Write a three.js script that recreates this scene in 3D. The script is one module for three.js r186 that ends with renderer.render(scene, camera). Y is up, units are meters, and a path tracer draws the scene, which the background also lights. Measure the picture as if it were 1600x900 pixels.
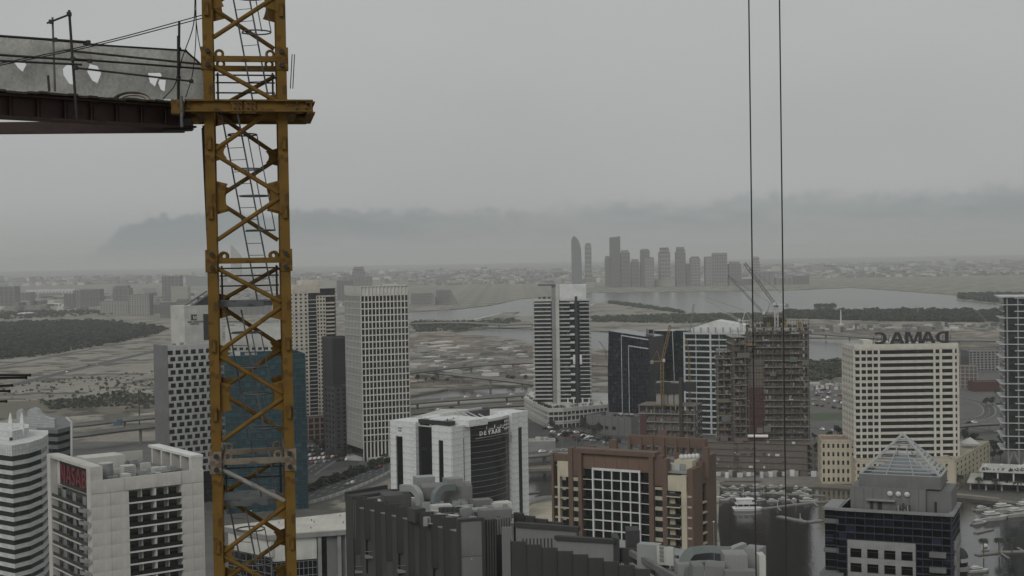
import * as THREE from 'three';
import { mergeGeometries } from 'three/addons/utils/BufferGeometryUtils.js';
import { FontLoader } from 'three/addons/loaders/FontLoader.js';
import { TextGeometry } from 'three/addons/geometries/TextGeometry.js';

// ---------- camera, sky, sun, exposure ----------
const scene = new THREE.Scene();
const EYE = 130, FOCAL = 2200, K = FOCAL / 1700;                       // metres above ground; focal length in pixels of a 1600 x 900 frame
const camera = new THREE.PerspectiveCamera(2 * Math.atan(450 / FOCAL) * 180 / Math.PI, 16 / 9, 0.5, 80000);
camera.position.set(0, EYE, 0);
camera.rotation.order = 'YXZ';
camera.rotation.set(-Math.atan(50 / FOCAL), 0, -0.95 * Math.PI / 180);
camera.updateMatrixWorld(true);
scene.add(camera);
const renderer = new THREE.WebGLRenderer({ antialias: true });
renderer.toneMapping = THREE.LinearToneMapping;
renderer.toneMappingExposure = 0.9;
renderer.shadowMap.enabled = true;
document.body.appendChild(renderer.domElement);

let seed = 7;
function rnd() { seed = (seed * 1664525 + 1013904223) >>> 0; return seed / 4294967296; }
const rr = (a, b) => a + (b - a) * rnd();
function hash(x, y) { let h = (x * 374761393 + y * 668265263) | 0; h = Math.imul(h ^ (h >>> 13), 1274126177); return ((h ^ (h >>> 16)) >>> 0) / 4294967296; }
function vnoise(x, y, per = 0) {
  const xi = Math.floor(x), yi = Math.floor(y), fx = x - xi, fy = y - yi, sx = fx * fx * (3 - 2 * fx), sy = fy * fy * (3 - 2 * fy);
  const w = per ? (a) => ((a % per) + per) % per : (a) => a;
  const a = hash(w(xi), w(yi)), b = hash(w(xi + 1), w(yi)), c = hash(w(xi), w(yi + 1)), d = hash(w(xi + 1), w(yi + 1));
  return (a + (b - a) * sx) * (1 - sy) + (c + (d - c) * sx) * sy;
}
function fbm(x, y, o = 4, per = 0) { let s = 0, a = 0.5, t = 0; for (let i = 0; i < o; i++) { s += a * vnoise(x, y, per); t += a; x *= 2; y *= 2; per *= 2; a *= 0.5; } return s / t; }
const sstep = (a, b, x) => { const t = Math.min(1, Math.max(0, (x - a) / (b - a))); return t * t * (3 - 2 * t); };

// overcast sky (brighter overhead, as under an even cloud sheet) with a drifting bank of smoke
{
  const W = 4096, Hh = 2048, data = new Float32Array(W * Hh * 4);
  for (let j = 0; j < Hh; j++) {
    const el = ((j + 0.5) / Hh - 0.5) * 180;
    for (let i = 0; i < W; i++) {
      let az = ((i + 0.5) / W - 0.5) * 360 + 90;      // degrees from -z, to the +x side positive
      if (az > 180) az -= 360;
      const e = Math.max(el, 0), s = Math.sin(e * Math.PI / 180);
      let l = 0.375 + 0.066 * sstep(0.3, 2.7, e) + 0.042 * sstep(2, 9, e) + 0.13 * Math.pow(s, 1.1), sm = 0;
      if (el > -1 && el < 40) l *= 1 + (fbm(az * 0.13 + 40, e * 0.33, 3) - 0.5) * 0.07;
      if (el > -1 && el < 9 && az > -40 && az < 75) {
        const wob = (fbm(az * 0.9 + 3, e * 1.3, 4) - 0.5) * 1.6 + (fbm(az * 3.2, e * 4.2 + 9, 4) - 0.5) * 1.3;
        const top = 1.92 + 0.012 * (az + 12) + 0.5 * (fbm(az * 0.42 + 11, 2, 2) - 0.5);
        const left = -17.0 + Math.min(e, 2.0) * 0.95;                     // the foot of the plume leans to the right
        const puff = Math.abs(fbm(az * 2.2 + 17, e * 2.6 + 4, 4) - 0.5) * 2.4;
        const a = sstep(0, 1, (az - left) / 0.3 + wob * 1.2 + puff - 0.6);
        const so = sstep(-11, 4, az), b = sstep(0.07 + 0.16 * so, -0.12 - 0.3 * so, (e - top) - wob * 0.4 - puff * 0.22 + 0.1);
        const col = Math.exp(-Math.pow((az - left - 1.8 - e * 0.6) / 2.6, 2));
        const k = a * b * (0.04 + 0.17 * sstep(0.1, 1.6, e) + 0.18 * col * sstep(-0.6, 0.25, e)) * (1.22 - 0.42 * so) * (0.5 + 1.0 * fbm(az * 0.7 + e * 0.9, e * 3.4 - az * 0.12, 4)) * (1 - sstep(35, 75, az));
        sm = k;
        l *= 1 - k;
      }
      const o = (j * W + i) * 4;
      data[o] = l * 0.972 * (1 - 0.18 * sm); data[o + 1] = l * 1.0; data[o + 2] = l * 0.985 * (1 + 0.1 * sm); data[o + 3] = 1;
    }
  }
  const sky = new THREE.DataTexture(data, W, Hh, THREE.RGBAFormat, THREE.FloatType);
  sky.mapping = THREE.EquirectangularReflectionMapping; sky.magFilter = sky.minFilter = THREE.LinearFilter; sky.needsUpdate = true;
  scene.background = sky; scene.environment = sky;
}
const sun = new THREE.DirectionalLight(new THREE.Color(1, 0.97, 0.93), 1.2);
sun.position.set(-170, 300, 420); sun.target.position.set(0, 0, -500); sun.position.add(sun.target.position);
sun.castShadow = true; sun.shadow.radius = 45; sun.shadow.mapSize.set(2048, 2048);
Object.assign(sun.shadow.camera, { left: -900, right: 900, top: 900, bottom: -900, near: 1, far: 2500 });
scene.add(sun, sun.target);
scene.fog = new THREE.FogExp2(new THREE.Color(0.98, 1.0, 0.99), 0.00008);

// ---------- places ----------
function ray(px, py) { return new THREE.Vector3((px - 800) / FOCAL, -(py - 450) / FOCAL, -1).applyQuaternion(camera.quaternion); }
function P(px, py, depth) { const r = ray(px, py); return r.multiplyScalar(depth / -r.z).add(camera.position); }      // where the sight line is DEPTH metres out
function G(px, py, y = 0) { const r = ray(px, py); return r.multiplyScalar((y - EYE) / r.y).add(camera.position); }     // where it meets the level y

// ---------- materials ----------
function tex(n, fn, { srgb = true, rep = 1, h = n } = {}) {
  const d = new Uint8Array(n * h * 4);
  for (let y = 0; y < h; y++) for (let x = 0; x < n; x++) {
    const c = fn(x / n, y / h), o = (y * n + x) * 4, q = (v) => Math.max(0, Math.min(255, Math.round(v * 255)));
    if (typeof c === 'number') d[o] = d[o + 1] = d[o + 2] = q(c); else { d[o] = q(c[0]); d[o + 1] = q(c[1]); d[o + 2] = q(c[2]); }
    d[o + 3] = 255;
  }
  const t = new THREE.DataTexture(d, n, h, THREE.RGBAFormat);
  t.wrapS = t.wrapT = THREE.RepeatWrapping; t.magFilter = THREE.LinearFilter; t.minFilter = THREE.LinearMipmapLinearFilter; t.generateMipmaps = true;
  if (srgb) t.colorSpace = THREE.SRGBColorSpace;
  t.repeat.set(rep, rep); t.needsUpdate = true; return t;
}
// weathered concrete / render: blotches plus streaky stains (uv in metres, one repeat = 24 m)
const grimeT = tex(512, (u, v) => { const b = fbm(u * 6, v * 6, 5, 6), s = fbm(u * 40, v * 3, 3, 0 * 1 || 40), f = vnoise(u * 180, v * 180, 180); return 0.80 + 0.16 * b + 0.07 * s - 0.04 * f + 0.02; }, { rep: 1 / 24 });
// cladding panels weather one by one: cells of differing tone
const panelT = tex(256, (u, v) => 0.86 + 0.10 * hash(Math.floor(u * 16), Math.floor(v * 32)) + 0.05 * (fbm(u * 8, v * 8, 3, 8) - 0.5), { rep: 1 / 24 });
// glass tone: each pane has its own blind / tint
const glassT = tex(256, (u, v) => { const a = hash(Math.floor(u * 32) + 5, Math.floor(v * 32) + 9), b = hash(Math.floor(u * 32) + 77, Math.floor(v * 32) + 31); return b < 0.06 ? 0.5 + 0.3 * a : 0.22 + 0.24 * a; }, { rep: 1 / 64 });
const sandT = tex(1024, (u, v) => { const b = fbm(u * 5, v * 5, 6, 5), f = fbm(u * 60, v * 60, 3, 60); const s = sstep(0.54, 0.66, fbm(u * 9 + 3, v * 9, 5, 9)); const k = 0.62 + 0.3 * b + 0.16 * f; return [k * (0.93 - 0.4 * s), k * (0.91 - 0.38 * s), k * (0.87 - 0.38 * s)]; }, { rep: 1 / 230 });
const earthT = tex(1024, (u, v) => { const b = fbm(u * 8, v * 8, 6, 8), f = fbm(u * 50, v * 50, 4, 50), w = sstep(0.62, 0.7, fbm(u * 14 + 7, v * 22, 4, 0)), r = sstep(0.6, 0.68, fbm(u * 11, v * 11 + 5, 3, 11)); const k = 0.42 + 0.5 * b * f * 1.7; return [k * (1 - 0.1 * r) + 0.28 * w, k * (0.96 - 0.16 * r) + 0.27 * w, k * (0.9 - 0.2 * r) + 0.26 * w]; }, { rep: 1 / 500 });
const asphT = tex(512, (u, v) => 0.72 + 0.22 * fbm(u * 10, v * 10, 5, 10) + 0.1 * vnoise(u * 120, v * 120, 120), { rep: 1 / 60 });
const waveT = tex(512, (u, v) => 0.5 * fbm(u * 22, v * 22, 4, 22) + 0.5 * fbm(u * 60 + 5, v * 60, 3, 60), { srgb: false, rep: 1 / 60 });
const lumpT = tex(256, (u, v) => fbm(u * 16, v * 16, 4, 16), { srgb: false, rep: 1 / 4 });
const rustT = tex(256, (u, v) => { const b = fbm(u * 8, v * 8, 5, 8), s = sstep(0.56, 0.7, fbm(u * 14 + 2, v * 14, 4, 14)); const k = 0.78 + 0.25 * b; return [k * (1 - 0.22 * s), k * (1 - 0.26 * s), k * (1 - 0.26 * s)]; }, { rep: 1 / 2.7 });
function mat(r, g, b, o = {}) { const m = new THREE.MeshStandardMaterial({ roughness: 0.85, metalness: 0, ...o }); m.color.setRGB(r, g, b); return m; }
const conc = (r, g, b, o) => mat(r, g, b, { map: grimeT, ...o });
const clad = (r, g, b, o) => mat(r, g, b, { map: panelT, roughness: 0.6, ...o });
const glas = (r, g, b, o) => mat(r, g, b, { map: glassT, roughness: 0.12, ...o });
const M = {
  white: conc(0.7, 0.71, 0.7), offwhite: conc(0.55, 0.55, 0.52), cream: conc(0.52, 0.47, 0.36), beige: conc(0.42, 0.385, 0.32), grey: conc(0.27, 0.275, 0.275), midgrey: conc(0.17, 0.175, 0.175),
  dark: conc(0.055, 0.057, 0.058), darker: conc(0.028, 0.029, 0.031), black: mat(0.015, 0.016, 0.018, { roughness: 0.5 }), brown: conc(0.14, 0.092, 0.068), brownlite: conc(0.17, 0.11, 0.08),
  concrete: conc(0.32, 0.31, 0.295), rawconc: conc(0.16, 0.138, 0.12), hole: mat(0.02, 0.02, 0.022), redpaint: conc(0.085, 0.035, 0.034), pink: conc(0.3, 0.2, 0.17),
  gdark: glas(0.075, 0.085, 0.095), gblack: glas(0.035, 0.04, 0.045, { roughness: 0.16 }), gteal: mat(0.014, 0.05, 0.065, { roughness: 0.12, metalness: 0.2 }), gblue: glas(0.09, 0.125, 0.2), ggreen: glas(0.07, 0.16, 0.13), ggrey: glas(0.3, 0.34, 0.36), curtain: mat(0.2, 0.205, 0.2, { roughness: 0.6 }),
  silver: clad(0.55, 0.57, 0.58, { roughness: 0.4 }), cladwhite: clad(0.72, 0.74, 0.74), metal: mat(0.3, 0.31, 0.32, { roughness: 0.45, metalness: 0.6 }), duct: mat(0.34, 0.36, 0.355, { roughness: 0.5, metalness: 0.25, map: grimeT }), greendct: conc(0.16, 0.185, 0.18),
  farblue: mat(0.19, 0.2, 0.21, { map: grimeT }), farpale: mat(0.36, 0.35, 0.33, { map: grimeT }), fardark: mat(0.16, 0.16, 0.16, { map: grimeT }), fargrey: mat(0.25, 0.245, 0.235, { map: grimeT }),  // far walls lightened, part of the haze is put into their colour
  asphalt: mat(0.065, 0.066, 0.068, { map: asphT, roughness: 0.9 }), road: mat(0.1, 0.1, 0.1, { map: asphT, roughness: 0.9 }), paving: mat(0.12, 0.117, 0.108, { map: asphT }), deck: conc(0.24, 0.235, 0.225), sand: mat(0.38, 0.37, 0.342, { map: sandT, roughness: 1 }), earth: mat(0.36, 0.33, 0.3, { map: earthT, roughness: 1 }),
  water: mat(0.004, 0.005, 0.005, { roughness: 0.1, bumpMap: waveT, bumpScale: 0.08 }), leaf: mat(0.022, 0.027, 0.016, { roughness: 0.95 }), leafgrey: mat(0.05, 0.058, 0.042, { roughness: 0.95 }), lawn: mat(0.06, 0.085, 0.04, { map: asphT }), trunk: mat(0.09, 0.07, 0.05),
  yellow: mat(0.165, 0.09, 0.009, { map: rustT, roughness: 0.85, bumpMap: lumpT, bumpScale: 0.004 }), yellowdust: mat(0.22, 0.185, 0.14, { map: rustT, roughness: 0.8 }), steel: mat(0.13, 0.14, 0.145, { map: rustT, roughness: 0.6, metalness: 0.2 }), maroon: mat(0.04, 0.017, 0.013, { map: rustT, roughness: 0.7 }), blacksteel: mat(0.022, 0.02, 0.018, { roughness: 0.7, map: rustT }), wood: mat(0.06, 0.05, 0.035, { map: rustT }), rope: mat(0.018, 0.018, 0.018, { roughness: 0.8 }),
  scafY: mat(0.2, 0.15, 0.05), scafR: mat(0.14, 0.05, 0.04), whitepaint: mat(0.75, 0.75, 0.73, { roughness: 0.5 }), redsign: mat(0.11, 0.012, 0.02, { roughness: 0.5 }), tarp: mat(0.5, 0.52, 0.53),
};

// ---------- builders ----------
const taken = {};
function numbered(name) { const n = taken[name] = (taken[name] ?? -1) + 1; return n ? `${name}_${String(n).padStart(3, '0')}` : name; }
const shade = (m) => { m.castShadow = true; m.receiveShadow = true; return m; };
function tag(o, label, category, group, kind) { o.userData.label = label; if (category) o.userData.category = category; if (group) o.userData.group = group; if (kind) o.userData.kind = kind; return o; }
function thing(name, label, category, pos, group) { const g = new THREE.Group(); g.name = numbered(name); g.position.copy(pos); scene.add(g); g.updateMatrixWorld(true); return tag(g, label, category, group); }
function structure(o, name) { o.name = numbered(name); o.userData.kind = 'structure'; scene.add(shade(o)); return o; }
function boxGeo(w, h, d) {   // uv in metres
  const g = new THREE.BoxGeometry(w, h, d), uv = g.attributes.uv, s = [[d, h], [d, h], [w, d], [w, d], [w, h], [w, h]];
  for (let i = 0; i < 24; i++) { const k = s[i >> 2]; uv.setXY(i, uv.getX(i) * k[0], uv.getY(i) * k[1]); }
  return g;
}
const boxes = new Map();
function cbox(w, h, d) { const k = `${w.toFixed(2)}|${h.toFixed(2)}|${d.toFixed(2)}`; if (!boxes.has(k)) boxes.set(k, boxGeo(w, h, d)); return boxes.get(k); }
// a wall line in plan: u along it (from the viewer's left to right), v up, n outward
class Face {
  constructor(ax, az, bx, bz) { this.ax = ax; this.az = az; const dx = bx - ax, dz = bz - az; this.len = Math.hypot(dx, dz); this.ang = Math.atan2(-dz, dx); this.c = dx / this.len; this.s = dz / this.len; }
  at(u, v, n) { return new THREE.Vector3(this.ax + this.c * u - this.s * n, v, this.az + this.s * u + this.c * n); }
}
function piece(parent, name, m, f, u0, u1, v0, v1, n0, n1, lab) {
  const o = new THREE.Mesh(cbox(Math.max(0.01, u1 - u0), Math.max(0.01, v1 - v0), Math.max(0.01, n1 - n0)), m);
  o.name = name; o.position.copy(f.at((u0 + u1) / 2, (v0 + v1) / 2, (n0 + n1) / 2)); o.rotation.y = f.ang; if (lab) o.userData.label = lab;
  parent.add(shade(o)); return o;
}
class MB {   // many small boxes or shapes joined into one part
  constructor() { this.g = []; }
  box(f, u0, u1, v0, v1, n0, n1) { const g = boxGeo(u1 - u0, v1 - v0, n1 - n0); g.rotateY(f.ang); const p = f.at((u0 + u1) / 2, (v0 + v1) / 2, (n0 + n1) / 2); g.translate(p.x, p.y, p.z); this.g.push(g); return this; }
  add(g) { this.g.push(g.index ? g : g); return this; }
  build(parent, name, m, stuff) {
    if (!this.g.length) return null;
    const gs = this.g.map((x) => { const y = x.index ? x.toNonIndexed() : x; for (const k of Object.keys(y.attributes)) if (!['position', 'normal', 'uv'].includes(k)) y.deleteAttribute(k); return y; });
    const o = new THREE.Mesh(mergeGeometries(gs), m); o.name = name; if (stuff) o.userData.kind = 'stuff'; parent.add(shade(o)); return o;
  }
}
function under(p, c) { p.updateWorldMatrix(true, false); c.updateWorldMatrix(true, false); p.attach(c); return c; }   // a piece that belongs to another piece
function bar(a, b, r, seg = 6, r2 = r) {   // a round bar between two points
  const d = new THREE.Vector3().subVectors(b, a), l = d.length(), g = new THREE.CylinderGeometry(r2, r, l, seg, 1);
  g.applyQuaternion(new THREE.Quaternion().setFromUnitVectors(new THREE.Vector3(0, 1, 0), d.normalize())); g.translate((a.x + b.x) / 2, (a.y + b.y) / 2, (a.z + b.z) / 2); return g;
}
function beam(a, b, w, h) {   // a square bar between two points: w across, h in height
  const d = new THREE.Vector3().subVectors(b, a), l = d.length(), m = new THREE.Matrix4(), x = d.clone().normalize(); let up = new THREE.Vector3(0, 1, 0); if (Math.abs(x.y) > 0.95) up = new THREE.Vector3(0, 0, 1);
  const z = new THREE.Vector3().crossVectors(x, up).normalize(), y = new THREE.Vector3().crossVectors(z, x);
  const g = boxGeo(l, h, w); m.makeBasis(x, y, z); g.applyMatrix4(m); g.translate((a.x + b.x) / 2, (a.y + b.y) / 2, (a.z + b.z) / 2); return g;
}
function mesh(parent, name, g, m, lab) { const o = new THREE.Mesh(g, m); o.name = name; if (lab) o.userData.label = lab; parent.add(shade(o)); return o; }
function prismGeo(pts, y0, y1) {   // plan points [x, z] extruded upward, uv in metres
  const sh = new THREE.Shape(pts.map(([x, z]) => new THREE.Vector2(x, -z))), g = new THREE.ExtrudeGeometry(sh, { depth: y1 - y0, bevelEnabled: false, curveSegments: 8 });
  g.rotateX(-Math.PI / 2); g.translate(0, y0, 0); return g;
}
const inset = (pts, d) => { const c = pts.reduce((a, p) => [a[0] + p[0] / pts.length, a[1] + p[1] / pts.length], [0, 0]); return pts.map(([x, z]) => { const l = Math.hypot(x - c[0], z - c[1]); return [c[0] + (x - c[0]) * (1 - d / l), c[1] + (z - c[1]) * (1 - d / l)]; }); };
// a building: front wall from (pixel column, depth) to (pixel column, depth); the body reaches D metres back; local origin at its base
function building(name, label, A, B, pyTop, D, group, category = 'building') {
  const a = P(A[0], pyTop, A[1] * K), b = P(B[0], pyTop, B[1] * K), o = new THREE.Vector3((a.x + b.x) / 2, 0, (a.z + b.z) / 2);
  const g = thing(name, label, category, o, group);
  const F = new Face(a.x - o.x, a.z - o.z, b.x - o.x, b.z - o.z), W = F.len, c = (u, n) => { const p = F.at(u, 0, n); return [p.x, p.z]; };
  const pt = [c(0, 0), c(W, 0), c(W, -D), c(0, -D)];
  const mk = (p, q) => new Face(p[0], p[1], q[0], q[1]);
  return { g, F, W, D, H: a.y, L: mk(pt[3], pt[0]), R: mk(pt[1], pt[2]), K: mk(pt[2], pt[3]), pts: pt, c, hAt: (py, depth = A[1], px = A[0]) => P(px, py, depth * K).y };
}
// piers and spandrels standing proud of a glazed body, panes between them
function grid(parent, f, o) {
  const { u0 = 0, u1 = f.len, v0, v1, nu, nv, pier = 0.4, span = 0.8, deep = 0.35, mw, mg, each = false, pierName = 'pier', spanName = 'spandrel', back = 0, joinSpan = false, joinPier = false } = o;
  const du = (u1 - u0) / nu, dv = (v1 - v0) / nv, pj = new MB(), sj = new MB(), gj = new MB();
  for (let i = 0; i <= nu && pier > 0; i++) { const u = u0 + i * du, a = Math.max(u0, u - pier / 2), b = Math.min(u1, u + pier / 2); joinPier ? pj.box(f, a, b, v0, v1, back, back + deep + 0.05) : piece(parent, pierName, mw, f, a, b, v0, v1, back, back + deep + 0.05); }
  for (let k = 0; k <= nv; k++) { const v = v0 + k * dv, a = Math.max(v0, v - span / 2), b = Math.min(v1, v + span / 2); joinSpan ? sj.box(f, u0, u1, a, b, back, back + deep) : piece(parent, spanName, mw, f, u0 + 0.02, u1 - 0.02, a, b, back, back + deep); }
  for (let k = 0; k < nv && mg; k++) for (let i = 0; i < nu; i++) {
    const a = u0 + i * du + pier / 2, b = u0 + (i + 1) * du - pier / 2, c = v0 + k * dv + span / 2, d = v0 + (k + 1) * dv - span / 2;
    const m = Array.isArray(mg) ? mg[Math.floor(rnd() * mg.length)] : mg;
    each ? piece(parent, 'window', m, f, a, b, c, d, back + 0.02, back + 0.08) : gj.box(f, a, b, c, d, back + 0.02, back + 0.08);
  }
  pj.build(parent, pierName, mw, true); sj.build(parent, spanName, mw, true); gj.build(parent, 'window_glazing', Array.isArray(mg) ? mg[0] : mg, true);
}
function roofKit(b, h, n, m = M.duct, u0 = 2, u1 = b.W - 2, d0 = 2, d1 = b.D - 2, s = 1) {   // plant on a roof: one mesh for each box
  for (let i = 0; i < n; i++) { const w = rr(1, 3.4) * s, d = rr(1, 3) * s, u = rr(u0, Math.max(u0 + 0.1, u1 - w)), z = -rr(d0, Math.max(d0 + 0.1, d1 - d)), hh = rr(0.7, 2.2) * s; piece(b.g, 'roof_unit', i % 3 ? m : M.offwhite, b.F, u, u + w, h, h + hh, z - d, z); }
}
function parapet(b, h, hh, m, t = 0.4) { for (const f of [b.F, b.R, b.K, b.L]) piece(b.g, 'parapet', m, f, 0.01, f.len - t - 0.01, h, h + hh, -t, 0); }
const font = await new FontLoader().loadAsync('fonts/droid/droid_sans_bold.typeface.json');
function lettering(parent, name, text, size, depth, m, f, u, v, n, flip = false, sx = 1) {
  const g = new TextGeometry(text, { font, size, depth, curveSegments: 3, bevelEnabled: false }); if (flip) { g.computeBoundingBox(); const w = g.boundingBox.max.x; g.rotateY(Math.PI); g.translate(w, 0, depth); }
  g.scale(sx, 1, 1); g.rotateY(f.ang); const p = f.at(u, v, n); g.translate(p.x, p.y, p.z); return mesh(parent, name, g, m);
}
// ---------- ground, water, roads ----------
const GP = (list, y = 0) => list.map(([x, q]) => { const p = G(x, q, y); return [p.x, p.z]; });
const openWater = mat(0.004, 0.005, 0.005, { roughness: 0.2, bumpMap: waveT, bumpScale: 0.2 });   // wind-ruffled
const waterAreas = {
  lagoon: [[520, 491], [640, 487], [720, 482], [770, 476], [810, 467], [925, 457], [1100, 455], [1240, 453], [1330, 449], [1420, 455], [1500, 461], [1494, 468], [1570, 476], [1720, 482], [1720, 489], [1570, 488], [1400, 487], [1230, 488], [1080, 489], [1062, 486], [1000, 477], [955, 471], [930, 474], [915, 482], [880, 490], [815, 495], [800, 491], [812, 487], [790, 488], [740, 500], [640, 499], [520, 498]],
  channel: [[700, 517], [760, 512], [840, 513], [960, 518], [1100, 524], [1260, 527], [1400, 529], [1400, 540], [1345, 561], [1262, 563], [1100, 560], [960, 548], [830, 534], [780, 526], [715, 521]],
  canal: [[625, 621], [700, 607], [780, 603], [832, 601], [832, 622], [760, 626], [640, 634]],
  inlet: [[822, 733], [869, 731], [869, 777], [822, 781]],
  marina: [[1125, 753], [1285, 757], [1400, 764], [1530, 776], [1660, 790], [1660, 1000], [1140, 1000], [1122, 820]],
};
{
  const S = 26000, sh = new THREE.Shape([new THREE.Vector2(-S, -900), new THREE.Vector2(S, -900), new THREE.Vector2(S, S), new THREE.Vector2(-S, S)]);
  for (const k in waterAreas) { let p = GP(waterAreas[k]).map(([x, z]) => new THREE.Vector2(x, -z)); if (!THREE.ShapeUtils.isClockWise(p)) p = p.reverse(); sh.holes.push(new THREE.Path(p)); }
  const g = new THREE.ExtrudeGeometry(sh, { depth: 2.2, bevelEnabled: false }); g.rotateX(-Math.PI / 2); g.translate(0, -2.2, 0);
  structure(new THREE.Mesh(g, M.sand), 'ground');
  for (const k in waterAreas) {
    const p = GP(waterAreas[k]), c = p.reduce((a, q) => [a[0] + q[0] / p.length, a[1] + q[1] / p.length], [0, 0]);
    const sh2 = new THREE.Shape(p.map(([x, z]) => new THREE.Vector2(c[0] + (x - c[0]) * 1.04, -(c[1] + (z - c[1]) * 1.04))));
    const gg = new THREE.ShapeGeometry(sh2); gg.rotateX(-Math.PI / 2); gg.translate(0, -1.5 - 0.02 * Object.keys(waterAreas).indexOf(k), 0); structure(new THREE.Mesh(gg, k === 'lagoon' || k === 'channel' ? openWater : M.water), 'water');
  }
}
function patch(name, m, list, y) { const sh = new THREE.Shape(GP(list).map(([x, z]) => new THREE.Vector2(x, -z))), g = new THREE.ShapeGeometry(sh); g.rotateX(-Math.PI / 2); g.translate(0, y, 0); return structure(new THREE.Mesh(g, m), name); }
// city ground near the towers, building sites, lawns
patch('city_ground', M.paving, [[-200, 706], [120, 690], [330, 690], [480, 668], [640, 652], [826, 640], [960, 600], [1000, 575], [1260, 580], [1330, 585], [1500, 560], [1800, 560], [1800, 720], [1530, 742], [1300, 742], [1120, 738], [880, 722], [815, 726], [815, 790], [860, 790], [860, 1000], [-200, 1000]], 0.006);
patch('building_site_ground', M.earth, [[575, 562], [640, 526], [690, 519], [770, 532], [835, 541], [950, 556], [950, 588], [840, 592], [720, 601], [640, 604], [575, 606]], 0.012);
patch('building_site_ground', M.earth, [[1265, 596], [1330, 590], [1530, 556], [1800, 548], [1800, 520], [1560, 520], [1400, 512], [1250, 505], [1240, 515], [1405, 527], [1405, 543], [1350, 566], [1265, 570]], 0.012);
patch('scrub_ground', mat(0.2, 0.19, 0.15, { map: sandT, roughness: 1 }), [[-200, 640], [0, 628], [120, 622], [250, 618], [330, 622], [330, 640], [120, 650], [-200, 665]], 0.012);
patch('lawn', M.lawn, [[1266, 645], [1332, 645], [1332, 657], [1266, 657]], 0.014);
patch('quay', M.deck, [[1120, 741], [1285, 742], [1285, 752], [1125, 751]], 0.02);
patch('promenade', M.paving, [[1285, 742], [1520, 750], [1620, 762], [1620, 785], [1530, 774], [1400, 762], [1286, 755]], 0.02);
patch('parking_ground', M.asphalt, [[478, 698], [560, 692], [560, 726], [478, 742]], 0.012);
patch('parking_ground', M.asphalt, [[826, 660], [985, 668], [985, 690], [870, 700], [826, 690]], 0.012);

function ribbon(pts, w, y) {   // a flat strip along world points
  const pos = [], uv = [], idx = []; let s = 0;
  pts.forEach((p, i) => { const a = pts[Math.max(0, i - 1)], b = pts[Math.min(pts.length - 1, i + 1)], dx = b.x - a.x, dz = b.z - a.z, l = Math.hypot(dx, dz) || 1; if (i) s += Math.hypot(p.x - pts[i - 1].x, p.z - pts[i - 1].z);
    for (const k of [-1, 1]) { pos.push(p.x - k * dz / l * w / 2, (p.y || 0) + y, p.z + k * dx / l * w / 2); uv.push(k * w / 2, s); } if (i) { const q = i * 2; idx.push(q - 2, q - 1, q, q - 1, q + 1, q); } });
  const g = new THREE.BufferGeometry(); g.setAttribute('position', new THREE.Float32BufferAttribute(pos, 3)); g.setAttribute('uv', new THREE.Float32BufferAttribute(uv, 2)); g.setIndex(idx); g.computeVertexNormals();
  if (g.attributes.normal.getY(0) < 0) { g.setIndex(idx.reverse()); g.computeVertexNormals(); }
  return g;
}
const smooth = (pts, n = 24) => new THREE.CatmullRomCurve3(pts).getPoints(n);
const roads = {};
function road(key, list, w, lanes = 2) {
  const pts = smooth(list.map(([x, y]) => G(x, y))); roads[key] = pts;
  const r = structure(new THREE.Mesh(ribbon(pts, w, 0.03), M.asphalt), 'road');
  mesh(r, 'kerb', ribbon(pts, w + 2.4, 0.022), M.deck);
  const L = new MB(); for (let k = 1; k < lanes; k++) { const off = (k / lanes - 0.5) * w; for (let i = 0; i < pts.length - 1; i++) { const a = pts[i], b = pts[i + 1], dx = b.x - a.x, dz = b.z - a.z, l = Math.hypot(dx, dz), n = Math.max(1, Math.floor(l / 12)); for (let j = 0; j < n; j++) { const t = j / n, t2 = t + 0.4 / n, o = (q) => new THREE.Vector3(a.x + dx * q - dz / l * off, 0, a.z + dz * q + dx / l * off); L.add(ribbon([o(t), o(t2)], 0.25, 0.036)); } } }
  L.build(r, 'lane_marking', M.whitepaint, true); return pts;
}
road('plainRoad', [[-120, 628], [0, 606], [120, 577], [250, 547], [330, 530], [480, 500]], 16);
road('grooveRoad', [[-120, 588], [0, 572], [130, 548], [290, 525], [420, 512]], 10);
road('boulevard', [[380, 800], [480, 776], [560, 748], [611, 728], [660, 712], [740, 700]], 17, 4);
road('crossRoad', [[478, 742], [520, 716], [556, 700], [600, 688], [650, 668]], 9);
road('quayRoad', [[826, 648], [880, 668], [960, 690], [1080, 716], [1120, 726]], 10, 2);
road('eastRoad', [[1266, 668], [1332, 676], [1500, 668], [1570, 676], [1660, 690]], 12, 3);
road('eastLoop', [[1500, 622], [1530, 628], [1546, 640], [1535, 652], [1500, 656]], 8);
road('northRoad', [[1262, 612], [1332, 618], [1500, 600], [1660, 604]], 14, 4);
road('siteRoad', [[640, 560], [700, 556], [780, 552], [900, 560]], 8);
road('far_coast', [[560, 512], [700, 508], [860, 503], [1000, 500], [1240, 498], [1600, 500]], 8);
road('eastSite', [[1255, 517], [1400, 522], [1560, 534], [1700, 540]], 12);

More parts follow.
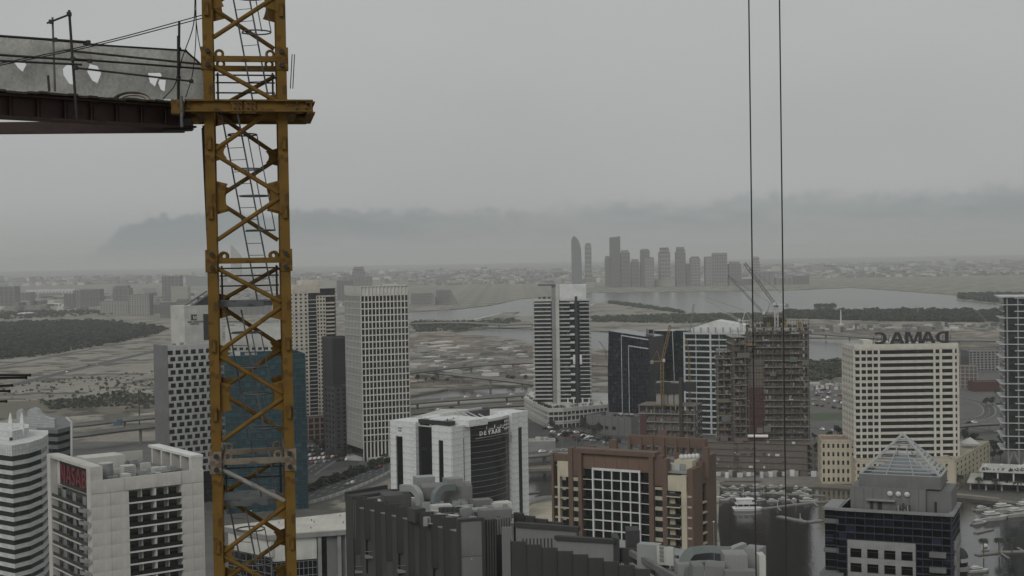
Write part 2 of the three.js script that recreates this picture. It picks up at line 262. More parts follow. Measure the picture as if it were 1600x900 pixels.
// an elevated road: deck, parapets and each pier
const decks = {};
function viaduct(key, label, list, w, high, every) {
  const pts = smooth(list.map(([x, y]) => G(x, y, high)), 28), o = pts[Math.floor(pts.length / 2)].clone().setY(0), g = thing('elevated_road', label, 'bridge', o, 'elevated roads of the interchange'); decks[key] = pts;
  const loc = pts.map((p) => new THREE.Vector3(p.x - o.x, 0, p.z - o.z)), pos = [], idx = [], uv = []; let s = 0;
  const side = loc.map((p, i) => { const a = loc[Math.max(0, i - 1)], b = loc[Math.min(loc.length - 1, i + 1)], l = Math.hypot(b.x - a.x, b.z - a.z); return [-(b.z - a.z) / l, (b.x - a.x) / l]; });
  function sweep(prof) { const pos = [], idx = [], uv = [], n = prof.length; let s = 0; loc.forEach((p, i) => { if (i) s += p.distanceTo(loc[i - 1]); prof.forEach(([e, y]) => { pos.push(p.x + side[i][0] * e, high + y, p.z + side[i][1] * e); uv.push(s, e + y); }); if (i) for (let k = 0; k < n; k++) { const a = (i - 1) * n + k, b = (i - 1) * n + (k + 1) % n, c = a + n, d = b + n; idx.push(a, c, b, b, c, d); } });
    const q = new THREE.BufferGeometry(); q.setAttribute('position', new THREE.Float32BufferAttribute(pos, 3)); q.setAttribute('uv', new THREE.Float32BufferAttribute(uv, 2)); q.setIndex(idx); const r = q.toNonIndexed(); r.computeVertexNormals(); return r; }
  const h = w / 2;
  mesh(g, 'girder', sweep([[-h, -0.5], [-h, 0], [h, 0], [h, -0.5], [h * 0.5, -1.9], [-h * 0.5, -1.9]]), M.deck);
  mesh(g, 'road_surface', ribbon(loc.map((p) => p.clone().setY(high)), w - 1, 0.02), M.road);
  for (const k of [-1, 1]) mesh(g, 'parapet', sweep([[k * h, 0.01], [k * h, 1.1], [k * (h - 0.3), 1.1], [k * (h - 0.3), 0.01]]), M.concrete);
  let acc = every / 2; for (let i = 1; i < loc.length; i++) { acc += loc[i].distanceTo(loc[i - 1]); if (acc > every) { acc = 0; mesh(g, 'pier', new THREE.CylinderGeometry(1.1, 0.9, high - 1.8, 10).translate(loc[i].x, (high - 1.8) / 2, loc[i].z), M.concrete); } }
  return g;
}
viaduct('upper', 'elevated road sweeping behind the lattice tower, highest of the interchange', [[560, 596], [640, 582], [740, 571], [832, 566], [960, 571], [1080, 582]], 11, 12, 46);
viaduct('lower', 'elevated road dipping toward the glass towers below the highest deck', [[560, 568], [640, 577], [720, 586], [832, 599], [960, 622]], 10, 8, 40);
viaduct('wide', 'wide elevated road crossing the canal in front of the interchange', [[560, 638], [640, 629], [730, 622], [840, 615], [960, 612]], 15, 6, 38);
viaduct('wideNear', 'wide elevated road nearest to the canal beside the white glass office', [[560, 660], [640, 645], [740, 636], [840, 631], [960, 634]], 15, 6, 38);
viaduct('canalBridge', 'low road bridge over the canal between white office and brown block', [[640, 716], [740, 716], [820, 711], [880, 706], [960, 712], [1110, 728]], 15, 7, 30);
viaduct('west', 'elevated railway deck with concrete pier on the sandy plain', [[-120, 684], [60, 682], [115, 680], [180, 672], [250, 664], [340, 654]], 10, 12, 60);
viaduct('westRoad', 'elevated road running beside the railway deck on the sandy plain', [[-120, 668], [60, 666], [115, 664], [180, 657], [250, 650], [340, 640]], 12, 8, 60);
viaduct('east', 'curving flyover beside the cream tower leading to the glass tower', [[1440, 676], [1500, 664], [1540, 661], [1600, 659], [1700, 662]], 11, 7, 34);
viaduct('farBridge', 'long low bridge over the lagoon inlet beyond the building site', [[600, 512], [640, 506], [720, 504], [790, 507], [835, 506], [900, 510]], 16, 7, 60);
viaduct('eastBridge', 'long bridge over the channel behind the cream tower', [[1180, 514], [1262, 520], [1330, 525], [1420, 530], [1560, 532], [1700, 538]], 14, 8, 55);

// ---------- far things ----------
// lumps of foliage: many small faces round a centre
function clump(r, n, hgt = 1, leaf = 0.28) {
  const pos = [], nor = [];
  for (let i = 0; i < n; i++) { const a = rnd() * 6.283, z = rr(-0.6, 1), q = Math.sqrt(Math.max(0, 1 - z * z)), k = r * Math.pow(rnd(), 0.3), c = new THREE.Vector3(Math.cos(a) * q * k, (z * k) * hgt, Math.sin(a) * q * k), s = r * leaf * rr(0.6, 1.4);
    const nn = new THREE.Vector3(rr(-1, 1), rr(0.1, 1.4), rr(-1, 1)).normalize(), t = new THREE.Vector3(rr(-1, 1), rr(-1, 1), rr(-1, 1)).cross(nn).normalize(), b = new THREE.Vector3().crossVectors(nn, t);
    const v = [[-1, -0.6], [1, -0.6], [0.7, 0.7], [-0.7, 0.7]].map(([x, y]) => c.clone().addScaledVector(t, x * s).addScaledVector(b, y * s)); for (const j of [0, 1, 2, 0, 2, 3]) { pos.push(v[j].x, v[j].y, v[j].z); nor.push(nn.x, nn.y, nn.z); } }
  const g = new THREE.BufferGeometry(); g.setAttribute('position', new THREE.Float32BufferAttribute(pos, 3)); g.setAttribute('normal', new THREE.Float32BufferAttribute(nor, 3)); return g;
}
function inPoly(x, y, p) { let c = false; for (let i = 0, j = p.length - 1; i < p.length; j = i++) if ((p[i][1] > y) !== (p[j][1] > y) && x < (p[j][0] - p[i][0]) * (y - p[i][1]) / (p[j][1] - p[i][1]) + p[i][0]) c = !c; return c; }
const bush = clump(1, 46, 0.9);
function wood(name, label, list, n, r0, r1, m = M.leaf) {   // a mass of trees: nobody could count it
  const p = GP(list), xs = p.map((q) => q[0]), zs = p.map((q) => q[1]), im = new THREE.InstancedMesh(bush, m, n), mm = new THREE.Matrix4(), q = new THREE.Quaternion(), c = new THREE.Color(); let k = 0, guard = 0;
  while (k < n && guard++ < n * 60) { const x = rr(Math.min(...xs), Math.max(...xs)), z = rr(Math.min(...zs), Math.max(...zs)); if (!inPoly(x, z, p)) continue; const r = r0 + (r1 - r0) * Math.pow(rnd(), 1.8); q.setFromAxisAngle(new THREE.Vector3(0, 1, 0), rnd() * 6.28); mm.compose(new THREE.Vector3(x, r * 0.5, z), q, new THREE.Vector3(r * rr(0.9, 1.5), r * rr(0.55, 1.25), r)); im.setMatrixAt(k, mm); const t = rr(0.6, 1.35); im.setColorAt(k, c.setRGB(t * rr(0.9, 1.1), t, t * 0.9)); k++; }
  im.count = k; im.name = numbered(name); tag(im, label, 'trees', null, 'stuff'); scene.add(shade(im)); return im;
}
wood('mangrove_wood', 'dark wood on the plain behind the sandy road', [[-60, 508], [60, 504], [140, 503], [220, 509], [262, 515], [240, 524], [160, 540], [60, 557], [-60, 566]], 2600, 3, 7);
wood('mangrove_wood', 'long dark strip of mangroves along the near shore of the lagoon', [[1225, 489], [1400, 488], [1720, 490], [1720, 504], [1500, 503], [1380, 502], [1300, 500], [1225, 497]], 2600, 4, 8);
wood('mangrove_wood', 'dark mangroves on the headland jutting into the lagoon', [[1500, 462], [1720, 462], [1720, 482], [1570, 475], [1500, 467]], 1800, 5, 9);
wood('mangrove_wood', 'small mangrove islet out in the open lagoon', [[1273, 478.2], [1305, 477], [1306, 479.3], [1275, 480]], 90, 2, 4.5);
wood('scrub', 'line of scrub along the sand spit in the lagoon', [[955, 471], [1000, 477], [1062, 486], [1070, 490], [1000, 481], [950, 474]], 420, 2.5, 4.5, M.leafgrey);
wood('scrub', 'dark scrub on the sand flats behind the glass towers', [[925, 497], [1050, 493], [1225, 491], [1225, 504], [1050, 505], [925, 503]], 1200, 2.5, 5, M.leafgrey);
wood('scrub', 'scattered scrub over the sandy plain', [[0, 600], [240, 580], [250, 640], [0, 625]], 200, 0.7, 1.9, M.leafgrey);
wood('scrub', 'dense scrub in front of the sandy plain near the railway', [[60, 628], [200, 612], [250, 616], [250, 632], [80, 640]], 520, 0.7, 2, M.leafgrey);
wood('grove', 'grove of grey-green trees beyond the unfinished tower', [[1264, 568], [1330, 564], [1334, 590], [1264, 596]], 240, 1.6, 4.2, M.leafgrey);
wood('roadside_planting', 'trees lining the far edge of the plain', [[0, 488], [330, 474], [330, 484], [0, 500]], 700, 3, 5.5, M.leafgrey);
wood('roadside_planting', 'bushes along the boulevard below the lattice tower', [[480, 770], [548, 746], [608, 722], [606, 717], [540, 740], [480, 760]], 150, 1.4, 2.6);
wood('scrub', 'bushes on the shore below the terraced hotel', [[640, 503], [740, 503], [800, 498], [815, 503], [720, 516], [650, 520]], 500, 2, 4, M.leafgrey);

// city too far to tell apart
function farCity(name, label, list, n, w0, w1, h0, h1, mats) {
  const p = GP(list), g = new THREE.BoxGeometry(1, 1, 1); g.translate(0, 0.5, 0);
  const im = new THREE.InstancedMesh(g, mats, n), mm = new THREE.Matrix4(), q = new THREE.Quaternion(), c = new THREE.Color();
  for (let k = 0; k < n; k++) { const u = rnd(), v = rnd(), y = list[0][1] + (list[1][1] - list[0][1]) * Math.pow(v, 0.8), x = list[0][0] + (list[1][0] - list[0][0]) * u, pp = G(x, y - 0.0175 * (x - list[0][0])); q.setFromAxisAngle(new THREE.Vector3(0, 1, 0), rnd() * 1.5); const big = rnd() < 0.06 ? 2.2 : 1; mm.compose(new THREE.Vector3(pp.x, 0, pp.z), q, new THREE.Vector3(rr(w0, w1) * big, rr(h0, h1) * (rnd() < 0.08 ? 1.8 : 1), rr(w0, w1))); im.setMatrixAt(k, mm); const t = rnd() < 0.25 ? rr(1.1, 1.8) : rr(0.3, 0.95); im.setColorAt(k, c.setRGB(t, t * 0.99, t * 0.97)); }
  im.name = numbered(name); tag(im, label, 'city', null, 'stuff'); scene.add(shade(im));
}
const farM = mat(0.3, 0.295, 0.285);
farCity('distant_city', 'pale low city far behind the lagoon and the plain', [[-150, 438], [1750, 450]], 3600, 15, 60, 6, 22, farM);
farCity('distant_city', 'pale sheds and houses behind the far shore of the lagoon', [[600, 436], [1750, 447]], 2400, 12, 44, 4, 12, farM);
farCity('distant_city', 'low houses and sheds at the far edge of the plain', [[-100, 462], [560, 490]], 420, 12, 40, 4, 12, farM);
farCity('site_sheds', 'sheds, cabins and stacked material on the building site', [[640, 532], [835, 590]], 150, 2.5, 22, 0.6, 2.6, farM);
farCity('site_sheds', 'sheds and stacked material on the sand behind the cream tower', [[1260, 512], [1700, 520]], 160, 4, 16, 2, 6, farM);
farCity('site_sheds', 'low cabins and parked plant beside the unfinished tower', [[1262, 600], [1335, 610]], 60, 2, 7, 1.5, 4, farM);
// ---------- the towers of the middle distance ----------
const SK = (list, top) => list.map(([x, d]) => { const p = P(x, top, d * K); return [p.x, p.z]; });
// white lattice office tower
{
  const b = building('lattice_tower', 'white office tower wrapped in a square lattice of fins', [563, 695], [637, 706], 447, 30), H = b.H, y1 = b.hAt(691), crown = b.hAt(462);
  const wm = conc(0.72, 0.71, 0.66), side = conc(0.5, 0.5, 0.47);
  mesh(b.g, 'core', prismGeo(inset(b.pts, 0.6), 0, H - 1), M.gblack);
  mesh(b.g, 'crown_wall', prismGeo(inset(b.pts, 0.45), crown, H - 0.6), wm);
  grid(b.g, b.F, { v0: y1, v1: crown, nu: 13, nv: 22, pier: 0.55, span: 0.75, deep: 0.5, mw: wm, mg: null });
  const w1 = new MB(), w2 = new MB(); for (let k = 0; k < 22; k++) for (let i = 0; i < 13; i++) { const du = b.W / 13, dv = (crown - y1) / 22, q = (i > 8 && rnd() < 0.9) || rnd() < 0.04 ? w2 : w1; q.box(b.F, i * du + 0.28, (i + 1) * du - 0.28, y1 + k * dv + 0.38, y1 + (k + 1) * dv - 0.38, -0.2, -0.1); }  // greyer panes in the last columns have a reflection painted into their colour
  w1.build(b.g, 'window_glazing', M.gblack, true); w2.build(b.g, 'window_glazing', M.ggrey, true);
  for (let i = 0; i <= 13; i++) { const u = i * b.W / 13; piece(b.g, 'crown_fin', wm, b.F, Math.max(0, u - 0.2), Math.min(b.W, u + 0.2), crown, H, -0.4, 0.56); }
  for (let i = 0; i <= 13; i++) { const u = i * b.W / 13; piece(b.g, 'column', wm, b.F, Math.max(0, u - 0.35), Math.min(b.W, u + 0.35), 0, y1, -0.4, 0.5); }
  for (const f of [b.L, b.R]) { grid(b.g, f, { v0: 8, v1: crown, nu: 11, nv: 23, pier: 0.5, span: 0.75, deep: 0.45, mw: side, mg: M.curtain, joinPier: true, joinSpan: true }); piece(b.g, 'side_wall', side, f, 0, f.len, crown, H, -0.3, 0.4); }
  piece(b.g, 'top_rail', wm, b.F, 0, b.W, H - 0.5, H, -0.5, 0.6);
  mesh(b.g, 'podium', prismGeo(SK([[540, 700], [640, 690], [648, 705], [548, 730]], 720).map(([x, z]) => [x - b.g.position.x, z - b.g.position.z]), 0, 2.2), M.offwhite);
}
// cream residential tower behind it
{
  const b = building('residential_tower', 'slim cream residential tower with balcony bays and a brick base', [458, 768], [524, 782], 452, 24), H = b.H, W = b.W, y0 = b.hAt(652), n = 33, dv = (H - y0) / n, cr = conc(0.6, 0.56, 0.49);
  mesh(b.g, 'core', prismGeo(inset(b.pts, 0.5), 0, H), M.gdark);
  grid(b.g, b.F, { u0: 0, u1: W * 0.34, v0: y0, v1: H, nu: 3, nv: n, pier: 2.0, span: 1.5, deep: 0.4, mw: cr, mg: null, joinSpan: true });
  for (let k = 0; k <= n - 3; k++) piece(b.g, 'balcony_slab', M.offwhite, b.F, W * 0.345, W * 0.53, y0 + k * dv, y0 + k * dv + 0.5, -0.2, 0.7);
  grid(b.g, b.F, { u0: W * 0.535, u1: W * 0.75, v0: y0, v1: H - 5, nu: 3, nv: n - 1, pier: 0.9, span: 1.3, deep: 0.6, mw: cr, mg: null, joinSpan: true });
  for (let k = 0; k <= n - 4; k++) piece(b.g, 'balcony', cr, b.F, W * 0.755, W * 0.96, y0 + k * dv, y0 + k * dv + 1.1, -0.2, 0.8);
  piece(b.g, 'crown_wall', cr, b.F, 0, W * 0.62, H - 3, H + 3, -9, 0.5); piece(b.g, 'crown_wall', cr, b.F, W * 0.7, W, H - 6, H - 5, -9, 0.5);
  piece(b.g, 'roof_house', cr, b.F, W * 0.25, W * 0.7, H + 3, H + 6, -12, -4);
  for (const f of [b.L, b.R]) grid(b.g, f, { v0: y0, v1: H, nu: 6, nv: n, pier: 1.8, span: 1.4, deep: 0.4, mw: cr, mg: null, joinSpan: true, joinPier: true });
  const br = conc(0.2, 0.12, 0.1); mesh(b.g, 'brick_base', prismGeo(b.pts.map(([x, z]) => [x * 1.25 + 4, z * 1.2]), 0, y0), br);
  const bf = new Face(b.pts[0][0] * 1.25 + 4, b.pts[0][1] * 1.2, b.pts[1][0] * 1.25 + 4, b.pts[1][1] * 1.2); grid(b.g, bf, { v0: 1, v1: y0 - 1, nu: 9, nv: 4, pier: 1.2, span: 1.1, deep: 0.3, mw: M.pink, mg: M.gdark, joinPier: true });
}
// two charcoal slabs beside the lattice tower
{
  const b = building('dark_tower', 'charcoal slab tower squeezed against the lattice tower', [519, 730], [552, 735], 530, 22), H = b.H;
  mesh(b.g, 'wall', prismGeo(b.pts, 0, H), M.darker); parapet(b, H, 1, M.dark);
  for (let k = 1; k < 24; k++) piece(b.g, 'floor_band', M.dark, b.F, 0, b.W, k * H / 24, k * H / 24 + 0.25, -0.1, 0.15);
  const c = building('dark_tower', 'lower charcoal block with small windows in front of the dark slab tower', [523, 714], [551, 720], 607, 14); mesh(c.g, 'wall', prismGeo(inset(c.pts, 0.3), 0, c.H), M.gblack);
  grid(c.g, c.F, { v0: 6, v1: c.H, nu: 3, nv: 13, pier: 2.6, span: 1.7, deep: 0.3, mw: M.dark, mg: null }); grid(c.g, c.L, { v0: 0, v1: c.H, nu: 3, nv: 13, pier: 2.6, span: 1.7, deep: 0.3, mw: M.dark, mg: null, joinPier: true, joinSpan: true });
  for (let i = 0; i < 4; i++) piece(c.g, 'column', M.dark, c.F, i * c.W / 3.4, i * c.W / 3.4 + 0.9, 0, 6, -0.2, 0.3); parapet(c, c.H, 1, M.dark);
}
// pale block behind the teal tower
{
  const b = building('pale_block', 'pale concrete block rising behind the teal glass tower', [352, 690], [440, 690], 512, 25); mesh(b.g, 'wall', prismGeo(inset(b.pts, 0.3), 0, b.H), M.gdark);
  grid(b.g, b.F, { v0: 10, v1: b.H - 12, nu: 9, nv: 20, pier: 1.6, span: 1.6, deep: 0.3, mw: M.offwhite, mg: null, joinPier: true, joinSpan: true }); piece(b.g, 'crown_wall', M.offwhite, b.F, 0, b.W, b.H - 12, b.H, -10, 0.4); parapet(b, b.H, 1, M.offwhite);
}
// teal glass tower
{
  const b = building('teal_glass_tower', 'teal curtain-wall glass tower behind the yellow crane mast', [350, 556], [477, 566], 561, 30), H = b.H;
  mesh(b.g, 'glass_body', prismGeo(inset(b.pts, 0.15), 0, H), M.gteal);
  grid(b.g, b.F, { v0: 0, v1: H, nu: 16, nv: 27, pier: 0.14, span: 0.3, deep: 0.12, mw: mat(0.03, 0.045, 0.055, { roughness: 0.4 }), mg: null, pierName: 'mullion', spanName: 'transom' });
  const q = new MB(); for (let k = 0; k < 27; k++) for (let i = 0; i < 16; i++) if (rnd() < 0.35) q.box(b.F, i * b.W / 16 + 0.08, (i + 1) * b.W / 16 - 0.08, k * H / 27 + 0.18, (k + 1) * H / 27 - 1.2, -0.05, 0.03); q.build(b.g, 'window_glazing', mat(0.022, 0.07, 0.085, { roughness: 0.12 }), true);
  grid(b.g, b.R, { v0: 0, v1: H, nu: 10, nv: 27, pier: 0.14, span: 0.3, deep: 0.12, mw: M.black, mg: null, joinPier: true, joinSpan: true, pierName: 'mullion', spanName: 'transom' }); parapet(b, H, 1.4, M.gteal); roofKit(b, H, 8);
}
// chequered hotel tower, with the taller slab behind it
{
  const b = building('chequered_tower', 'grey tower with staggered square windows like a chequerboard', [262, 575], [345, 590], 545, 17), H = b.H, y0 = b.hAt(742), n = 19, dv = (H - y0 - 0.5) / n, W = b.W, m = conc(0.52, 0.525, 0.52);
  mesh(b.g, 'core', prismGeo(inset(b.pts, 0.4), 0, H), M.gblack);
  const pj = new MB(), nc = 7, du = W / nc;
  for (let k = 0; k <= n; k++) piece(b.g, 'spandrel', m, b.F, 0.02, W - 0.02, y0 + k * dv - 0.55, y0 + k * dv + 0.55, -0.3, 0.3);
  for (let k = 0; k < n; k++) { const off = (k % 2) * 0.3 * du; for (let i = 0; i <= nc; i++) { const u = i * du + off - du * 0.35, a = Math.max(0.01, u), e = Math.min(W - 0.01, u + du * 0.32); if (e - a > 0.1) pj.box(b.F, a, e, y0 + k * dv + 0.5, y0 + (k + 1) * dv - 0.5, -0.3, 0.33); const wa = Math.max(0.02, u + du * 0.32), wb = Math.min(W - 0.02, u + du); if (wb - wa > 0.6) piece(b.g, 'window', rnd() < 0.2 ? M.ggrey : M.gdark, b.F, wa, wb, y0 + k * dv + 0.56, y0 + (k + 1) * dv - 0.56, -0.12, 0.0); } }
  pj.build(b.g, 'pier', m, true);
  piece(b.g, 'side_wall', M.midgrey, b.L, 0, b.L.len, 0, H + 1.5, -0.3, 0.3); piece(b.g, 'parapet', m, b.F, 0, W, H, H + 1.6, -0.5, 0.35);
  for (let k = 0; k < 4; k++) piece(b.g, 'podium_glass', M.gblack, b.F, 0, W, y0 - 1 - k * 6, y0 - 0.6 - k * 6 + 0.4, -0.1, 0.4);
  roofKit(b, H, 6);
  const t = building('sign_tower', 'pale slab tower with a dark panel, small sign and sloping roof frame', [288, 640], [346, 652], 478, 18); mesh(t.g, 'wall', prismGeo(t.pts, 0, t.H), M.offwhite);
  const u = (px) => (px - 288) / 58 * t.W, v = (py) => t.hAt(py, 640); piece(t.g, 'dark_panel', M.black, t.F, u(317), u(333), v(533), v(492), -0.1, 0.2);
  piece(t.g, 'sign_plate', M.black, t.F, u(298), u(307), v(501), v(492), 0.0, 0.15); lettering(t.g, 'sign_letter', 'M', 2.2, 0.1, M.offwhite, t.F, u(300.3), v(499.8), 0.16);
  lettering(t.g, 'sign_lettering', 'MILLENNIUM', 1.05, 0.12, M.dark, t.F, u(292.5), v(505), 0.0, false, 1.15); lettering(t.g, 'sign_lettering', 'CENTRAL', 0.8, 0.12, M.dark, t.F, u(296), v(508), 0.0, false, 1.3);
  const p0 = t.F.at(u(297), v(480), -1), p1 = t.F.at(u(334), v(457), -1); mesh(t.g, 'roof_frame', beam(p0, p1, 1.0, 0.8), M.midgrey); mesh(t.g, 'roof_frame', beam(t.F.at(u(297), v(480), -9), t.F.at(u(334), v(457), -9), 1, 0.8), M.midgrey);
  for (let i = 0; i < 5; i++) { const q = i / 4; mesh(t.g, 'roof_slat', beam(new THREE.Vector3().lerpVectors(p0, p1, q), t.F.at(u(297) + (u(334) - u(297)) * q, v(480) + (v(457) - v(480)) * q, -9), 0.3, 0.4), M.midgrey); }
  const pane = new THREE.BufferGeometry().setFromPoints([p0, t.F.at(u(334), v(480), -1), p1]); pane.setAttribute('uv', new THREE.Float32BufferAttribute([0, 0, 5, 0, 5, 5], 2)); pane.computeVertexNormals(); mesh(t.g, 'gable_panel', pane, M.ggrey);
  piece(t.g, 'roof_house', M.ggrey, t.F, u(318), u(340), t.H, v(466), -8, -3);
}
// twin-faced white balcony tower on its round podium
{
  const b = building('balcony_tower', 'tall tower banded with white balconies, a grey spine and white crown box', [832, 845], [922, 843], 469, 22), H = b.H, y0 = 15, u = (px) => (px - 832) / 90 * b.W, n = 26, dv = (H - y0) / n;
  mesh(b.g, 'glass_core', prismGeo(inset(b.pts, 1.2), 0, H - 1), glas(0.1, 0.15, 0.17));
  for (let k = 0; k <= n; k++) { const v = y0 + k * dv; piece(b.g, 'balcony', M.offwhite, b.F, u(831), u(861), v, v + 0.95, -1.3, 0.9); piece(b.g, 'balcony', M.offwhite, b.F, u(873), u(890), v, v + 0.85, -1.3, 0.5); piece(b.g, 'balcony', M.offwhite, b.F, u(905), u(922), v, v + 0.7, -1.3, 0.4); if (k % 2) piece(b.g, 'balcony_end', M.white, b.F, u(890), u(897), v, v + 1.5, -1.3, 0.7);
    piece(b.g, 'balcony', M.offwhite, b.R, 0.5, 20, v, v + 0.7, -1.2, 0.4); piece(b.g, 'balcony', M.offwhite, b.L, 3, 23, v, v + 0.8, -1.2, 0.4); }
  piece(b.g, 'spine_wall', M.grey, b.F, u(862), u(868), 0, b.hAt(445), -20, 1.6); piece(b.g, 'spine_wall', M.offwhite, b.F, u(868), u(873.5), 0, b.hAt(446), -20, 1.2);
  piece(b.g, 'crown_box', M.white, b.F, u(874), u(916), H, b.hAt(446), -19, 0.6); piece(b.g, 'crown_roof', M.midgrey, b.F, u(841), u(867), b.hAt(447), b.hAt(444.5), -18, 3);
  piece(b.g, 'slot', M.black, b.F, u(898), u(902), 0, b.hAt(464), -0.8, 0.95); for (const x of [894, 904.5]) piece(b.g, 'white_panel', M.white, b.F, u(x), u(x + 3.5), b.hAt(570), b.hAt(555), -0.5, 1.0);
  for (const x of [884, 893, 907, 917]) piece(b.g, 'column', M.white, b.F, u(x), u(x + 2), 8, y0 + 4, -1, 1.2); roofKit(b, H, 6, M.dark, u(834), u(860), 2, 18);
  const pl = SK([[819, 885], [833, 850], [848, 826], [857, 815], [880, 816], [950, 834], [952, 900], [830, 920]], 640), o = b.g.position, L = pl.map(([x, z]) => [x - o.x, z - o.z]);
  mesh(b.g, 'podium_glass', prismGeo(inset(L, 1.2), 0, 14), M.ggrey); for (const [a, c] of [[0, 1.2], [4.2, 5.6], [8.6, 9.8], [12.2, 15]]) mesh(b.g, 'podium_band', prismGeo(L, a + (a === 0 ? 3 : 0), c + (a === 0 ? 2.6 : 0)), M.offwhite);
  for (let i = 0; i < L.length - 3; i++) { const f = new Face(L[i][0], L[i][1], L[i + 1][0], L[i + 1][1]), k = Math.max(2, Math.round(f.len / 4)); for (let j = 0; j < k; j++) piece(b.g, 'podium_mullion', M.offwhite, f, j * f.len / k, j * f.len / k + 0.4, 0, 14, -0.9, -0.1); }
  const im = new MB(); for (let i = 0; i < 60; i++) { const t = clump(rr(0.8, 1.7), 20), k = Math.floor(rr(0, 5)), s = rnd(), x = L[k][0] + (L[k + 1][0] - L[k][0]) * s, z = L[k][1] + (L[k + 1][1] - L[k][1]) * s; t.translate(x * 0.9, 15.8, z * 0.93 - 1); im.add(t); } im.build(b.g, 'roof_garden', M.leaf, true);
}
// dark prism towers
{
  const b = building('dark_prism_tower', 'dark blue glass prism tower outlined with thin white frame lines', [951, 805], [1014, 792], 517, 26), H = b.H, W = b.W, u = (px) => (px - 951) / 63 * W, v = (py) => b.hAt(py, 800, 980), gl = glas(0.08, 0.11, 0.18);
  const sh = new THREE.Shape([[0, 0], [W, 0], [W, v(526)], [0, H], [-1.2, H * 0.6], [-1.4, H * 0.3]].map(([x, y]) => new THREE.Vector2(x, y))), g = new THREE.ExtrudeGeometry(sh, { depth: 26, bevelEnabled: false }); g.translate(0, 0, -26); g.rotateY(b.F.ang); const p = b.F.at(0, 0, 0); g.translate(p.x, 0, p.z); mesh(b.g, 'glass_body', g, gl);
  const ln = (x0, y0, x1, y1) => mesh(b.g, 'frame_line', beam(b.F.at(u(x0), v(y0), 0.2), b.F.at(u(x1), v(y1), 0.2), 0.4, 0.8), M.silver); ln(971, 524, 971, 645); ln(971, 524, 1013, 530); ln(982, 540, 982, 645); ln(982, 540, 1013, 544);
  for (let k = 1; k < 24; k++) piece(b.g, 'transom', M.black, b.F, -0.4, W, k * H / 25, k * H / 25 + 0.2, -0.1, 0.06); for (let k = 1; k < 14; k++) piece(b.g, 'mullion', M.black, b.F, k * W / 14, k * W / 14 + 0.14, 0, v(527), -0.1, 0.08);
  const c = building('stair_core_tower', 'slim pale concrete stair tower with stacked window holes between dark prisms', [1012, 806], [1022, 806], 514, 8); mesh(c.g, 'window_glazing', prismGeo(inset(c.pts, 0.4), 0, c.H), M.gdark); grid(c.g, c.F, { v0: 0, v1: c.H, nu: 1, nv: 18, pier: 1.6, span: 1.4, deep: 0.3, mw: M.grey, mg: null }); grid(c.g, c.L, { v0: 0, v1: c.H, nu: 2, nv: 18, pier: 1.4, span: 1.4, deep: 0.3, mw: M.grey, mg: null, joinPier: true, joinSpan: true });  // solid core coloured dark to stand in for shade inside the window holes
  for (let k = 0; k < 12; k++) piece(c.g, 'floor_slab', M.silver, c.F, -5, 0, 20 + k * 2.9, 20.6 + k * 2.9, -6, 0.4);
  const d = building('dark_prism_tower', 'second dark glass prism tower, cut by a pale slanting edge', [1021, 830], [1069, 822], 517, 24); mesh(d.g, 'glass_body', prismGeo(d.pts, 0, d.H), gl); mesh(d.g, 'slanting_edge', beam(d.F.at(d.W * 0.62, d.H, 0.2), d.F.at(d.W * 0.7, 0, 0.2), 0.5, 1.1), M.silver); piece(d.g, 'glass_wing', M.ggreen, d.F, d.W * 0.72, d.W, 0, d.H + 0.5, -5, 0.6);
  for (let k = 1; k < 22; k++) piece(d.g, 'transom', M.black, d.F, 0, d.W * 0.62, k * d.H / 23, k * d.H / 23 + 0.25, -0.1, 0.08);
}
// silver banded block with white vaulted roof
{
  const b = building('silver_tower', 'silver-white banded tower with a white vaulted roof behind the unfinished tower', [1068, 782], [1164, 768], 521, 26), H = b.H, W = b.W, n = 17;
  mesh(b.g, 'glass_core', prismGeo(inset(b.pts, 0.5), 0, H), M.ggreen); for (let k = 0; k <= n; k++) { piece(b.g, 'floor_band', M.silver, b.F, 0.05, W, k * H / n - 0.5, k * H / n + 0.5, -0.3, 0.7); piece(b.g, 'floor_band', M.silver, b.L, 0, 25, k * H / n - 0.5, k * H / n + 0.5, -0.3, 0.4); }
  for (const t of [0, 0.43, 0.73]) piece(b.g, 'pier', M.silver, b.F, W * t, W * t + 1.2, 0, H + 1, -0.3, 0.9); for (const t of [0.2, 0.58]) piece(b.g, 'mullion', M.silver, b.F, W * t, W * t + 0.4, 0, H, -0.3, 0.75);
  const sh = new THREE.Shape(); sh.moveTo(W * 0.12, 0); sh.lineTo(W * 0.1, 3); sh.lineTo(W * 0.5, 9); sh.lineTo(W * 0.98, 5.5); sh.lineTo(W, 0); const g = new THREE.ExtrudeGeometry(sh, { depth: 18, bevelEnabled: false }); g.translate(0, H + 0.3, -21); g.rotateY(b.F.ang); const p = b.F.at(0, 0, 0); g.translate(p.x, 0, p.z); mesh(b.g, 'vaulted_roof', g, M.white);
  for (let i = 0; i < 7; i++) piece(b.g, 'roof_rib', M.silver, b.F, W * (0.15 + i * 0.12), W * (0.15 + i * 0.12) + 0.4, H, H + 4.5, -4, 0.3);
}
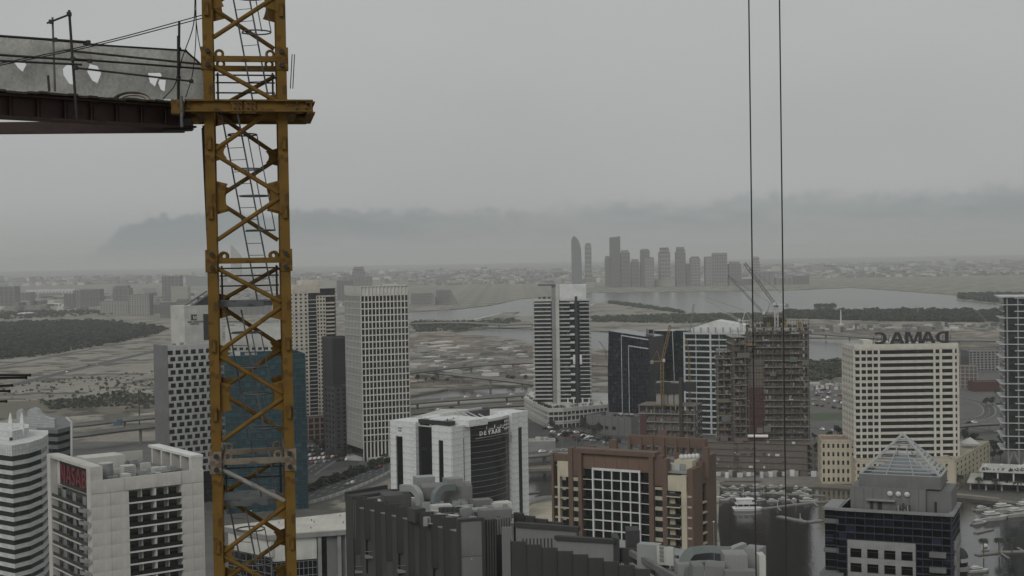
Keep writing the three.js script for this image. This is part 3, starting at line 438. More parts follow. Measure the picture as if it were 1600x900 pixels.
{
  const b = building('grey_shed', 'blank dark grey block with a cluttered flat roof beside the podium', [916, 790], [986, 772], 650, 22); mesh(b.g, 'wall', prismGeo(b.pts, 0, b.H), M.midgrey); parapet(b, b.H, 1.2, M.midgrey); roofKit(b, b.H, 14, M.dark); for (let i = 1; i < 7; i++) piece(b.g, 'wall_joint', M.dark, b.F, b.W * i / 7, b.W * i / 7 + 0.2, 0, b.H, 0, 0.06); for (let i = 0; i < 4; i++) piece(b.g, 'louvre', M.black, b.F, 3 + i * 6.5, 6 + i * 6.5, 4, 6.5, 0, 0.1);
  const c = building('grey_shed', 'small grey block with pale roof edge behind the brown block', [826, 700], [868, 700], 690, 10); mesh(c.g, 'wall', prismGeo(c.pts, 0, c.H), M.grey); parapet(c, c.H, 0.7, M.offwhite); roofKit(c, c.H, 4);
}
// cream tower with roof letters, and its podium
{
  const b = building('cream_tower', 'broad cream apartment tower with roof lettering seen from behind', [1334, 600], [1497, 600], 546, 27), H = b.H, W = b.W, f = (z) => (z - 500) / 610 * W, y0 = b.hAt(728), n = 18, dv = (H - y0) / n, cr = conc(0.62, 0.6, 0.53);
  mesh(b.g, 'core', prismGeo(inset(b.pts, 0.9), 0, H), M.gblack);
  for (let k = 0; k <= n; k++) { const v = y0 + k * dv; piece(b.g, 'floor_band', cr, b.F, 0.02, W - 0.02, v - 0.8, v + 0.7, -0.8, 0.25); piece(b.g, 'floor_band', cr, b.L, 0, 26.5, v - 0.65, v + 0.55, -0.8, 0.25); piece(b.g, 'floor_band', cr, b.R, 0.5, 27, v - 0.65, v + 0.55, -0.8, 0.25); if (k < n) { piece(b.g, 'balcony_rail', M.ggreen, b.F, f(652), f(962), v + 0.72, v + 1.5, -0.05, 0.05); for (const z of [700, 760, 868, 905]) if (rnd() < 0.7) piece(b.g, 'window_blind', M.curtain, b.F, f(z), f(z + rr(12, 36)), v + 0.6, v + 2.2, -0.62, -0.5); } }
  for (const [a, c] of [[533, 543], [570, 577], [607, 614], [640, 651], [964, 976], [1000, 1014], [1076, 1090], [1102, 1110]]) piece(b.g, 'pier', cr, b.F, f(a), f(c), 0, H, -0.8, 0.5);
  for (let i = 0; i < 5; i++) { piece(b.g, 'pier', cr, b.R, i * 6.4, i * 6.4 + 1.2, 0, H, -0.8, 0.45); piece(b.g, 'pier', cr, b.L, i * 6.4, i * 6.4 + 1.2, 0, H, -0.8, 0.45); }
  piece(b.g, 'crown_beam', cr, b.F, 0, W, H - 0.4, H + 2.6, -1.2, 0.6); parapet(b, H, 1.6, cr);
  for (const [a, c, h] of [[572, 625, 4.6], [670, 745, 3.2], [750, 832, 4.6], [840, 930, 2.4]]) piece(b.g, 'roof_house', cr, b.F, f(a), f(c), H, H + h, -16, -6); roofKit(b, H, 10, M.duct, 3, W - 3, 2, 9);
  const s = thing('roof_sign', 'large dark roof letters seen from behind on the cream tower', 'sign', b.g.position.clone().setY(H)), word = 'DAMAC', lw = (f(1085) - f(632)) / 5; for (let i = 0; i < 5; i++) { const o = lettering(s, 'letter', word[i], 6.4, 0.9, M.black, b.F, f(1085) - (i + 1) * lw, 2.6, -4.5, true, 1.4); }
  const rail = s; for (let i = 0; i < 11; i++) { const u = f(632) + i * (f(1085) - f(632)) / 10; mesh(rail, 'sign_strut', beam(b.F.at(u, 0, -8), b.F.at(u, 7, -5), 0.25, 0.25), M.dark); } mesh(rail, 'sign_rail', beam(b.F.at(f(632), 2.4, -4.4), b.F.at(f(1085), 2.4, -4.4), 0.3, 0.3), M.dark);
}
{
  function lowBlock(label, A, B, top, D, nu, nv, roofm) { const b = building('podium_block', label, A, B, top, D, 'cream podium blocks under the cream tower'), cr = conc(0.52, 0.47, 0.36); mesh(b.g, 'wall', prismGeo(inset(b.pts, 0.3), 0, b.H), M.gdark); for (const f of [b.F, b.R, b.L]) { const q = f === b.F ? nu : Math.max(2, Math.round(f.len / b.W * nu)); grid(b.g, f, { v0: 0, v1: b.H, nu: q, nv, pier: f.len / q * 0.55, span: b.H / nv * 0.5, deep: 0.35, mw: cr, mg: null, joinSpan: f !== b.F, joinPier: f !== b.F }); } mesh(b.g, 'roof_deck', prismGeo(inset(b.pts, 0.35), b.H, b.H + 0.25), roofm); parapet(b, b.H + 0.05, 1.1, cr); return b; }
  lowBlock('cream podium block with a pink roof beside the quay palms', [1283, 606], [1336, 604], 690, 22, 7, 5, M.pink);
  lowBlock('long cream podium block under the middle of the cream tower', [1337, 590], [1492, 585], 722, 20, 18, 4, M.beige); lowBlock('cream podium wing stepping away beyond the tower to the terrace', [1492, 584], [1546, 640], 722, 22, 9, 5, M.beige);
  const t = thing('tent_canopy', 'white tent canopy on the cream podium wing roof', 'canopy', P(1516, 706, 625 * K).setY(P(1492, 722, 584 * K).y)); const g = new THREE.ConeGeometry(6.5, 3.4, 4, 1); g.rotateY(0.7); g.translate(0, 4.6, 0); mesh(t, 'canopy', g, M.white); for (const [x, z] of [[4, 0.6], [-4, -0.6], [0.6, 4], [-0.6, -4]]) mesh(t, 'post', new THREE.CylinderGeometry(0.12, 0.12, 3, 6).translate(x, 1.5, z), M.white);
}
// glass tower cut by the picture's edge
{
  const b = building('finned_glass_tower', 'dark glass tower with long white floor fins above a terraced podium', [1568, 640], [1690, 632], 466, 30), H = b.H, y0 = b.hAt(702), n = 23;
  mesh(b.g, 'glass_core', prismGeo(inset(b.pts, 0.4), y0 - 1, H), glas(0.1, 0.15, 0.17)); for (let k = 0; k <= n; k++) { const v = y0 + k * (H - y0) / n; piece(b.g, 'floor_fin', M.silver, b.F, k % 2 ? 6 : -2.6, b.W, v - 0.22, v + 0.3, -1, k % 2 ? 1.4 : 1.0); piece(b.g, 'floor_fin', M.silver, b.L, 4, b.L.len, v - 0.2, v + 0.25, -0.5, k % 2 ? 0.5 : 2.2); }
  for (let i = 0; i < 4; i++) piece(b.g, 'column', M.grey, b.F, 1.5 + i * 6, 2.3 + i * 6, 0, H, 0.1, 0.5); piece(b.g, 'crown_glass', M.gblue, b.F, 0, b.W, H - 6, H + 0.5, -1, 0.2); piece(b.g, 'roof_slab', M.silver, b.F, -3, b.W, H + 0.5, H + 1.2, -28, 2);
  for (let i = 0; i < 5; i++) { mesh(b.g, 'leaning_column', beam(b.F.at(1 + i * 8, 0, 1), b.F.at(5 + i * 8, y0, -1), 1, 1), M.grey); mesh(b.g, 'leaning_column', beam(b.F.at(9 + i * 8, 0, 1), b.F.at(5 + i * 8, y0, -1), 1, 1), M.grey); }
  const c = building('terraced_podium', 'dark terraced podium with planted white-edged decks beside the marina', [1518, 585], [1680, 570], 734, 30); const o = c.g.position; for (const [h, e] of [[c.H, 0], [c.H * 0.45, -6]]) { piece(c.g, 'deck_slab', M.offwhite, c.F, e + 4, c.W, h - 0.7, h, -26, 2 - e * 0.5); piece(c.g, 'glass_wall', M.gdark, c.F, 6 + e, c.W, h - c.H * 0.5, h - 0.7, -25, -2); for (let i = 0; i < 7; i++) piece(c.g, 'column', M.offwhite, c.F, 5 + e + i * 8, 5.8 + e + i * 8, h - c.H * 0.5, h - 0.7, 0.4, 1.2); }
  const im = new MB(); for (let i = 0; i < 90; i++) { const t = clump(rr(0.5, 1.3), 18), p = c.F.at(rr(3, c.W), i % 2 ? c.H + 0.5 : c.H * 0.45 + 0.5, rr(-3, i % 2 ? 1 : 4)); t.translate(p.x, p.y, p.z); im.add(t); } im.build(c.g, 'terrace_planting', M.leaf, true); for (let i = 0; i < 12; i++) { const p = c.F.at(rr(6, c.W), c.H, rr(-10, 0)); mesh(c.g, 'parasol', new THREE.ConeGeometry(1.3, 0.8, 8).translate(p.x, c.H + 2.4, p.z), M.white); }
}
{
  const b = building('patterned_office', 'blue-grey office with a dotted window pattern beyond the cream tower', [1514, 1150], [1572, 1150], 549, 30); mesh(b.g, 'core', prismGeo(inset(b.pts, 0.4), 0, b.H), M.gblue); grid(b.g, b.F, { v0: 0, v1: b.H, nu: 10, nv: 8, pier: 1.4, span: 1.2, deep: 0.4, mw: M.fargrey, mg: null, joinPier: true, joinSpan: true }); parapet(b, b.H, 1, M.fargrey);
  const c = building('concrete_frame', 'unfinished concrete frame block beside the blue-grey office', [1494, 1010], [1528, 1005], 572, 18); mesh(c.g, 'core', prismGeo(inset(c.pts, 2), 0, c.H), M.rawconc); grid(c.g, c.F, { v0: 0, v1: c.H, nu: 5, nv: 6, pier: 0.9, span: 0.7, deep: 1.4, back: -1.4, mw: M.concrete, mg: null });
  const d = building('red_hoarding', 'low dark red walled block behind the flyover', [1521, 985], [1566, 985], 598, 16); mesh(d.g, 'wall', prismGeo(d.pts, 0, d.H), M.redpaint); parapet(d, d.H, 0.6, M.redpaint);
}
// far towers and blocks: body, ribs, crown
function farTower(name, label, x0, x1, top, base, m, o = {}) {
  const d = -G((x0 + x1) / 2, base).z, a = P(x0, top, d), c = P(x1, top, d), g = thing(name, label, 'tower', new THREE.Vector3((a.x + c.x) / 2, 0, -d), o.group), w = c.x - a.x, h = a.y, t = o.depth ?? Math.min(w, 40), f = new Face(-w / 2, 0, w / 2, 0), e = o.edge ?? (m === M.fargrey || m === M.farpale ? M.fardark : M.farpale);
  if (o.curve) { const sh = new THREE.Shape(); sh.moveTo(-w / 2, 0); sh.lineTo(-w / 2, h * 0.9); sh.quadraticCurveTo(-w * 0.42, h, -w * 0.25, h); sh.quadraticCurveTo(w * 0.3, h * 0.95, w * 0.42, h * 0.72); sh.lineTo(w / 2, 0); const q = new THREE.ExtrudeGeometry(sh, { depth: t, bevelEnabled: false }); q.translate(0, 0, -t); mesh(g, 'tower_body', q, m); }
  else if (o.slant) { const sh = new THREE.Shape([[-w / 2, 0], [w / 2, 0], [w / 2, h * (1 - o.slant)], [-w / 2, h]].map((p) => new THREE.Vector2(...p))), q = new THREE.ExtrudeGeometry(sh, { depth: t, bevelEnabled: false }); q.translate(0, 0, -t); mesh(g, 'tower_body', q, m); }
  else { const hb = o.crown ? h * (1 - o.crown) : h; piece(g, 'tower_body', m, f, 0, w, 0, hb, -t, 0); if (o.crown) piece(g, 'crown', m, f, w * 0.12, w * 0.88, hb, h, -t * 0.9, -t * 0.1); }
  const ribs = o.ribs ?? 4; if (!o.curve && !o.slant && ribs) for (let i = 0; i <= ribs; i++) piece(g, 'rib', e, f, Math.max(0, i * w / ribs - w * 0.03), Math.min(w, i * w / ribs + w * 0.03), 0, h * (o.crown ? 0.97 - o.crown : 0.98), 0.0, 1.2);
  const nb = o.bands ?? (o.curve || o.slant ? 0 : 9); for (let k = 1; k <= nb; k++) piece(g, 'floor_band', e, f, 0.2, w - 0.2, k * h / (nb + 1), k * h / (nb + 1) + h / nb * 0.3, 0, 0.8);
  for (let k = 1; k <= (o.steps ?? 0); k++) piece(g, 'terrace_step', m, f, w + (k - 1) * w * 0.09, w + k * w * 0.09, 0, h * (1 - k * 0.17), -t, -0.3);
  if (o.podium) piece(g, 'podium', e, f, -w * 0.4, w * 1.4, 0, h * o.podium, -t * 1.2, t * 0.3);
  return g;
}
const cg = { group: 'towers on the far shore of the lagoon' };
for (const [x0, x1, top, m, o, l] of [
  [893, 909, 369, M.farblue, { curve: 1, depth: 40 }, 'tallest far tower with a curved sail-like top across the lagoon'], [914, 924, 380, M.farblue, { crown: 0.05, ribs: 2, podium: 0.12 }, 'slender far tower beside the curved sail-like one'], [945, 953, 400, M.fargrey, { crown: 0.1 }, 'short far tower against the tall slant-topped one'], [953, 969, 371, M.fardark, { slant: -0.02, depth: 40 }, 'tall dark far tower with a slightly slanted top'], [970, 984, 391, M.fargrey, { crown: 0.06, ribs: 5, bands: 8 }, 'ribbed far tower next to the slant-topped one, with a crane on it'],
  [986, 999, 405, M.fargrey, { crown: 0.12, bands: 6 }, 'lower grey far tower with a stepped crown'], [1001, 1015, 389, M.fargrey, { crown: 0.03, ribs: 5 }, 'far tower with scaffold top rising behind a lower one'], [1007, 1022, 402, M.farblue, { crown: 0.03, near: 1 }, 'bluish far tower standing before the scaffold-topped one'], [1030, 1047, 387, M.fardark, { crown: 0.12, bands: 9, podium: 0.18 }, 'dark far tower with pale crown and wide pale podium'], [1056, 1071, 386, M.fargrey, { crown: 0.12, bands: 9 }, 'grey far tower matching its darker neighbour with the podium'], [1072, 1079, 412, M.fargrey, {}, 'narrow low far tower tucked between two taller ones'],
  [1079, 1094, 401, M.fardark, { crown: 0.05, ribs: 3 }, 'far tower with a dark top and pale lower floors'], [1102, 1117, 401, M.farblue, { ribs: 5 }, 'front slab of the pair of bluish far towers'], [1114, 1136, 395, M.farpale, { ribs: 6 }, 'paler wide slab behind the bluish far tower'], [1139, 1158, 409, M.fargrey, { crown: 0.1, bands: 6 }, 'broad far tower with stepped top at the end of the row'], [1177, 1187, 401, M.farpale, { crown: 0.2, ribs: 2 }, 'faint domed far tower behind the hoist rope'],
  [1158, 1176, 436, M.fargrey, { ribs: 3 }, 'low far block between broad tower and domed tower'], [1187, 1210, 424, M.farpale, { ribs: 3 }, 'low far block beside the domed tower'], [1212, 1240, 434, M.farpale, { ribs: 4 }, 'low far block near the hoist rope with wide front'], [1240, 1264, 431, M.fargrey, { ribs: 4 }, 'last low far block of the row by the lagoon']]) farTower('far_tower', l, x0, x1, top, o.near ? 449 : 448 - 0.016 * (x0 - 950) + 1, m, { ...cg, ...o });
const wg = { group: 'apartment blocks at the far edge of the plain' };
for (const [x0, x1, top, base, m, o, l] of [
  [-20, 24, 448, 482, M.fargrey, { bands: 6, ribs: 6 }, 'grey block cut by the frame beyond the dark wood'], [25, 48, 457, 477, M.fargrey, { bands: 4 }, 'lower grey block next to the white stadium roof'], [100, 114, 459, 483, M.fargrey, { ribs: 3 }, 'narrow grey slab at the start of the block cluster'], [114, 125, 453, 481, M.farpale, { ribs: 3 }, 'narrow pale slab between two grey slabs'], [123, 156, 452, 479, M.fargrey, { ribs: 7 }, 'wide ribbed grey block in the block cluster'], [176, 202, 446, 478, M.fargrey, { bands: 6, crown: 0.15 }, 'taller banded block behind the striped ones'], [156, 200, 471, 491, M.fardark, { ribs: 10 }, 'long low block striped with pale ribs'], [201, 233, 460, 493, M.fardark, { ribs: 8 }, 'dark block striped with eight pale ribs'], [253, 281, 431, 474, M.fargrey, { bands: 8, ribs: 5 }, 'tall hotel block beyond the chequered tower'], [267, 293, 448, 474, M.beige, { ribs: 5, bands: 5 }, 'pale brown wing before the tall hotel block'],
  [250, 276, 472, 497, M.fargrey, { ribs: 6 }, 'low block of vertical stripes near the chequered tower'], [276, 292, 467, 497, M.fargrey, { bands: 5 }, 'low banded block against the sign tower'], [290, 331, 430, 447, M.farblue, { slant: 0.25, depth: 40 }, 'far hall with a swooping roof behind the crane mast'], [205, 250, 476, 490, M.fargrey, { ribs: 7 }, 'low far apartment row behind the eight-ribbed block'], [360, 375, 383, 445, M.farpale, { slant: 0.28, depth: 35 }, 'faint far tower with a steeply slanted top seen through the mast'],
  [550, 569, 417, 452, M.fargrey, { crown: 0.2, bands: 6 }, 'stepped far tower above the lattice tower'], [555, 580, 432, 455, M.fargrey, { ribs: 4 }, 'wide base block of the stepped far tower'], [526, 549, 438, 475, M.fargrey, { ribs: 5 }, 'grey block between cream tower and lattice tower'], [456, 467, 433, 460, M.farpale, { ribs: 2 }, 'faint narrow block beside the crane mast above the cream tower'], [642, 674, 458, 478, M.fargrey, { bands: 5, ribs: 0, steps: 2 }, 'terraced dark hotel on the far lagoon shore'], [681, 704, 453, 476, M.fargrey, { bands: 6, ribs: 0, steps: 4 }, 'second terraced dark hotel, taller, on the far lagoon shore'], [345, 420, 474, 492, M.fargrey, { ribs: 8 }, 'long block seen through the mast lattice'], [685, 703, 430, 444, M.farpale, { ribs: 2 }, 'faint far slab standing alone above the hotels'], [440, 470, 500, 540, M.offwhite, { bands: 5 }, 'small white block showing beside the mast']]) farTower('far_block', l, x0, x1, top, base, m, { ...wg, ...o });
{ // white stadium roof arches and shells beyond the blocks
  const y = 458; for (let i = 0; i < 1; i++) { const d = -G(80, 461).z, t = thing('stadium', 'long white arched stadium roof beyond the grey blocks', 'stadium', P(80, 461, d).setY(0)), w = P(125, 461, d).x - P(48, 461, d).x; for (let k = 0; k < 15; k++) { const g = new THREE.SphereGeometry(1, 10, 5, 0, 6.283, 0, 1.57); g.scale(w / 28, 17, 40); g.translate(-w / 2 + (k + 0.5) * w / 15, 7, 0); mesh(t, 'roof_arch', g, M.white); } mesh(t, 'stand', new THREE.BoxGeometry(w, 7, 70).translate(0, 3.5, 0), M.fargrey); }
  for (const [x, q, w, h, l] of [[43, 491, 30, 5.5, 'low white dome roof on the edge of the dark wood'], [83, 479, 34, 11, 'white shell roof between stadium and grey blocks']]) { const d = -G(x, q).z, t = thing('shell_roof', l, 'building', G(x, q)), g = new THREE.SphereGeometry(1, 18, 6, 0, 6.283, 0, 1.57); g.scale(w, h, w * 0.7); mesh(t, 'shell', g, M.white); mesh(t, 'base_wall', new THREE.CylinderGeometry(w * 0.8, w * 0.8, 2, 20).translate(0, 1, 0), M.fargrey); }
}
// ---------- nearer buildings ----------
function arcGeo(cx, cz, r, a0, a1, y0, y1, t = 0.3, n = 16) { const o = [], q = []; for (let i = 0; i <= n; i++) { const a = a0 + (a1 - a0) * i / n; o.push([cx + Math.cos(a) * r, cz + Math.sin(a) * r]); q.push([cx + Math.cos(a) * (r - t), cz + Math.sin(a) * (r - t)]); } return prismGeo([...o, ...q.reverse()], y0, y1); }
function ductGeo(pts, w, h) { const c = new THREE.CatmullRomCurve3(pts, false, 'catmullrom', 0.3), s = new THREE.Shape([[-w / 2, -h / 2], [w / 2, -h / 2], [w / 2, h / 2], [-w / 2, h / 2]].map((p) => new THREE.Vector2(...p))); return new THREE.ExtrudeGeometry(s, { steps: 26, bevelEnabled: false, extrudePath: c }); }
// concrete hotel with the red sign
{
  const b = building('sign_hotel', 'pale concrete hotel with a recessed red sign and balcony rows', [143, 295], [318, 310], 752, 36), { g, F, L, R, H, W } = b, m = conc(0.54, 0.53, 0.5), top = m;
  mesh(g, 'wall', prismGeo(inset(b.pts, 6), 0, H - 1.7), M.midgrey);
  const f = (z) => (z - 450) / 570 * W, fl = 3.42, n = 13;
  for (const [a, c] of [[450, 632], [902, 1020]]) for (let k = 0; k < 12; k++) { piece(g, 'concrete_panel', m, F, f(a), (f(a) + f(c)) / 2 - 0.03, H - 3.6 - (k + 1) * 3.6, H - 3.62 - k * 3.6, -2, 0); piece(g, 'concrete_panel', m, F, (f(a) + f(c)) / 2 + 0.03, f(c), H - 3.6 - (k + 1) * 3.6, H - 3.62 - k * 3.6, -2, 0); }
  for (const [a, c] of [[450, 612], [612, 900], [900, 1020]]) piece(g, 'parapet_panel', m, F, f(a) + 0.03, f(c) - 0.03, H - 3.55, H, -0.5, a === 612 ? 0.35 : 0.12);
  for (let k = 0; k < n; k++) {
    const v = H - 3.6 - fl * (k + 1), e = f(902), s = f(632);
    const bs = piece(g, 'balcony_slab', M.white, F, s, e, v - 0.42, v, -1.7, 0.3); under(bs, piece(g, 'balcony_rail', M.gblack, F, s + 0.05, e - 0.05, v + 0.02, v + 1.15, 0.0, 0.08)); piece(g, 'room_wall', M.grey, F, s, e, v, v + fl - 0.25, -1.75, -1.6);
    for (let i = 0; i < 4; i++) { const u = s + 0.4 + i * (e - s) / 4; piece(g, 'window', M.gblack, F, u, u + (e - s) * 0.17, v, v + 2.75, -1.6, -1.5); if (i) piece(g, 'balcony_wall', M.offwhite, F, u - 0.35 - (i % 2 ? 0.0 : 0.4), u - 0.2, v, v + fl - 0.25, -1.6, i % 2 ? -0.6 : 0.05); }
  }
  // sign side
  const l0 = 3, l1 = L.len - 0.2; piece(g, 'side_frame', m, L, 0, 3, 0, H + 3.8, -3.2, 0.2); piece(g, 'side_frame', m, L, l1 - 3.2, l1, 0, H + 3.8, -3.2, 0.2); piece(g, 'frame_top', top, L, 3, l1 - 3.2, H + 3.0, H + 3.8, -3.4, 0.25); piece(g, 'frame_back', m, L, 3, l1 - 3.2, H - 5, H + 3.0, -3.4, -1.8);
  piece(g, 'sign_board', M.darker, L, l0 + 4, l1 - 3.3, H - 4.4, H + 2.9, -1.7, -1.2);
  const s = lettering(g, 'sign_lettering', 'NASAB', 5.0, 0.4, M.redsign, L, l0 + 5.0, H - 3.2, -1.1, false, 0.98);
  for (let k = 0; k < 15; k++) { const v = H - 5 - fl * (k + 1); const bs = piece(g, 'balcony_slab', M.offwhite, L, 3, l1 - 3.2, v - 0.22, v + 0.16, -2.2, 0.1); under(bs, piece(g, 'balcony_rail', M.gblack, L, 3.05, l1 - 3.25, v + 0.17, v + 1.1, -0.15, -0.05)); for (let i = 0; i < 7; i++) { const u = 4 + i * (l1 - 7) / 7; piece(g, 'window', i % 2 ? M.curtain : M.ggrey, L, u, u + 2.6, v + 0.2, v + 2.7, -1.6, -1.5); } }
  for (let k = 0; k < 15; k++) { const v = H - 5 - fl * (k + 1); mesh(g, 'corner_balcony', arcGeo(F.at(-0.2, 0, -2.4).x, F.at(-0.2, 0, -2.4).z, 2.6, 1.2, 3.9, v, v + 0.9, 0.25, 8), M.grey); }
  // far side frame, roof deck and plant
  mesh(g, 'roof_deck', prismGeo(inset(b.pts, 5), H - 1.6, H - 1.2), M.midgrey);
  piece(g, 'side_frame', m, R, 0.5, 2.6, H - 2, H + 3.4, -3.2, 0); for (let i = 0; i < 4; i++) piece(g, 'side_frame', m, R, 8 + i * 7, 9 + i * 7, H - 2, H + 3.4, -3.2, 0); piece(g, 'frame_top', M.white, R, 0.4, 32, H + 3.4, H + 4.1, -3.4, 0.2); piece(g, 'frame_back', m, R, 2.6, 31, H - 2, H + 3.4, -0.5, -0.1);
  const rf = (u, z, n) => F.at(u * W, H + z, n); const tk = rf(0.24, 0, -10); mesh(g, 'water_tank', new THREE.CylinderGeometry(1.9, 1.9, 4.4, 18).translate(tk.x, H + 0.8, tk.z), M.duct); mesh(g, 'tank_lid', new THREE.CylinderGeometry(2.0, 2.05, 0.3, 18).translate(tk.x, H + 3.1, tk.z), M.offwhite);
  piece(g, 'roof_cabinet', M.offwhite, F, W * 0.36, W * 0.36 + 3.6, H - 1.2, H + 2.1, -10, -7); for (let i = 0; i < 6; i++) piece(g, 'louvre', M.grey, F, W * 0.36 + 0.2, W * 0.36 + 3.4, H - 0.9 + i * 0.5, H - 0.7 + i * 0.5, -7, -6.9);
  roofKit({ g, F, W, D: 36 }, H - 1.2, 26, M.duct, 5, W - 5, 2, 33); piece(g, 'stair_house', m, F, W * 0.2, W * 0.55, H - 1.2, H + 3.2, -30, -22); piece(g, 'rear_wall', m, F, 4, W - 4, H - 1.2, H + 2.2, -35.5, -35);
  for (let i = 0; i < 3; i++) { const a = F.at(W * 0.5 + i * 2, H - 0.5, -4 - i), c = F.at(W * 0.9, H - 0.5, -7 - i); mesh(g, 'roof_pipe', bar(a, c, 0.16), M.duct); } for (let i = 0; i < 7; i++) { const a = F.at(W * 0.52 + i * 1.6, H - 1.2, -3); mesh(g, 'rail_post', bar(a, a.clone().setY(H + 0.9), 0.05), M.metal); } mesh(g, 'roof_rail', bar(F.at(W * 0.52, H + 0.9, -3), F.at(W * 0.52 + 9.6, H + 0.9, -3), 0.05), M.metal);
}
// white banded round tower with roof sails, and the dark drum behind
{
  const raw = [[-70, 470], [-45, 452], [-15, 441], [19, 434], [45, 440], [66, 450], [76, 462], [76, 472], [-70, 488]], top = 706, o = P(10, top, 440 * K).setY(0), g = thing('banded_tower', 'white banded tower with rounded corner and pale tiled crown', 'building', o), pl = SK(raw, top).map(([x, z]) => [x - o.x, z - o.z]), H = P(19, 713, 434 * K).y, m = clad(0.6, 0.62, 0.61);
  mesh(g, 'glass_core', prismGeo(inset(pl, 0.7), 0, H + 1), glas(0.05, 0.08, 0.08)); for (let k = 0; k < 15; k++) mesh(g, 'floor_band', prismGeo(pl, H - 3.75 * (k + 1) - 0.1, H - 3.75 * k - 2.2), m); mesh(g, 'crown_band', prismGeo(pl, H, H + 4.4), m);
  for (let i = 0; i < pl.length - 3; i++) { const f = new Face(pl[i][0], pl[i][1], pl[i + 1][0], pl[i + 1][1]), n = Math.round(f.len / 1.6); for (let j = 0; j < n; j++) piece(g, 'tile_joint', M.grey, f, j * f.len / n, j * f.len / n + 0.08, H + 0.02, H + 4.38, -0.05, 0.03); piece(g, 'tile_joint', M.grey, f, 0, f.len, H + 2.1, H + 2.18, -0.05, 0.04); }
  const up = SK([[-60, 465], [-20, 452], [20, 446], [46, 455], [46, 466], [-60, 480]], top).map(([x, z]) => [x - o.x, z - o.z]); mesh(g, 'penthouse', prismGeo(up, H + 4.4, H + 8.2), m); const pf = new Face(up[2][0], up[2][1], up[3][0], up[3][1]); for (let j = 0; j < 6; j++) piece(g, 'tile_joint', M.grey, pf, j * pf.len / 6, j * pf.len / 6 + 0.08, H + 4.4, H + 8.2, -0.05, 0.04); piece(g, 'vent', M.black, pf, -2.2, -0.8, H + 4.6, H + 5.8, 0, 0.6);
  const sail = (px, py0, py1, w, d, name) => { const p = P(px, py0, d * K), h = P(px, py1, d * K).y - p.y, sh = new THREE.Shape(); sh.moveTo(0, 0); sh.quadraticCurveTo(w * 0.1, h * 0.75, w * 0.7, h); sh.quadraticCurveTo(w * 1.25, h * 0.7, w, 0); const q = new THREE.ExtrudeGeometry(sh, { depth: 0.5, bevelEnabled: true, bevelSize: 0.1, bevelThickness: 0.1, bevelSegments: 1 }); q.translate(p.x - o.x, p.y, p.z - o.z); mesh(g, name, q, M.cladwhite); };
  sail(13, 681, 645, 1.7, 452, 'roof_sail'); sail(31, 681, 645, 1.7, 452, 'roof_sail'); sail(0, 681, 668, 1.8, 455, 'roof_sail');
}
{
  const raw = [[30, 530], [60, 500], [90, 497], [110, 506], [113, 530], [60, 560]], o = P(85, 670, 500 * K).setY(0), g = thing('drum_building', 'dark curved drum building with a translucent ribbed shell roof and white mast', 'building', o), pl = SK(raw, 670).map(([x, z]) => [x - o.x, z - o.z]), H = P(95, 671, 497 * K).y;
  mesh(g, 'glass_core', prismGeo(inset(pl, 0.8), 0, H - 1), M.gblack); for (let k = 0; k < 10; k++) mesh(g, 'floor_band', prismGeo(pl, H - 3.6 * k - 1.9, H - 3.6 * k), M.midgrey);
  for (const [px, w, hpx, d, ph] of [[47, 12.5, 45, 505, 0], [30, 6.5, 43, 520, 1]]) { const p = P(px, 680, d * K), h = hpx / FOCAL * d * K, sh = new THREE.Shape(); sh.moveTo(0, 0); sh.lineTo(0, h * 0.86); sh.quadraticCurveTo(w * 0.3, h * 1.12, w * 0.5, h * 0.78); sh.quadraticCurveTo(w * 0.62, h * 0.6, w, h * 0.58); sh.lineTo(w, 0); const q = new THREE.ExtrudeGeometry(sh, { depth: 3, bevelEnabled: false, curveSegments: 10 }); q.translate(p.x - o.x, p.y, p.z - o.z); mesh(g, 'shell_roof', q, clad(0.42, 0.44, 0.45));
    for (let j = 1; j < 9; j++) mesh(g, 'shell_rib', beam(new THREE.Vector3(p.x - o.x, p.y + j * h * 0.09, p.z - o.z + 3.1), new THREE.Vector3(p.x - o.x + w * (j > 6 ? 0.5 : 0.98), p.y + j * h * 0.09 - 0.8, p.z - o.z + 3.1), 0.15, 0.15), M.white); }
  const a = P(112, 760, 496 * K), c = P(112, 660, 496 * K), e = P(103, 652, 496 * K); for (const [p, q] of [[a, c], [c, e]]) mesh(g, 'mast', bar(p.clone().sub(o), q.clone().sub(o), 0.55, 8), M.white);
}
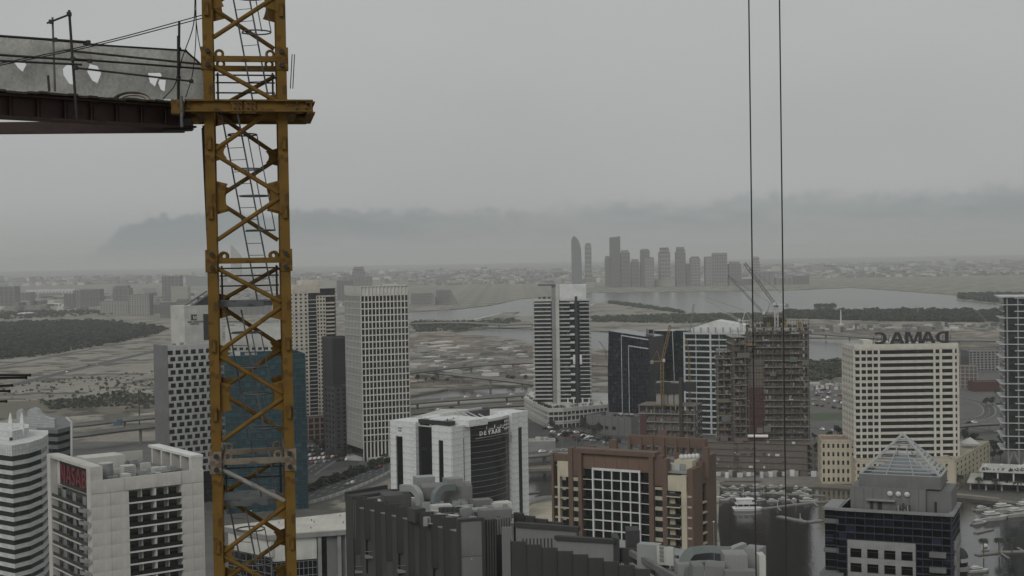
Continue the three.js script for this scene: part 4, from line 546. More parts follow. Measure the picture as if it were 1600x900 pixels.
// low block with a pale flat roof and glass grid
{
  const b = building('flat_roof_block', 'block with a wide pale overhanging flat roof and gridded glass', [420, 300], [575, 306], 836, 12), { g, F, L, H, W } = b, rm = conc(0.55, 0.54, 0.49);
  const slab = [F.at(-0.6, 0, 0.8), F.at(W, 0, 0.8), F.at(W, 0, -26), F.at(-11, 0, -17)].map((p) => [p.x, p.z]); mesh(g, 'roof_slab', prismGeo(slab, H, H + 0.25), rm); mesh(g, 'roof_edge', prismGeo(slab.map(([x, z]) => [x * 1.004, z]), H - 1.3, H - 0.02), M.grey); mesh(g, 'core', prismGeo(inset(slab, 3), 0, H - 1.3), M.midgrey);
  const f2 = new Face(slab[3][0] + 1.5, slab[3][1] + 0.8, slab[0][0] + 1, slab[0][1] - 0.6), ff = new Face(slab[0][0] + 1, slab[0][1] - 1.4, slab[1][0], slab[1][1] - 1.4);
  piece(g, 'upper_wall', M.offwhite, ff, 0, W * 0.45, H - 7.6, H - 1.32, -1, 0); piece(g, 'door', M.black, ff, W * 0.13, W * 0.17, H - 6.4, H - 3.4, -0.02, 0.06); piece(g, 'upper_wall', M.offwhite, f2, 0, f2.len, H - 6.2, H - 1.32, -1, 0);
  for (const u of [0.46, 0.66, 0.74]) piece(g, 'column', M.grey, ff, W * u, W * u + 1.0, 0, H - 1.32, -0.3, 0.6); piece(g, 'glass_wall', M.gblack, ff, W * 0.5, W, 0, H - 1.35, -1.2, -0.6);
  grid(g, ff, { u0: 0, u1: W * 0.45, v0: H - 26, v1: H - 8, nu: 10, nv: 9, pier: 0.12, span: 0.14, deep: 0.15, mw: M.metal, mg: [M.gblack, M.gdark], each: true, pierName: 'mullion', spanName: 'transom' }); grid(g, f2, { v0: H - 26, v1: H - 6.4, nu: 7, nv: 9, pier: 0.14, span: 0.16, deep: 0.15, mw: M.metal, mg: M.gblack, pierName: 'mullion', spanName: 'transom' });
  for (let i = 0; i < 9; i++) { const p = F.at(rr(2, W), H, rr(-20, -4)); mesh(g, 'roof_drain', new THREE.CylinderGeometry(0.12, 0.12, 0.5, 6).translate(p.x, H + 0.5, p.z), M.dark); }
}
// white office with black curved glass and its sign
{
  const top = 662, o = P(705, top, 505 * K).setY(0), g = thing('curved_glass_office', 'white clad office with black curved glass front and name sign', 'building', o);
  const q = (px, d) => { const p = P(px, top, d * K); return [p.x - o.x, p.z - o.z]; }, H = P(705, 666, 500 * K).y, a = q(611, 520), c = q(705, 500), e = q(821, 536), m = M.cladwhite, back = [q(806, 562), q(690, 566)];
  mesh(g, 'core', prismGeo(inset([a, c, e, ...back], 1.2), 0, H - 1.5), M.gblack);
  const F1 = new Face(...a, ...c), F2 = new Face(...c, ...e), u1 = (px) => (px - 611) / 94 * F1.len, u2 = (px) => (px - 705) / 116 * F2.len;
  const slab = (f, a0, a1, v0, v1, n0, n1) => { const k = Math.max(1, Math.round((v1 - v0) / 3.0)); for (let i = 0; i < k; i++) piece(g, 'clad_panel', m, f, a0, a1, v0 + (v1 - v0) * i / k + 0.03, v0 + (v1 - v0) * (i + 1) / k, n0, n1); };
  // left pier tower: two white strips with a slot of glass
  slab(F1, u1(611), u1(620), 0, H + 0.4, -12, 0.8); slab(F1, u1(631), u1(652), 0, H + 0.4, -12, 0.8); slab(F1, u1(620), u1(631), H - 7, H + 0.4, -12, 0.7); slab(F1, u1(620), u1(631), 0, 3, -12, 0.7);
  for (let k = 0; k < 15; k++) piece(g, 'window', M.gblack, F1, u1(620), u1(631), H - 10 - 2.9 * k, H - 7.12 - 2.9 * k, -0.2, 0.1);
  for (const [x, y] of [[0.1, 0], [0.5, 0], [0.1, 1], [0.5, 1]]) piece(g, 'emblem_square', M.dark, F1, u1(624) + x * 3, u1(624) + x * 3 + 0.7, H - 4.6 + y * 1.3, H - 3.9 + y * 1.3, 0.7, 0.8);
  // recessed dark glass bay with projecting black lintel
  for (let k = 0; k < 17; k++) piece(g, 'window', M.gblack, F1, u1(652), u1(676), H - 2.9 * (k + 1), H - 2.9 * k - 0.12, -2.6, -2.4); for (let k = 0; k < 17; k++) piece(g, 'transom', M.midgrey, F1, u1(652), u1(676), H - 2.9 * k - 0.11, H - 2.9 * k, -2.6, -2.3); piece(g, 'lintel', M.black, F1, u1(651), u1(698), H - 0.2, H + 1.7, -6, -1.5);
  // corner: white, two slots
  slab(F1, u1(676), u1(686), 0, H - 0.4, -8, 0.4); slab(F1, u1(697), u1(705), 0, H - 0.4, -8, 0.4); slab(F1, u1(686), u1(697), H - 7, H - 0.4, -8, 0.3); for (let k = 0; k < 15; k++) piece(g, 'window', M.gblack, F1, u1(686), u1(697), H - 9.9 - 2.9 * k, H - 7.03 - 2.9 * k, -0.3, 0);
  slab(F2, 0, u2(713), 0, H - 0.4, -5, 0.4); slab(F2, u2(723), u2(732), 0, H - 0.4, -5, 0.4); slab(F2, u2(713), u2(723), H - 6.5, H - 0.4, -5, 0.3); for (let k = 0; k < 15; k++) piece(g, 'window', M.gblack, F2, u2(713), u2(723), H - 9.4 - 2.9 * k, H - 6.53 - 2.9 * k, -0.3, 0);
  // bowed black glass
  const s0 = u2(732), s1 = u2(795), w = s1 - s0, bow = 3.4, N = 14, at = (t) => F2.at(s0 + w * t, 0, bow * 4 * t * (1 - t) - 0.8), outer = [], inn = []; for (let i = 0; i <= N; i++) { const p = at(i / N); outer.push([p.x, p.z]); } const bk = [F2.at(s1, 0, -6), F2.at(s0, 0, -6)].map((p) => [p.x, p.z]);
  const bowGlass = glas(0.03, 0.035, 0.045, { roughness: 0.12 }); for (let k = 0; k < 18; k++) mesh(g, 'curved_glass', prismGeo([...outer, ...bk], H - 2.75 * (k + 1) - 0.4, H - 2.75 * k - 0.55), bowGlass); const grow = outer.map(([x, z], i) => { const p = F2.at(s0 + w * i / N, 0, bow * 4 * (i / N) * (1 - i / N) - 0.62); return [p.x, p.z]; }); for (let k = 0; k <= 18; k++) mesh(g, 'curved_transom', prismGeo([...grow, ...bk], H - 2.75 * k - 0.54, H - 2.75 * k - 0.41), M.grey);
  mesh(g, 'curved_parapet', prismGeo([...grow, ...bk], H - 0.3, H + 0.9), m);
  // sign on the bowed glass, laid in pieces that follow the curve
  const put = (geo, t, v) => { const p = at(t), d = at(t + 0.01).sub(at(t - 0.01)); geo.rotateY(Math.atan2(-d.z, d.x)); const n = new THREE.Vector3(-d.z, 0, d.x).normalize().multiplyScalar(-0.0); geo.translate(p.x + n.x, v, p.z + n.z); const off = new THREE.Vector3(d.z, 0, -d.x).normalize(); if (off.dot(F2.at(0, 0, 1).sub(F2.at(0, 0, 0))) < 0) off.negate(); geo.translate(off.x * 0.35, 0, off.z * 0.35); mesh(g, 'sign_letter', geo, M.whitepaint); };
  [...'DEYAAR'].forEach((ch, i) => put(new TextGeometry(ch, { font, size: 2.0, depth: 0.2, curveSegments: 3 }).scale(1.2, 1, 1), 0.17 + i * 0.082, H - 6.4));
  for (let r = 0; r < 3; r++) for (let k = 0; k < 3; k++) put(new THREE.CircleGeometry(0.6, 10).scale(1.4, 1, 1), 0.8 + k * 0.07, H - 1.9 - r * 1.75 + 0.3);
  for (const [t, v, ww, h] of [[0.31, -3.9, 0.35, 1.6], [0.36, -4.1, 3.2, 0.35], [0.49, -4.1, 0.35, 1.9], [0.55, -4.1, 3, 0.35], [0.66, -4.1, 0.35, 1.4], [0.7, -4.6, 1.2, 0.35], [0.735, -4.5, 0.35, 1.4], [0.39, -4.9, 0.4, 0.4], [0.42, -4.9, 0.4, 0.4]]) put(new THREE.BoxGeometry(ww, h, 0.15).translate(ww / 2, h / 2, 0), t, H + v);
  piece(g, 'sign_shelf', M.grey, F2, s0 + 2, s1 - 2, H - 7.6, H - 7.3, bow * 0.7 - 0.8, bow * 0.96 - 0.6);
  // end pier
  slab(F2, u2(795), u2(805), 0, H + 1.6, -10, 1.4); slab(F2, u2(812), u2(821), 0, H + 1.6, -10, 1.4); slab(F2, u2(805), u2(812), H - 6, H + 1.6, -10, 1.3); for (let k = 0; k < 16; k++) piece(g, 'window', M.gblack, F2, u2(805), u2(812), H - 8.9 - 2.9 * k, H - 6.03 - 2.9 * k, 0.6, 0.9);
  // roof
  const rd = inset([a, c, e, ...back], 0.9); mesh(g, 'roof_deck', prismGeo(rd, H - 1.5, H - 1.1), M.offwhite); piece(g, 'roof_house', m, F1, u1(640), u1(712), H - 1.1, H + 1.9, -22, -9); piece(g, 'roof_house', m, F2, u2(712), u2(735), H - 1.1, H + 2.2, -16, -7); for (const x of [722, 731]) piece(g, 'louvre', M.black, F2, u2(x - 6), u2(x - 5), H + 1, H + 2.6, -7, -6.9);
  piece(g, 'back_wall', m, F2, u2(735), u2(800), H - 1.1, H + 3.2, -20, -19); for (let i = 0; i < 6; i++) mesh(g, 'roof_fin', beam(F2.at(u2(742 + i * 8), H - 1, -8), F2.at(u2(742 + i * 8), H + 2.6, -18.6), 0.5, 0.5), M.offwhite); piece(g, 'roof_unit', M.dark, F2, u2(775), u2(800), H - 1, H + 2.6, -18, -14); for (let i = 0; i < 8; i++) { const p = F1.at(rr(10, 30), H - 1, rr(-8, -4)); mesh(g, 'roof_unit', boxGeo(rr(1, 2), rr(0.7, 1.4), rr(0.8, 1.6)).translate(p.x, H - 0.6, p.z), M.duct); }
}
// brown apartment block
{
  const b = building('brown_block', 'brown and cream apartment block with green glass by the marina', [863, 369], [1080, 350], 712, 21), { g, F, R, H, W } = b, f = (z) => (z - 205) / 725 * W, fl = 3.4, br = M.brown, cr = conc(0.52, 0.48, 0.37), n = 13, vt = (z) => H + (712 - (640 + z / 3.333)) * 0.206;
  mesh(g, 'core', prismGeo(inset(b.pts, 4.5), 0, H - 3.6), M.gblack);
  const yT = vt(300), row = (k) => yT - fl * (k + 1);
  for (const [a, c, t] of [[205, 216, 225], [297, 320, 190], [354, 373, 200], [724, 747, 200], [788, 812, 220]]) piece(g, 'brown_pier', br, F, f(a), f(c), 0, vt(t), -2.2, a === 354 || a === 724 ? 1.6 : 0.9);
  piece(g, 'portico_beam', br, F, f(350), f(757), vt(212), vt(188), -3, 1.7); for (let i = 0; i < 6; i++) piece(g, 'brown_panel', M.brownlite, F, f(373) + i * (f(724) - f(373)) / 6 + 0.04, f(373) + (i + 1) * (f(724) - f(373)) / 6 - 0.04, vt(300), vt(214), -2, 0.1);
  piece(g, 'brown_frieze', br, F, f(216), f(297), vt(268), vt(228), -2, 0.2); piece(g, 'brown_frieze', br, F, f(320), f(354), vt(345), vt(195), -2, 0.3); piece(g, 'brown_frieze', br, F, f(747), f(788), vt(372), vt(205), -2, 0.3);
  piece(g, 'cream_wall', cr, F, f(236), f(297), vt(350), vt(265), -1.6, 0.6); piece(g, 'cream_wall', cr, F, f(815), f(908), vt(385), vt(305), -5, 0.7); piece(g, 'cream_pier', cr, F, f(236), f(248), 0, vt(265), -1.4, 0.62); piece(g, 'cream_pier', cr, F, f(882), f(908), 0, vt(300), -1.4, 0.72);
  for (let k = 0; k < n; k++) {
    const v = row(k);
    for (let i = 0; i < 5; i++) { const a = f(428) + i * (f(668) - f(428)) / 5, c = f(428) + (i + 1) * (f(668) - f(428)) / 5; piece(g, 'window', [M.ggreen, M.gblack, M.ggreen, M.gdark][Math.floor(rnd() * 4)], F, a + 0.25, (a + c) / 2 - 0.04, v + 0.35, v + fl - 0.15, -0.2, -0.1); piece(g, 'window', [M.ggreen, M.gblack, M.gdark][Math.floor(rnd() * 3)], F, (a + c) / 2 + 0.04, c - 0.25, v + 0.35, v + fl - 0.15, -0.2, -0.1); if (rnd() < 0.35) piece(g, 'curtain', M.curtain, F, a + 0.3, a + rr(0.6, 1.1), v + 0.4, v + fl - 0.2, -0.32, -0.24); }
    piece(g, 'white_band', M.white, F, f(421), f(674), v - 0.1, v + 0.26, -0.4, 0.3);
    for (const [a, c] of [[373, 420], [675, 724]]) { const bs = piece(g, 'balcony_slab', M.offwhite, F, f(a), f(c), v - 0.16, v + 0.12, -1.8, 0.5); under(bs, piece(g, 'balcony_rail', M.gdark, F, f(a) + 0.05, f(c) - 0.05, v + 0.13, v + 1.1, 0.38, 0.43)); piece(g, 'window', M.ggreen, F, f(a) + 0.3, f(c) - 0.3, v + 0.15, v + 2.6, -1.5, -1.4); }
    const q = v - 0.9; piece(g, 'cream_band', cr, F, f(320), f(354), q, q + 1.2, -0.6, 0.3); piece(g, 'window', M.ggreen, F, f(320), f(354), q + 1.2, q + fl, -0.4, -0.3); piece(g, 'cream_band', cr, F, f(747), f(788), q - 1, q + 0.2, -0.6, 0.3); piece(g, 'window', M.ggreen, F, f(747) + 0.05, f(788) - 0.05, q + 0.2, q + fl - 1, -0.4, -0.3);
    if (k) { piece(g, 'balcony_slab', cr, F, f(812), f(880), v - 0.4, v - 0.05, -1.8, 1.6); piece(g, 'balcony_rail', M.ggrey, F, f(813), f(879), v, v + 0.95, 1.45, 1.5); piece(g, 'balcony_wall', cr, F, f(815), f(842), v - 0.05, v + fl - 0.4, -1.6, -0.6); piece(g, 'window', M.gdark, F, f(845), f(880), v, v + 2.6, -1.5, -1.4); piece(g, 'balcony_slab', cr, F, f(248), f(296), v - 0.3, v, -1.6, 0.5); piece(g, 'window', M.gdark, F, f(250), f(294), v, v + 2.3, -1.0, -0.9); piece(g, 'cream_band', cr, F, f(908), f(930), v - 0.4, v + 0.2, -0.6, 0.2); piece(g, 'cream_band', cr, F, f(216), f(236), v - 0.4, v + 0.2, -0.6, 0.2); }
  }
  for (let i = 1; i < 5; i++) { const u = f(428) + i * (f(668) - f(428)) / 5; piece(g, 'white_pier', M.white, F, u - 0.16, u + 0.16, 0, yT, -0.4, 0.36); } for (const z of [421, 665]) piece(g, 'white_pier', M.white, F, f(z), f(z) + 0.5, 0, yT + 0.3, -0.4, 0.5); piece(g, 'white_band', M.white, F, f(421), f(674), yT - 0.2, yT + 0.6, -0.4, 0.45);
  // blank gable with its slot of windows
  piece(g, 'gable_wall', br, R, 0, R.len * 0.4, 0, vt(268), -1.6, 0.4); piece(g, 'gable_wall', br, R, R.len * 0.56, R.len, 0, vt(226), -1.6, 0.4); piece(g, 'gable_wall', br, R, R.len * 0.4, R.len * 0.56, vt(365), vt(250), -1.6, 0.38); for (let k = 2; k < n; k++) { piece(g, 'gable_ledge', cr, R, R.len * 0.4, R.len * 0.56, row(k) - 0.2, row(k) + 0.25, -0.4, 0.7); piece(g, 'window', M.gdark, R, R.len * 0.4, R.len * 0.56, row(k) + 0.3, row(k) + fl - 0.2, -0.4, -0.3); }
  // roof frames and plant
  mesh(g, 'roof_deck', prismGeo(inset(b.pts, 1.2), H - 3.4, H - 3), M.grey); piece(g, 'rear_frame', br, F, f(500), f(905), vt(180) - 1, vt(150) + 0.4, -19, -17.5); for (const z of [500, 560, 620, 680, 745, 810, 890]) piece(g, 'frame_post', br, F, f(z), f(z) + 0.8, H - 3, vt(155) + 0.1, -19, -17); for (const [z0, z1, t] of [[790, 830, 205], [930, 955, 165], [300, 360, 190], [440, 480, 150]]) piece(g, 'brown_fin', br, F, f(z0), f(z1), H - 6, vt(t) - 0.6, -12, -10.5); piece(g, 'roof_house', cr, F, f(815), f(905), H - 4, vt(260) + 1.5, -14, -5); roofKit(b, H - 3, 22, M.duct, f(380), f(900), 4, 17);
  for (let i = 0; i < 5; i++) { const p = F.at(f(840 + i * 14), H + 0.5, -7 - i); mesh(g, 'roof_dish', new THREE.SphereGeometry(1.0, 10, 5, 0, 6.28, 0, 1.1).rotateX(1.2).translate(p.x, H + 1, p.z), M.white); }
}
// dark blue block with the glazed pyramid
{
  const b = building('pyramid_block', 'dark blue glass block with pale window frame under a slatted pyramid roof', [1307, 258], [1487, 250], 797, 17), { g, F, R, L, H, W } = b, f = (z) => (z - 145) / 535 * W, navy = glas(0.045, 0.058, 0.095), band = mat(0.032, 0.038, 0.052, { roughness: 0.35 });
  mesh(g, 'core', prismGeo(inset(b.pts, 0.5), 0, H), navy); for (let k = 0; k < 30; k++) { const v = H - 1.75 * (k + 1); for (const q of [F, R]) piece(g, 'floor_band', band, q, 0.03, q.len - 0.03, v, v + 0.22, -0.4, 0.14); } for (const q of [F, R]) { const n = Math.round(q.len / 2.2); for (let i = 0; i <= n; i++) piece(g, 'mullion', band, q, Math.max(0, i * q.len / n - 0.05), Math.min(q.len, i * q.len / n + 0.05), 0, H, -0.3, 0.1); }
  piece(g, 'roof_edge', M.grey, F, -0.5, W + 0.5, H, H + 0.5, -0.8, 0.6); piece(g, 'roof_edge', M.grey, R, -0.2, R.len, H + 0.01, H + 0.48, -0.8, 0.6); mesh(g, 'roof_deck', prismGeo(b.pts, H - 0.2, H), M.concrete);
  const wing = new Face(F.at(-9, 0, 0).x, F.at(-9, 0, -9).z, F.at(0, 0, 0).x, F.at(0, 0, -0.5).z); piece(g, 'side_wing', navy, F, -3.2, 0, 0, H - 0.4, -13, -2.2); piece(g, 'roof_edge', M.grey, F, -3.6, 0, H - 0.4, H + 0.2, -14, -1.8); for (let k = 0; k < 12; k++) { piece(g, 'floor_band', band, F, -3.2, 0, H - 1.75 * k - 2, H - 1.75 * k - 1.78, -4, -2.05); if (k % 2) piece(g, 'wing_balcony', M.midgrey, F, -3.4, 0.2, H - 3.5 * k, H - 3.5 * k + 1, -3, -1.4); } piece(g, 'lower_wing', M.midgrey, F, -4, 1.6, 0, H - 15, -6, 1.2);
  const s0 = f(198), s1 = f(516), sv = H - 6.8, pg = conc(0.3, 0.3, 0.3); piece(g, 'pale_frame', pg, F, s0, s1, sv - 1.9, sv, -0.3, 0.9); for (let k = 0; k < 12; k++) { const v = sv - 1.9 - 3.5 * k; piece(g, 'pale_frame', pg, F, s0, s1, v - 3.5, v - 2.2, -0.3, 0.86); for (let i = 0; i <= 4; i++) { const c = s0 + i * (s1 - s0) / 4, a = Math.max(s0, c - 0.66), e = Math.min(s1, c + 0.66); piece(g, 'pale_frame', pg, F, a, e, v - 2.2, v, -0.3, 0.9); if (i < 4) { const wn = piece(g, 'window', M.gblack, F, c + 0.66, s0 + (i + 1) * (s1 - s0) / 4 - 0.66, v - 2.2, v, 0.2, 0.3); under(wn, piece(g, 'window_bar', M.dark, F, c + 0.66, s0 + (i + 1) * (s1 - s0) / 4 - 0.66, v - 0.8, v - 0.7, 0.3, 0.36)); } } if (k) { piece(g, 'balcony', pg, F, f(275), f(440), v - 3.4, v - 2.3, 0.9, 2.2); } }
  for (let k = 0; k < 10; k++) piece(g, 'corner_balcony', M.midgrey, F, f(580), f(655), H - 9.5 - 3.5 * k, H - 8.4 - 3.5 * k, 0.1, 1.7); piece(g, 'lower_pier', M.grey, F, f(566), f(640), 0, H - 15, 0, 1.5);
  const r0 = R.len * 0.25, r1 = R.len * 0.8; for (let k = 0; k < 12; k++) { const v = H - 6.5 - 3.5 * k; piece(g, 'pale_frame', pg, R, r0, r1, v - 3.5, v - 2.3, -0.2, 0.6); for (let i = 0; i <= 3; i++) { const c = r0 + i * (r1 - r0) / 3; piece(g, 'pale_frame', pg, R, c - 0.5, c + 0.5, v - 2.3, v, -0.2, 0.65); } }
  { const p = R.at(R.len * 0.75, 0, 0); for (let k = 0; k < 5; k++) mesh(g, 'round_balcony', new THREE.CylinderGeometry(2.8, 2.8, 1, 20).translate(p.x, H - 14.5 - 3.5 * k, p.z), pg); mesh(g, 'round_bay', new THREE.CylinderGeometry(2.3, 2.3, H - 14, 20).translate(p.x, (H - 14) / 2 + 1, p.z), M.gdark); mesh(g, 'bay_dome', new THREE.SphereGeometry(2.4, 16, 6, 0, 6.28, 0, 1.57).translate(p.x, H - 12, p.z), M.dark); }
  // penthouse in two tiers and the slatted pyramid
  const c0 = f(207), c1 = f(652), pm = conc(0.17, 0.174, 0.174); piece(g, 'penthouse', pm, F, c0, c1 - 4.6, H, H + 5.6, -15, -1.6); piece(g, 'penthouse', pm, F, c1 - 4.6, c1 + 1, H, H + 5.2, -15.5, -3.4); piece(g, 'upper_tier', pm, F, c0 + 1.9, c1 - 1.2, H + 5.6, H + 8.6, -15, -2.6);
  for (let i = 0; i < 8; i++) piece(g, 'wall_joint', M.dark, F, c0 + 1 + i * 2.1, c0 + 1.06 + i * 2.1, H + 0.3, H + 5.4, -1.6, -1.56); piece(g, 'door_canopy', pg, F, f(285), f(420), H + 2.6, H + 2.9, -1.6, -0.2); piece(g, 'door', M.black, F, f(300), f(315), H, H + 2.2, -1.6, -1.5); piece(g, 'door', M.black, F, f(335), f(356), H, H + 2.2, -1.6, -1.5); piece(g, 'door', M.black, F, f(594), f(606), H, H + 2.6, -3.4, -3.3);
  for (let i = 0; i < 9; i++) piece(g, 'roof_unit', i % 2 ? M.duct : M.dark, F, f(425 + i * 7), f(432 + i * 7), H, H + rr(0.5, 2.6), -1.5, rr(-1, -0.2)); for (const z of [395, 434, 474]) { const p = F.at(f(z), H + 4.4, -1.35), t = thing('satellite_dish', `round white satellite dish, ${z === 395 ? 'first' : z === 434 ? 'middle' : 'last'} of three on the penthouse wall counting from the sea side`, 'satellite dish', p.clone().add(g.position), 'dishes on the pyramid block'); const q = new THREE.SphereGeometry(0.85, 14, 6, 0, 6.28, 0, 0.9); q.rotateX(Math.PI / 2 + 0.1); q.translate(0, 0, -0.25); mesh(t, 'dish', q.rotateY(F.ang), M.white); mesh(t, 'feed_arm', bar(new THREE.Vector3(0, 0, 0.2), new THREE.Vector3(0, -0.1, 0.9), 0.05), M.grey); }
  const bx = [F.at(c0 + 2.1, H + 8.6, -2.8), F.at(c1 - 1.4, H + 8.6, -2.8), F.at(c1 - 1.4, H + 8.6, -14.8), F.at(c0 + 2.1, H + 8.6, -14.8)], ap = bx.reduce((s, p) => s.add(p), new THREE.Vector3()).multiplyScalar(0.25).setY(H + 17.6), pyr = mat(0.34, 0.35, 0.35, { roughness: 0.5 });
  for (let i = 0; i < 4; i++) { mesh(g, 'pyramid_ridge', beam(bx[i], ap, 0.5, 0.5), pyr); const a = bx[i], c = bx[(i + 1) % 4]; for (let k = 0; k < 11; k++) { const t = k / 12; mesh(g, 'pyramid_slat', beam(a.clone().lerp(ap, t), c.clone().lerp(ap, t), 0.5, 0.16), pyr); } for (const s of [0.33, 0.67]) { const m0 = a.clone().lerp(c, s); mesh(g, 'pyramid_rafter', beam(m0, ap.clone().lerp(m0, 0.33), 0.2, 0.2), pyr); } } { const q = new THREE.ConeGeometry(1, 1, 4, 1, true); const pos = []; for (let i = 0; i < 4; i++) { for (const p of [bx[i], bx[(i + 1) % 4], ap]) { const s = p.clone().lerp(ap.clone().setY(H + 8.6), 0.22); s.y = p.y === ap.y ? H + 13 : p.y; pos.push(s.x, s.y, s.z); } } const q2 = new THREE.BufferGeometry(); q2.setAttribute('position', new THREE.Float32BufferAttribute(pos, 3)); q2.computeVertexNormals(); mesh(g, 'pyramid_inner_roof', q2, M.ggrey.clone()).material.map = null; }
}
// ---------- dark block of upright fin panels, nearest of all ----------
{
  const top = 778, o = P(640, top, 200 * K).setY(0), g = thing('fin_block', 'charcoal block of staggered upright panels with rooftop ducts', 'building', o), q = (px, d, py = top) => { const p = P(px, py, d * K).sub(o); return [p.x, p.z]; }, H = P(562, 778, 205 * K).y, dk = conc(0.042, 0.043, 0.043), dk2 = conc(0.075, 0.077, 0.075), lt = conc(0.18, 0.184, 0.18);
  const a = q(541, 208), c = q(714, 186), e = q(756, 187), far = [q(800, 197), q(738, 214), q(606, 214)];
  mesh(g, 'body', prismGeo(inset([a, c, e, ...far], 1.6), 0, H - 2.2), M.dark); mesh(g, 'roof_deck', prismGeo(inset([a, c, e, ...far], 1.4), H - 2.2, H - 2.0), M.grey);
  const S = new Face(...a, ...c), n = 9, du = (S.len - 3.2) / n; piece(g, 'end_wall', dk, S, 0, 2.6, 0, H, -9, 0.2); piece(g, 'pale_return', lt, S, 2.65, 3.3, H - 8, H - 0.6, -8, 0.1);
  const fw = 2.45; for (let i = 0; i < n; i++) {   // each panel faces the water, the row runs askew
    const p = S.at(3.2 + i * du, 0, 0.2), f = new Face(p.x, p.z, p.x + fw, p.z - 0.35), drop = [11, 7.6, 14, 10.5, 8.5, 12, 15, 9.4, 11.5][i];
    piece(g, 'fin_panel', dk, f, 0, fw, H - drop, H, -0.35, 0); piece(g, 'panel_edge', M.darker, f, -0.12, 0.0, H - drop, H, -2.2, 0.02);
    for (let k = 0; k < 9; k++) { const v = H - drop - 3.5 * k; if ((i + k) % 3 === 0) piece(g, 'fin_panel', dk2, f, 0.05, fw * 0.55, v - 5.2, v - 0.02, -0.5, -0.12); else { piece(g, 'window', M.gblack, f, 0.1, fw - 0.1, v - 3.1, v - 0.05, -1.1, -1.0); piece(g, 'window_bar', M.dark, f, fw * 0.5, fw * 0.55, v - 3.1, v - 0.05, -1.0, -0.95); } if ((i + k * 2) % 4 < 2) { const bs = piece(g, 'balcony_slab', M.grey, f, -0.1, fw, v - 3.5, v - 3.12, -1.4, 0.5); under(bs, piece(g, 'balcony_rail', M.metal, f, -0.1, fw, v - 2.2, v - 2.14, 0.42, 0.47)); } }
  }
  const E = new Face(...c, ...e); for (let k = 0; k < 6; k++) piece(g, 'concrete_panel', lt, E, 0.5, E.len - 0.5, H - 6.2 * (k + 1) - 0.1, H - 6.2 * k - 0.18, -0.8, 0.05); piece(g, 'corner_post', dk, E, 0, 0.48, 0, H + 0.2, -1, 0.25); piece(g, 'corner_post', dk, E, E.len - 0.48, E.len, 0, H + 0.2, -1, 0.25); piece(g, 'wall_coping', dk, E, 0.5, E.len - 0.5, H - 0.16, H + 0.2, -1, 0.25); for (let i = 0; i < 9; i++) piece(g, 'wall_fixing', M.offwhite, E, rr(0.8, 3.8), 0.1 + rr(0.8, 3.8), H - rr(2, 14), H - 2, 0.05, 0.06).scale.set(0.06, 0.02, 1);
  // louvres beyond the corner
  const V = new Face(...e, ...q(800, 190)); piece(g, 'louvre_back', M.black, V, 0, V.len, 0, H - 0.8, -1.6, -0.7); for (let i = 0; i < 11; i++) piece(g, 'louvre_blade', i > 4 ? lt : dk2, V, 0.1 + i * V.len / 11, 0.3 + i * V.len / 11, i > 4 ? H - 3.2 : 0, H - 0.3, -0.7, 0);
  // rear parapets
  const RB = new Face(...q(541, 208), ...q(606, 214)); piece(g, 'parapet', dk, RB, 0, RB.len, H - 1.2, H + 0.5, -0.5, 0); const RC = new Face(...q(606, 214), ...q(738, 214)); piece(g, 'parapet', dk, RC, 0, RC.len, H - 2, H - 0.4, -0.5, 0);
  for (const [x, d, w, l] of [[590, 205, 5.4, 2.2], [676, 196, 3.4, 0.7], [690, 193, 4.6, 0.8]]) { const p = q(x, d); mesh(g, 'pale_roof_sheet', boxGeo(w, 0.12, l).rotateY(-0.5).translate(p[0] + 1, H - 0.8, p[1] - 1), M.offwhite); }
  // big plant boxes and elbow ducts
  const B = (name, px0, px1, d, y0, y1, dep, m) => { const p0 = P(px0, 780, d * K).sub(o), p1 = P(px1, 780, d * K).sub(o), f = new Face(p0.x, p0.z, p1.x, p1.z - 1.2); return piece(g, name, m, f, 0, f.len, H + y0, H + y1, -dep, 0); };
  B('plant_house', 600, 642, 203, -2, 0.7, 5, dk2); B('plant_house', 660, 738, 206, -2, 1.5, 6, lt); B('plant_house', 700, 724, 206, 1.5, 3.0, 3, M.grey); B('plant_box', 676, 706, 198, -1.6, -0.2, 2, M.offwhite); B('plant_box', 652, 680, 212, -1, 2.2, 3, M.duct);
  for (const s of [-1, 1]) { const p = P(668 + s * 12, 780, 204 * K).sub(o); mesh(g, 'elbow_duct', ductGeo([new THREE.Vector3(p.x + s * 3.6, H + 1.7, p.z - 2), new THREE.Vector3(p.x + s * 1.3, H + 1.8, p.z - 0.5), new THREE.Vector3(p.x + s * 0.2, H + 0.8, p.z + 0.6), new THREE.Vector3(p.x - s * 0.1, H - 1.2, p.z + 0.8)], 1.2, 1.2), s > 0 ? M.greendct : M.duct); }
  for (const [x0, x1, d, h, m] of [[735, 765, 196, -0.6, M.duct], [742, 770, 200, 0.2, lt], [700, 716, 194, -0.7, M.dark], [722, 737, 195, 0, M.duct], [770, 800, 200, -0.4, M.offwhite], [648, 664, 193, 0.4, M.dark], [750, 800, 192, 0.2, lt]]) B('plant_box', x0, x1, d, -2, h, 2.6, m);
  for (let i = 0; i < 40; i++) { const p = P(rr(640, 795), 780, rr(191, 206) * K).sub(o); mesh(g, 'roof_unit', boxGeo(rr(0.6, 1.8), rr(0.6, 1.6), rr(0.6, 1.4)).translate(p.x, H - 1.3, p.z), i % 3 ? M.duct : M.dark); } for (let i = 0; i < 5; i++) { const p = P(690 + i * 7, 780, 196 * K).sub(o); mesh(g, 'roof_fan', new THREE.CylinderGeometry(0.6, 0.6, 0.8, 12).translate(p.x, H - 0.4, p.z), M.dark); }
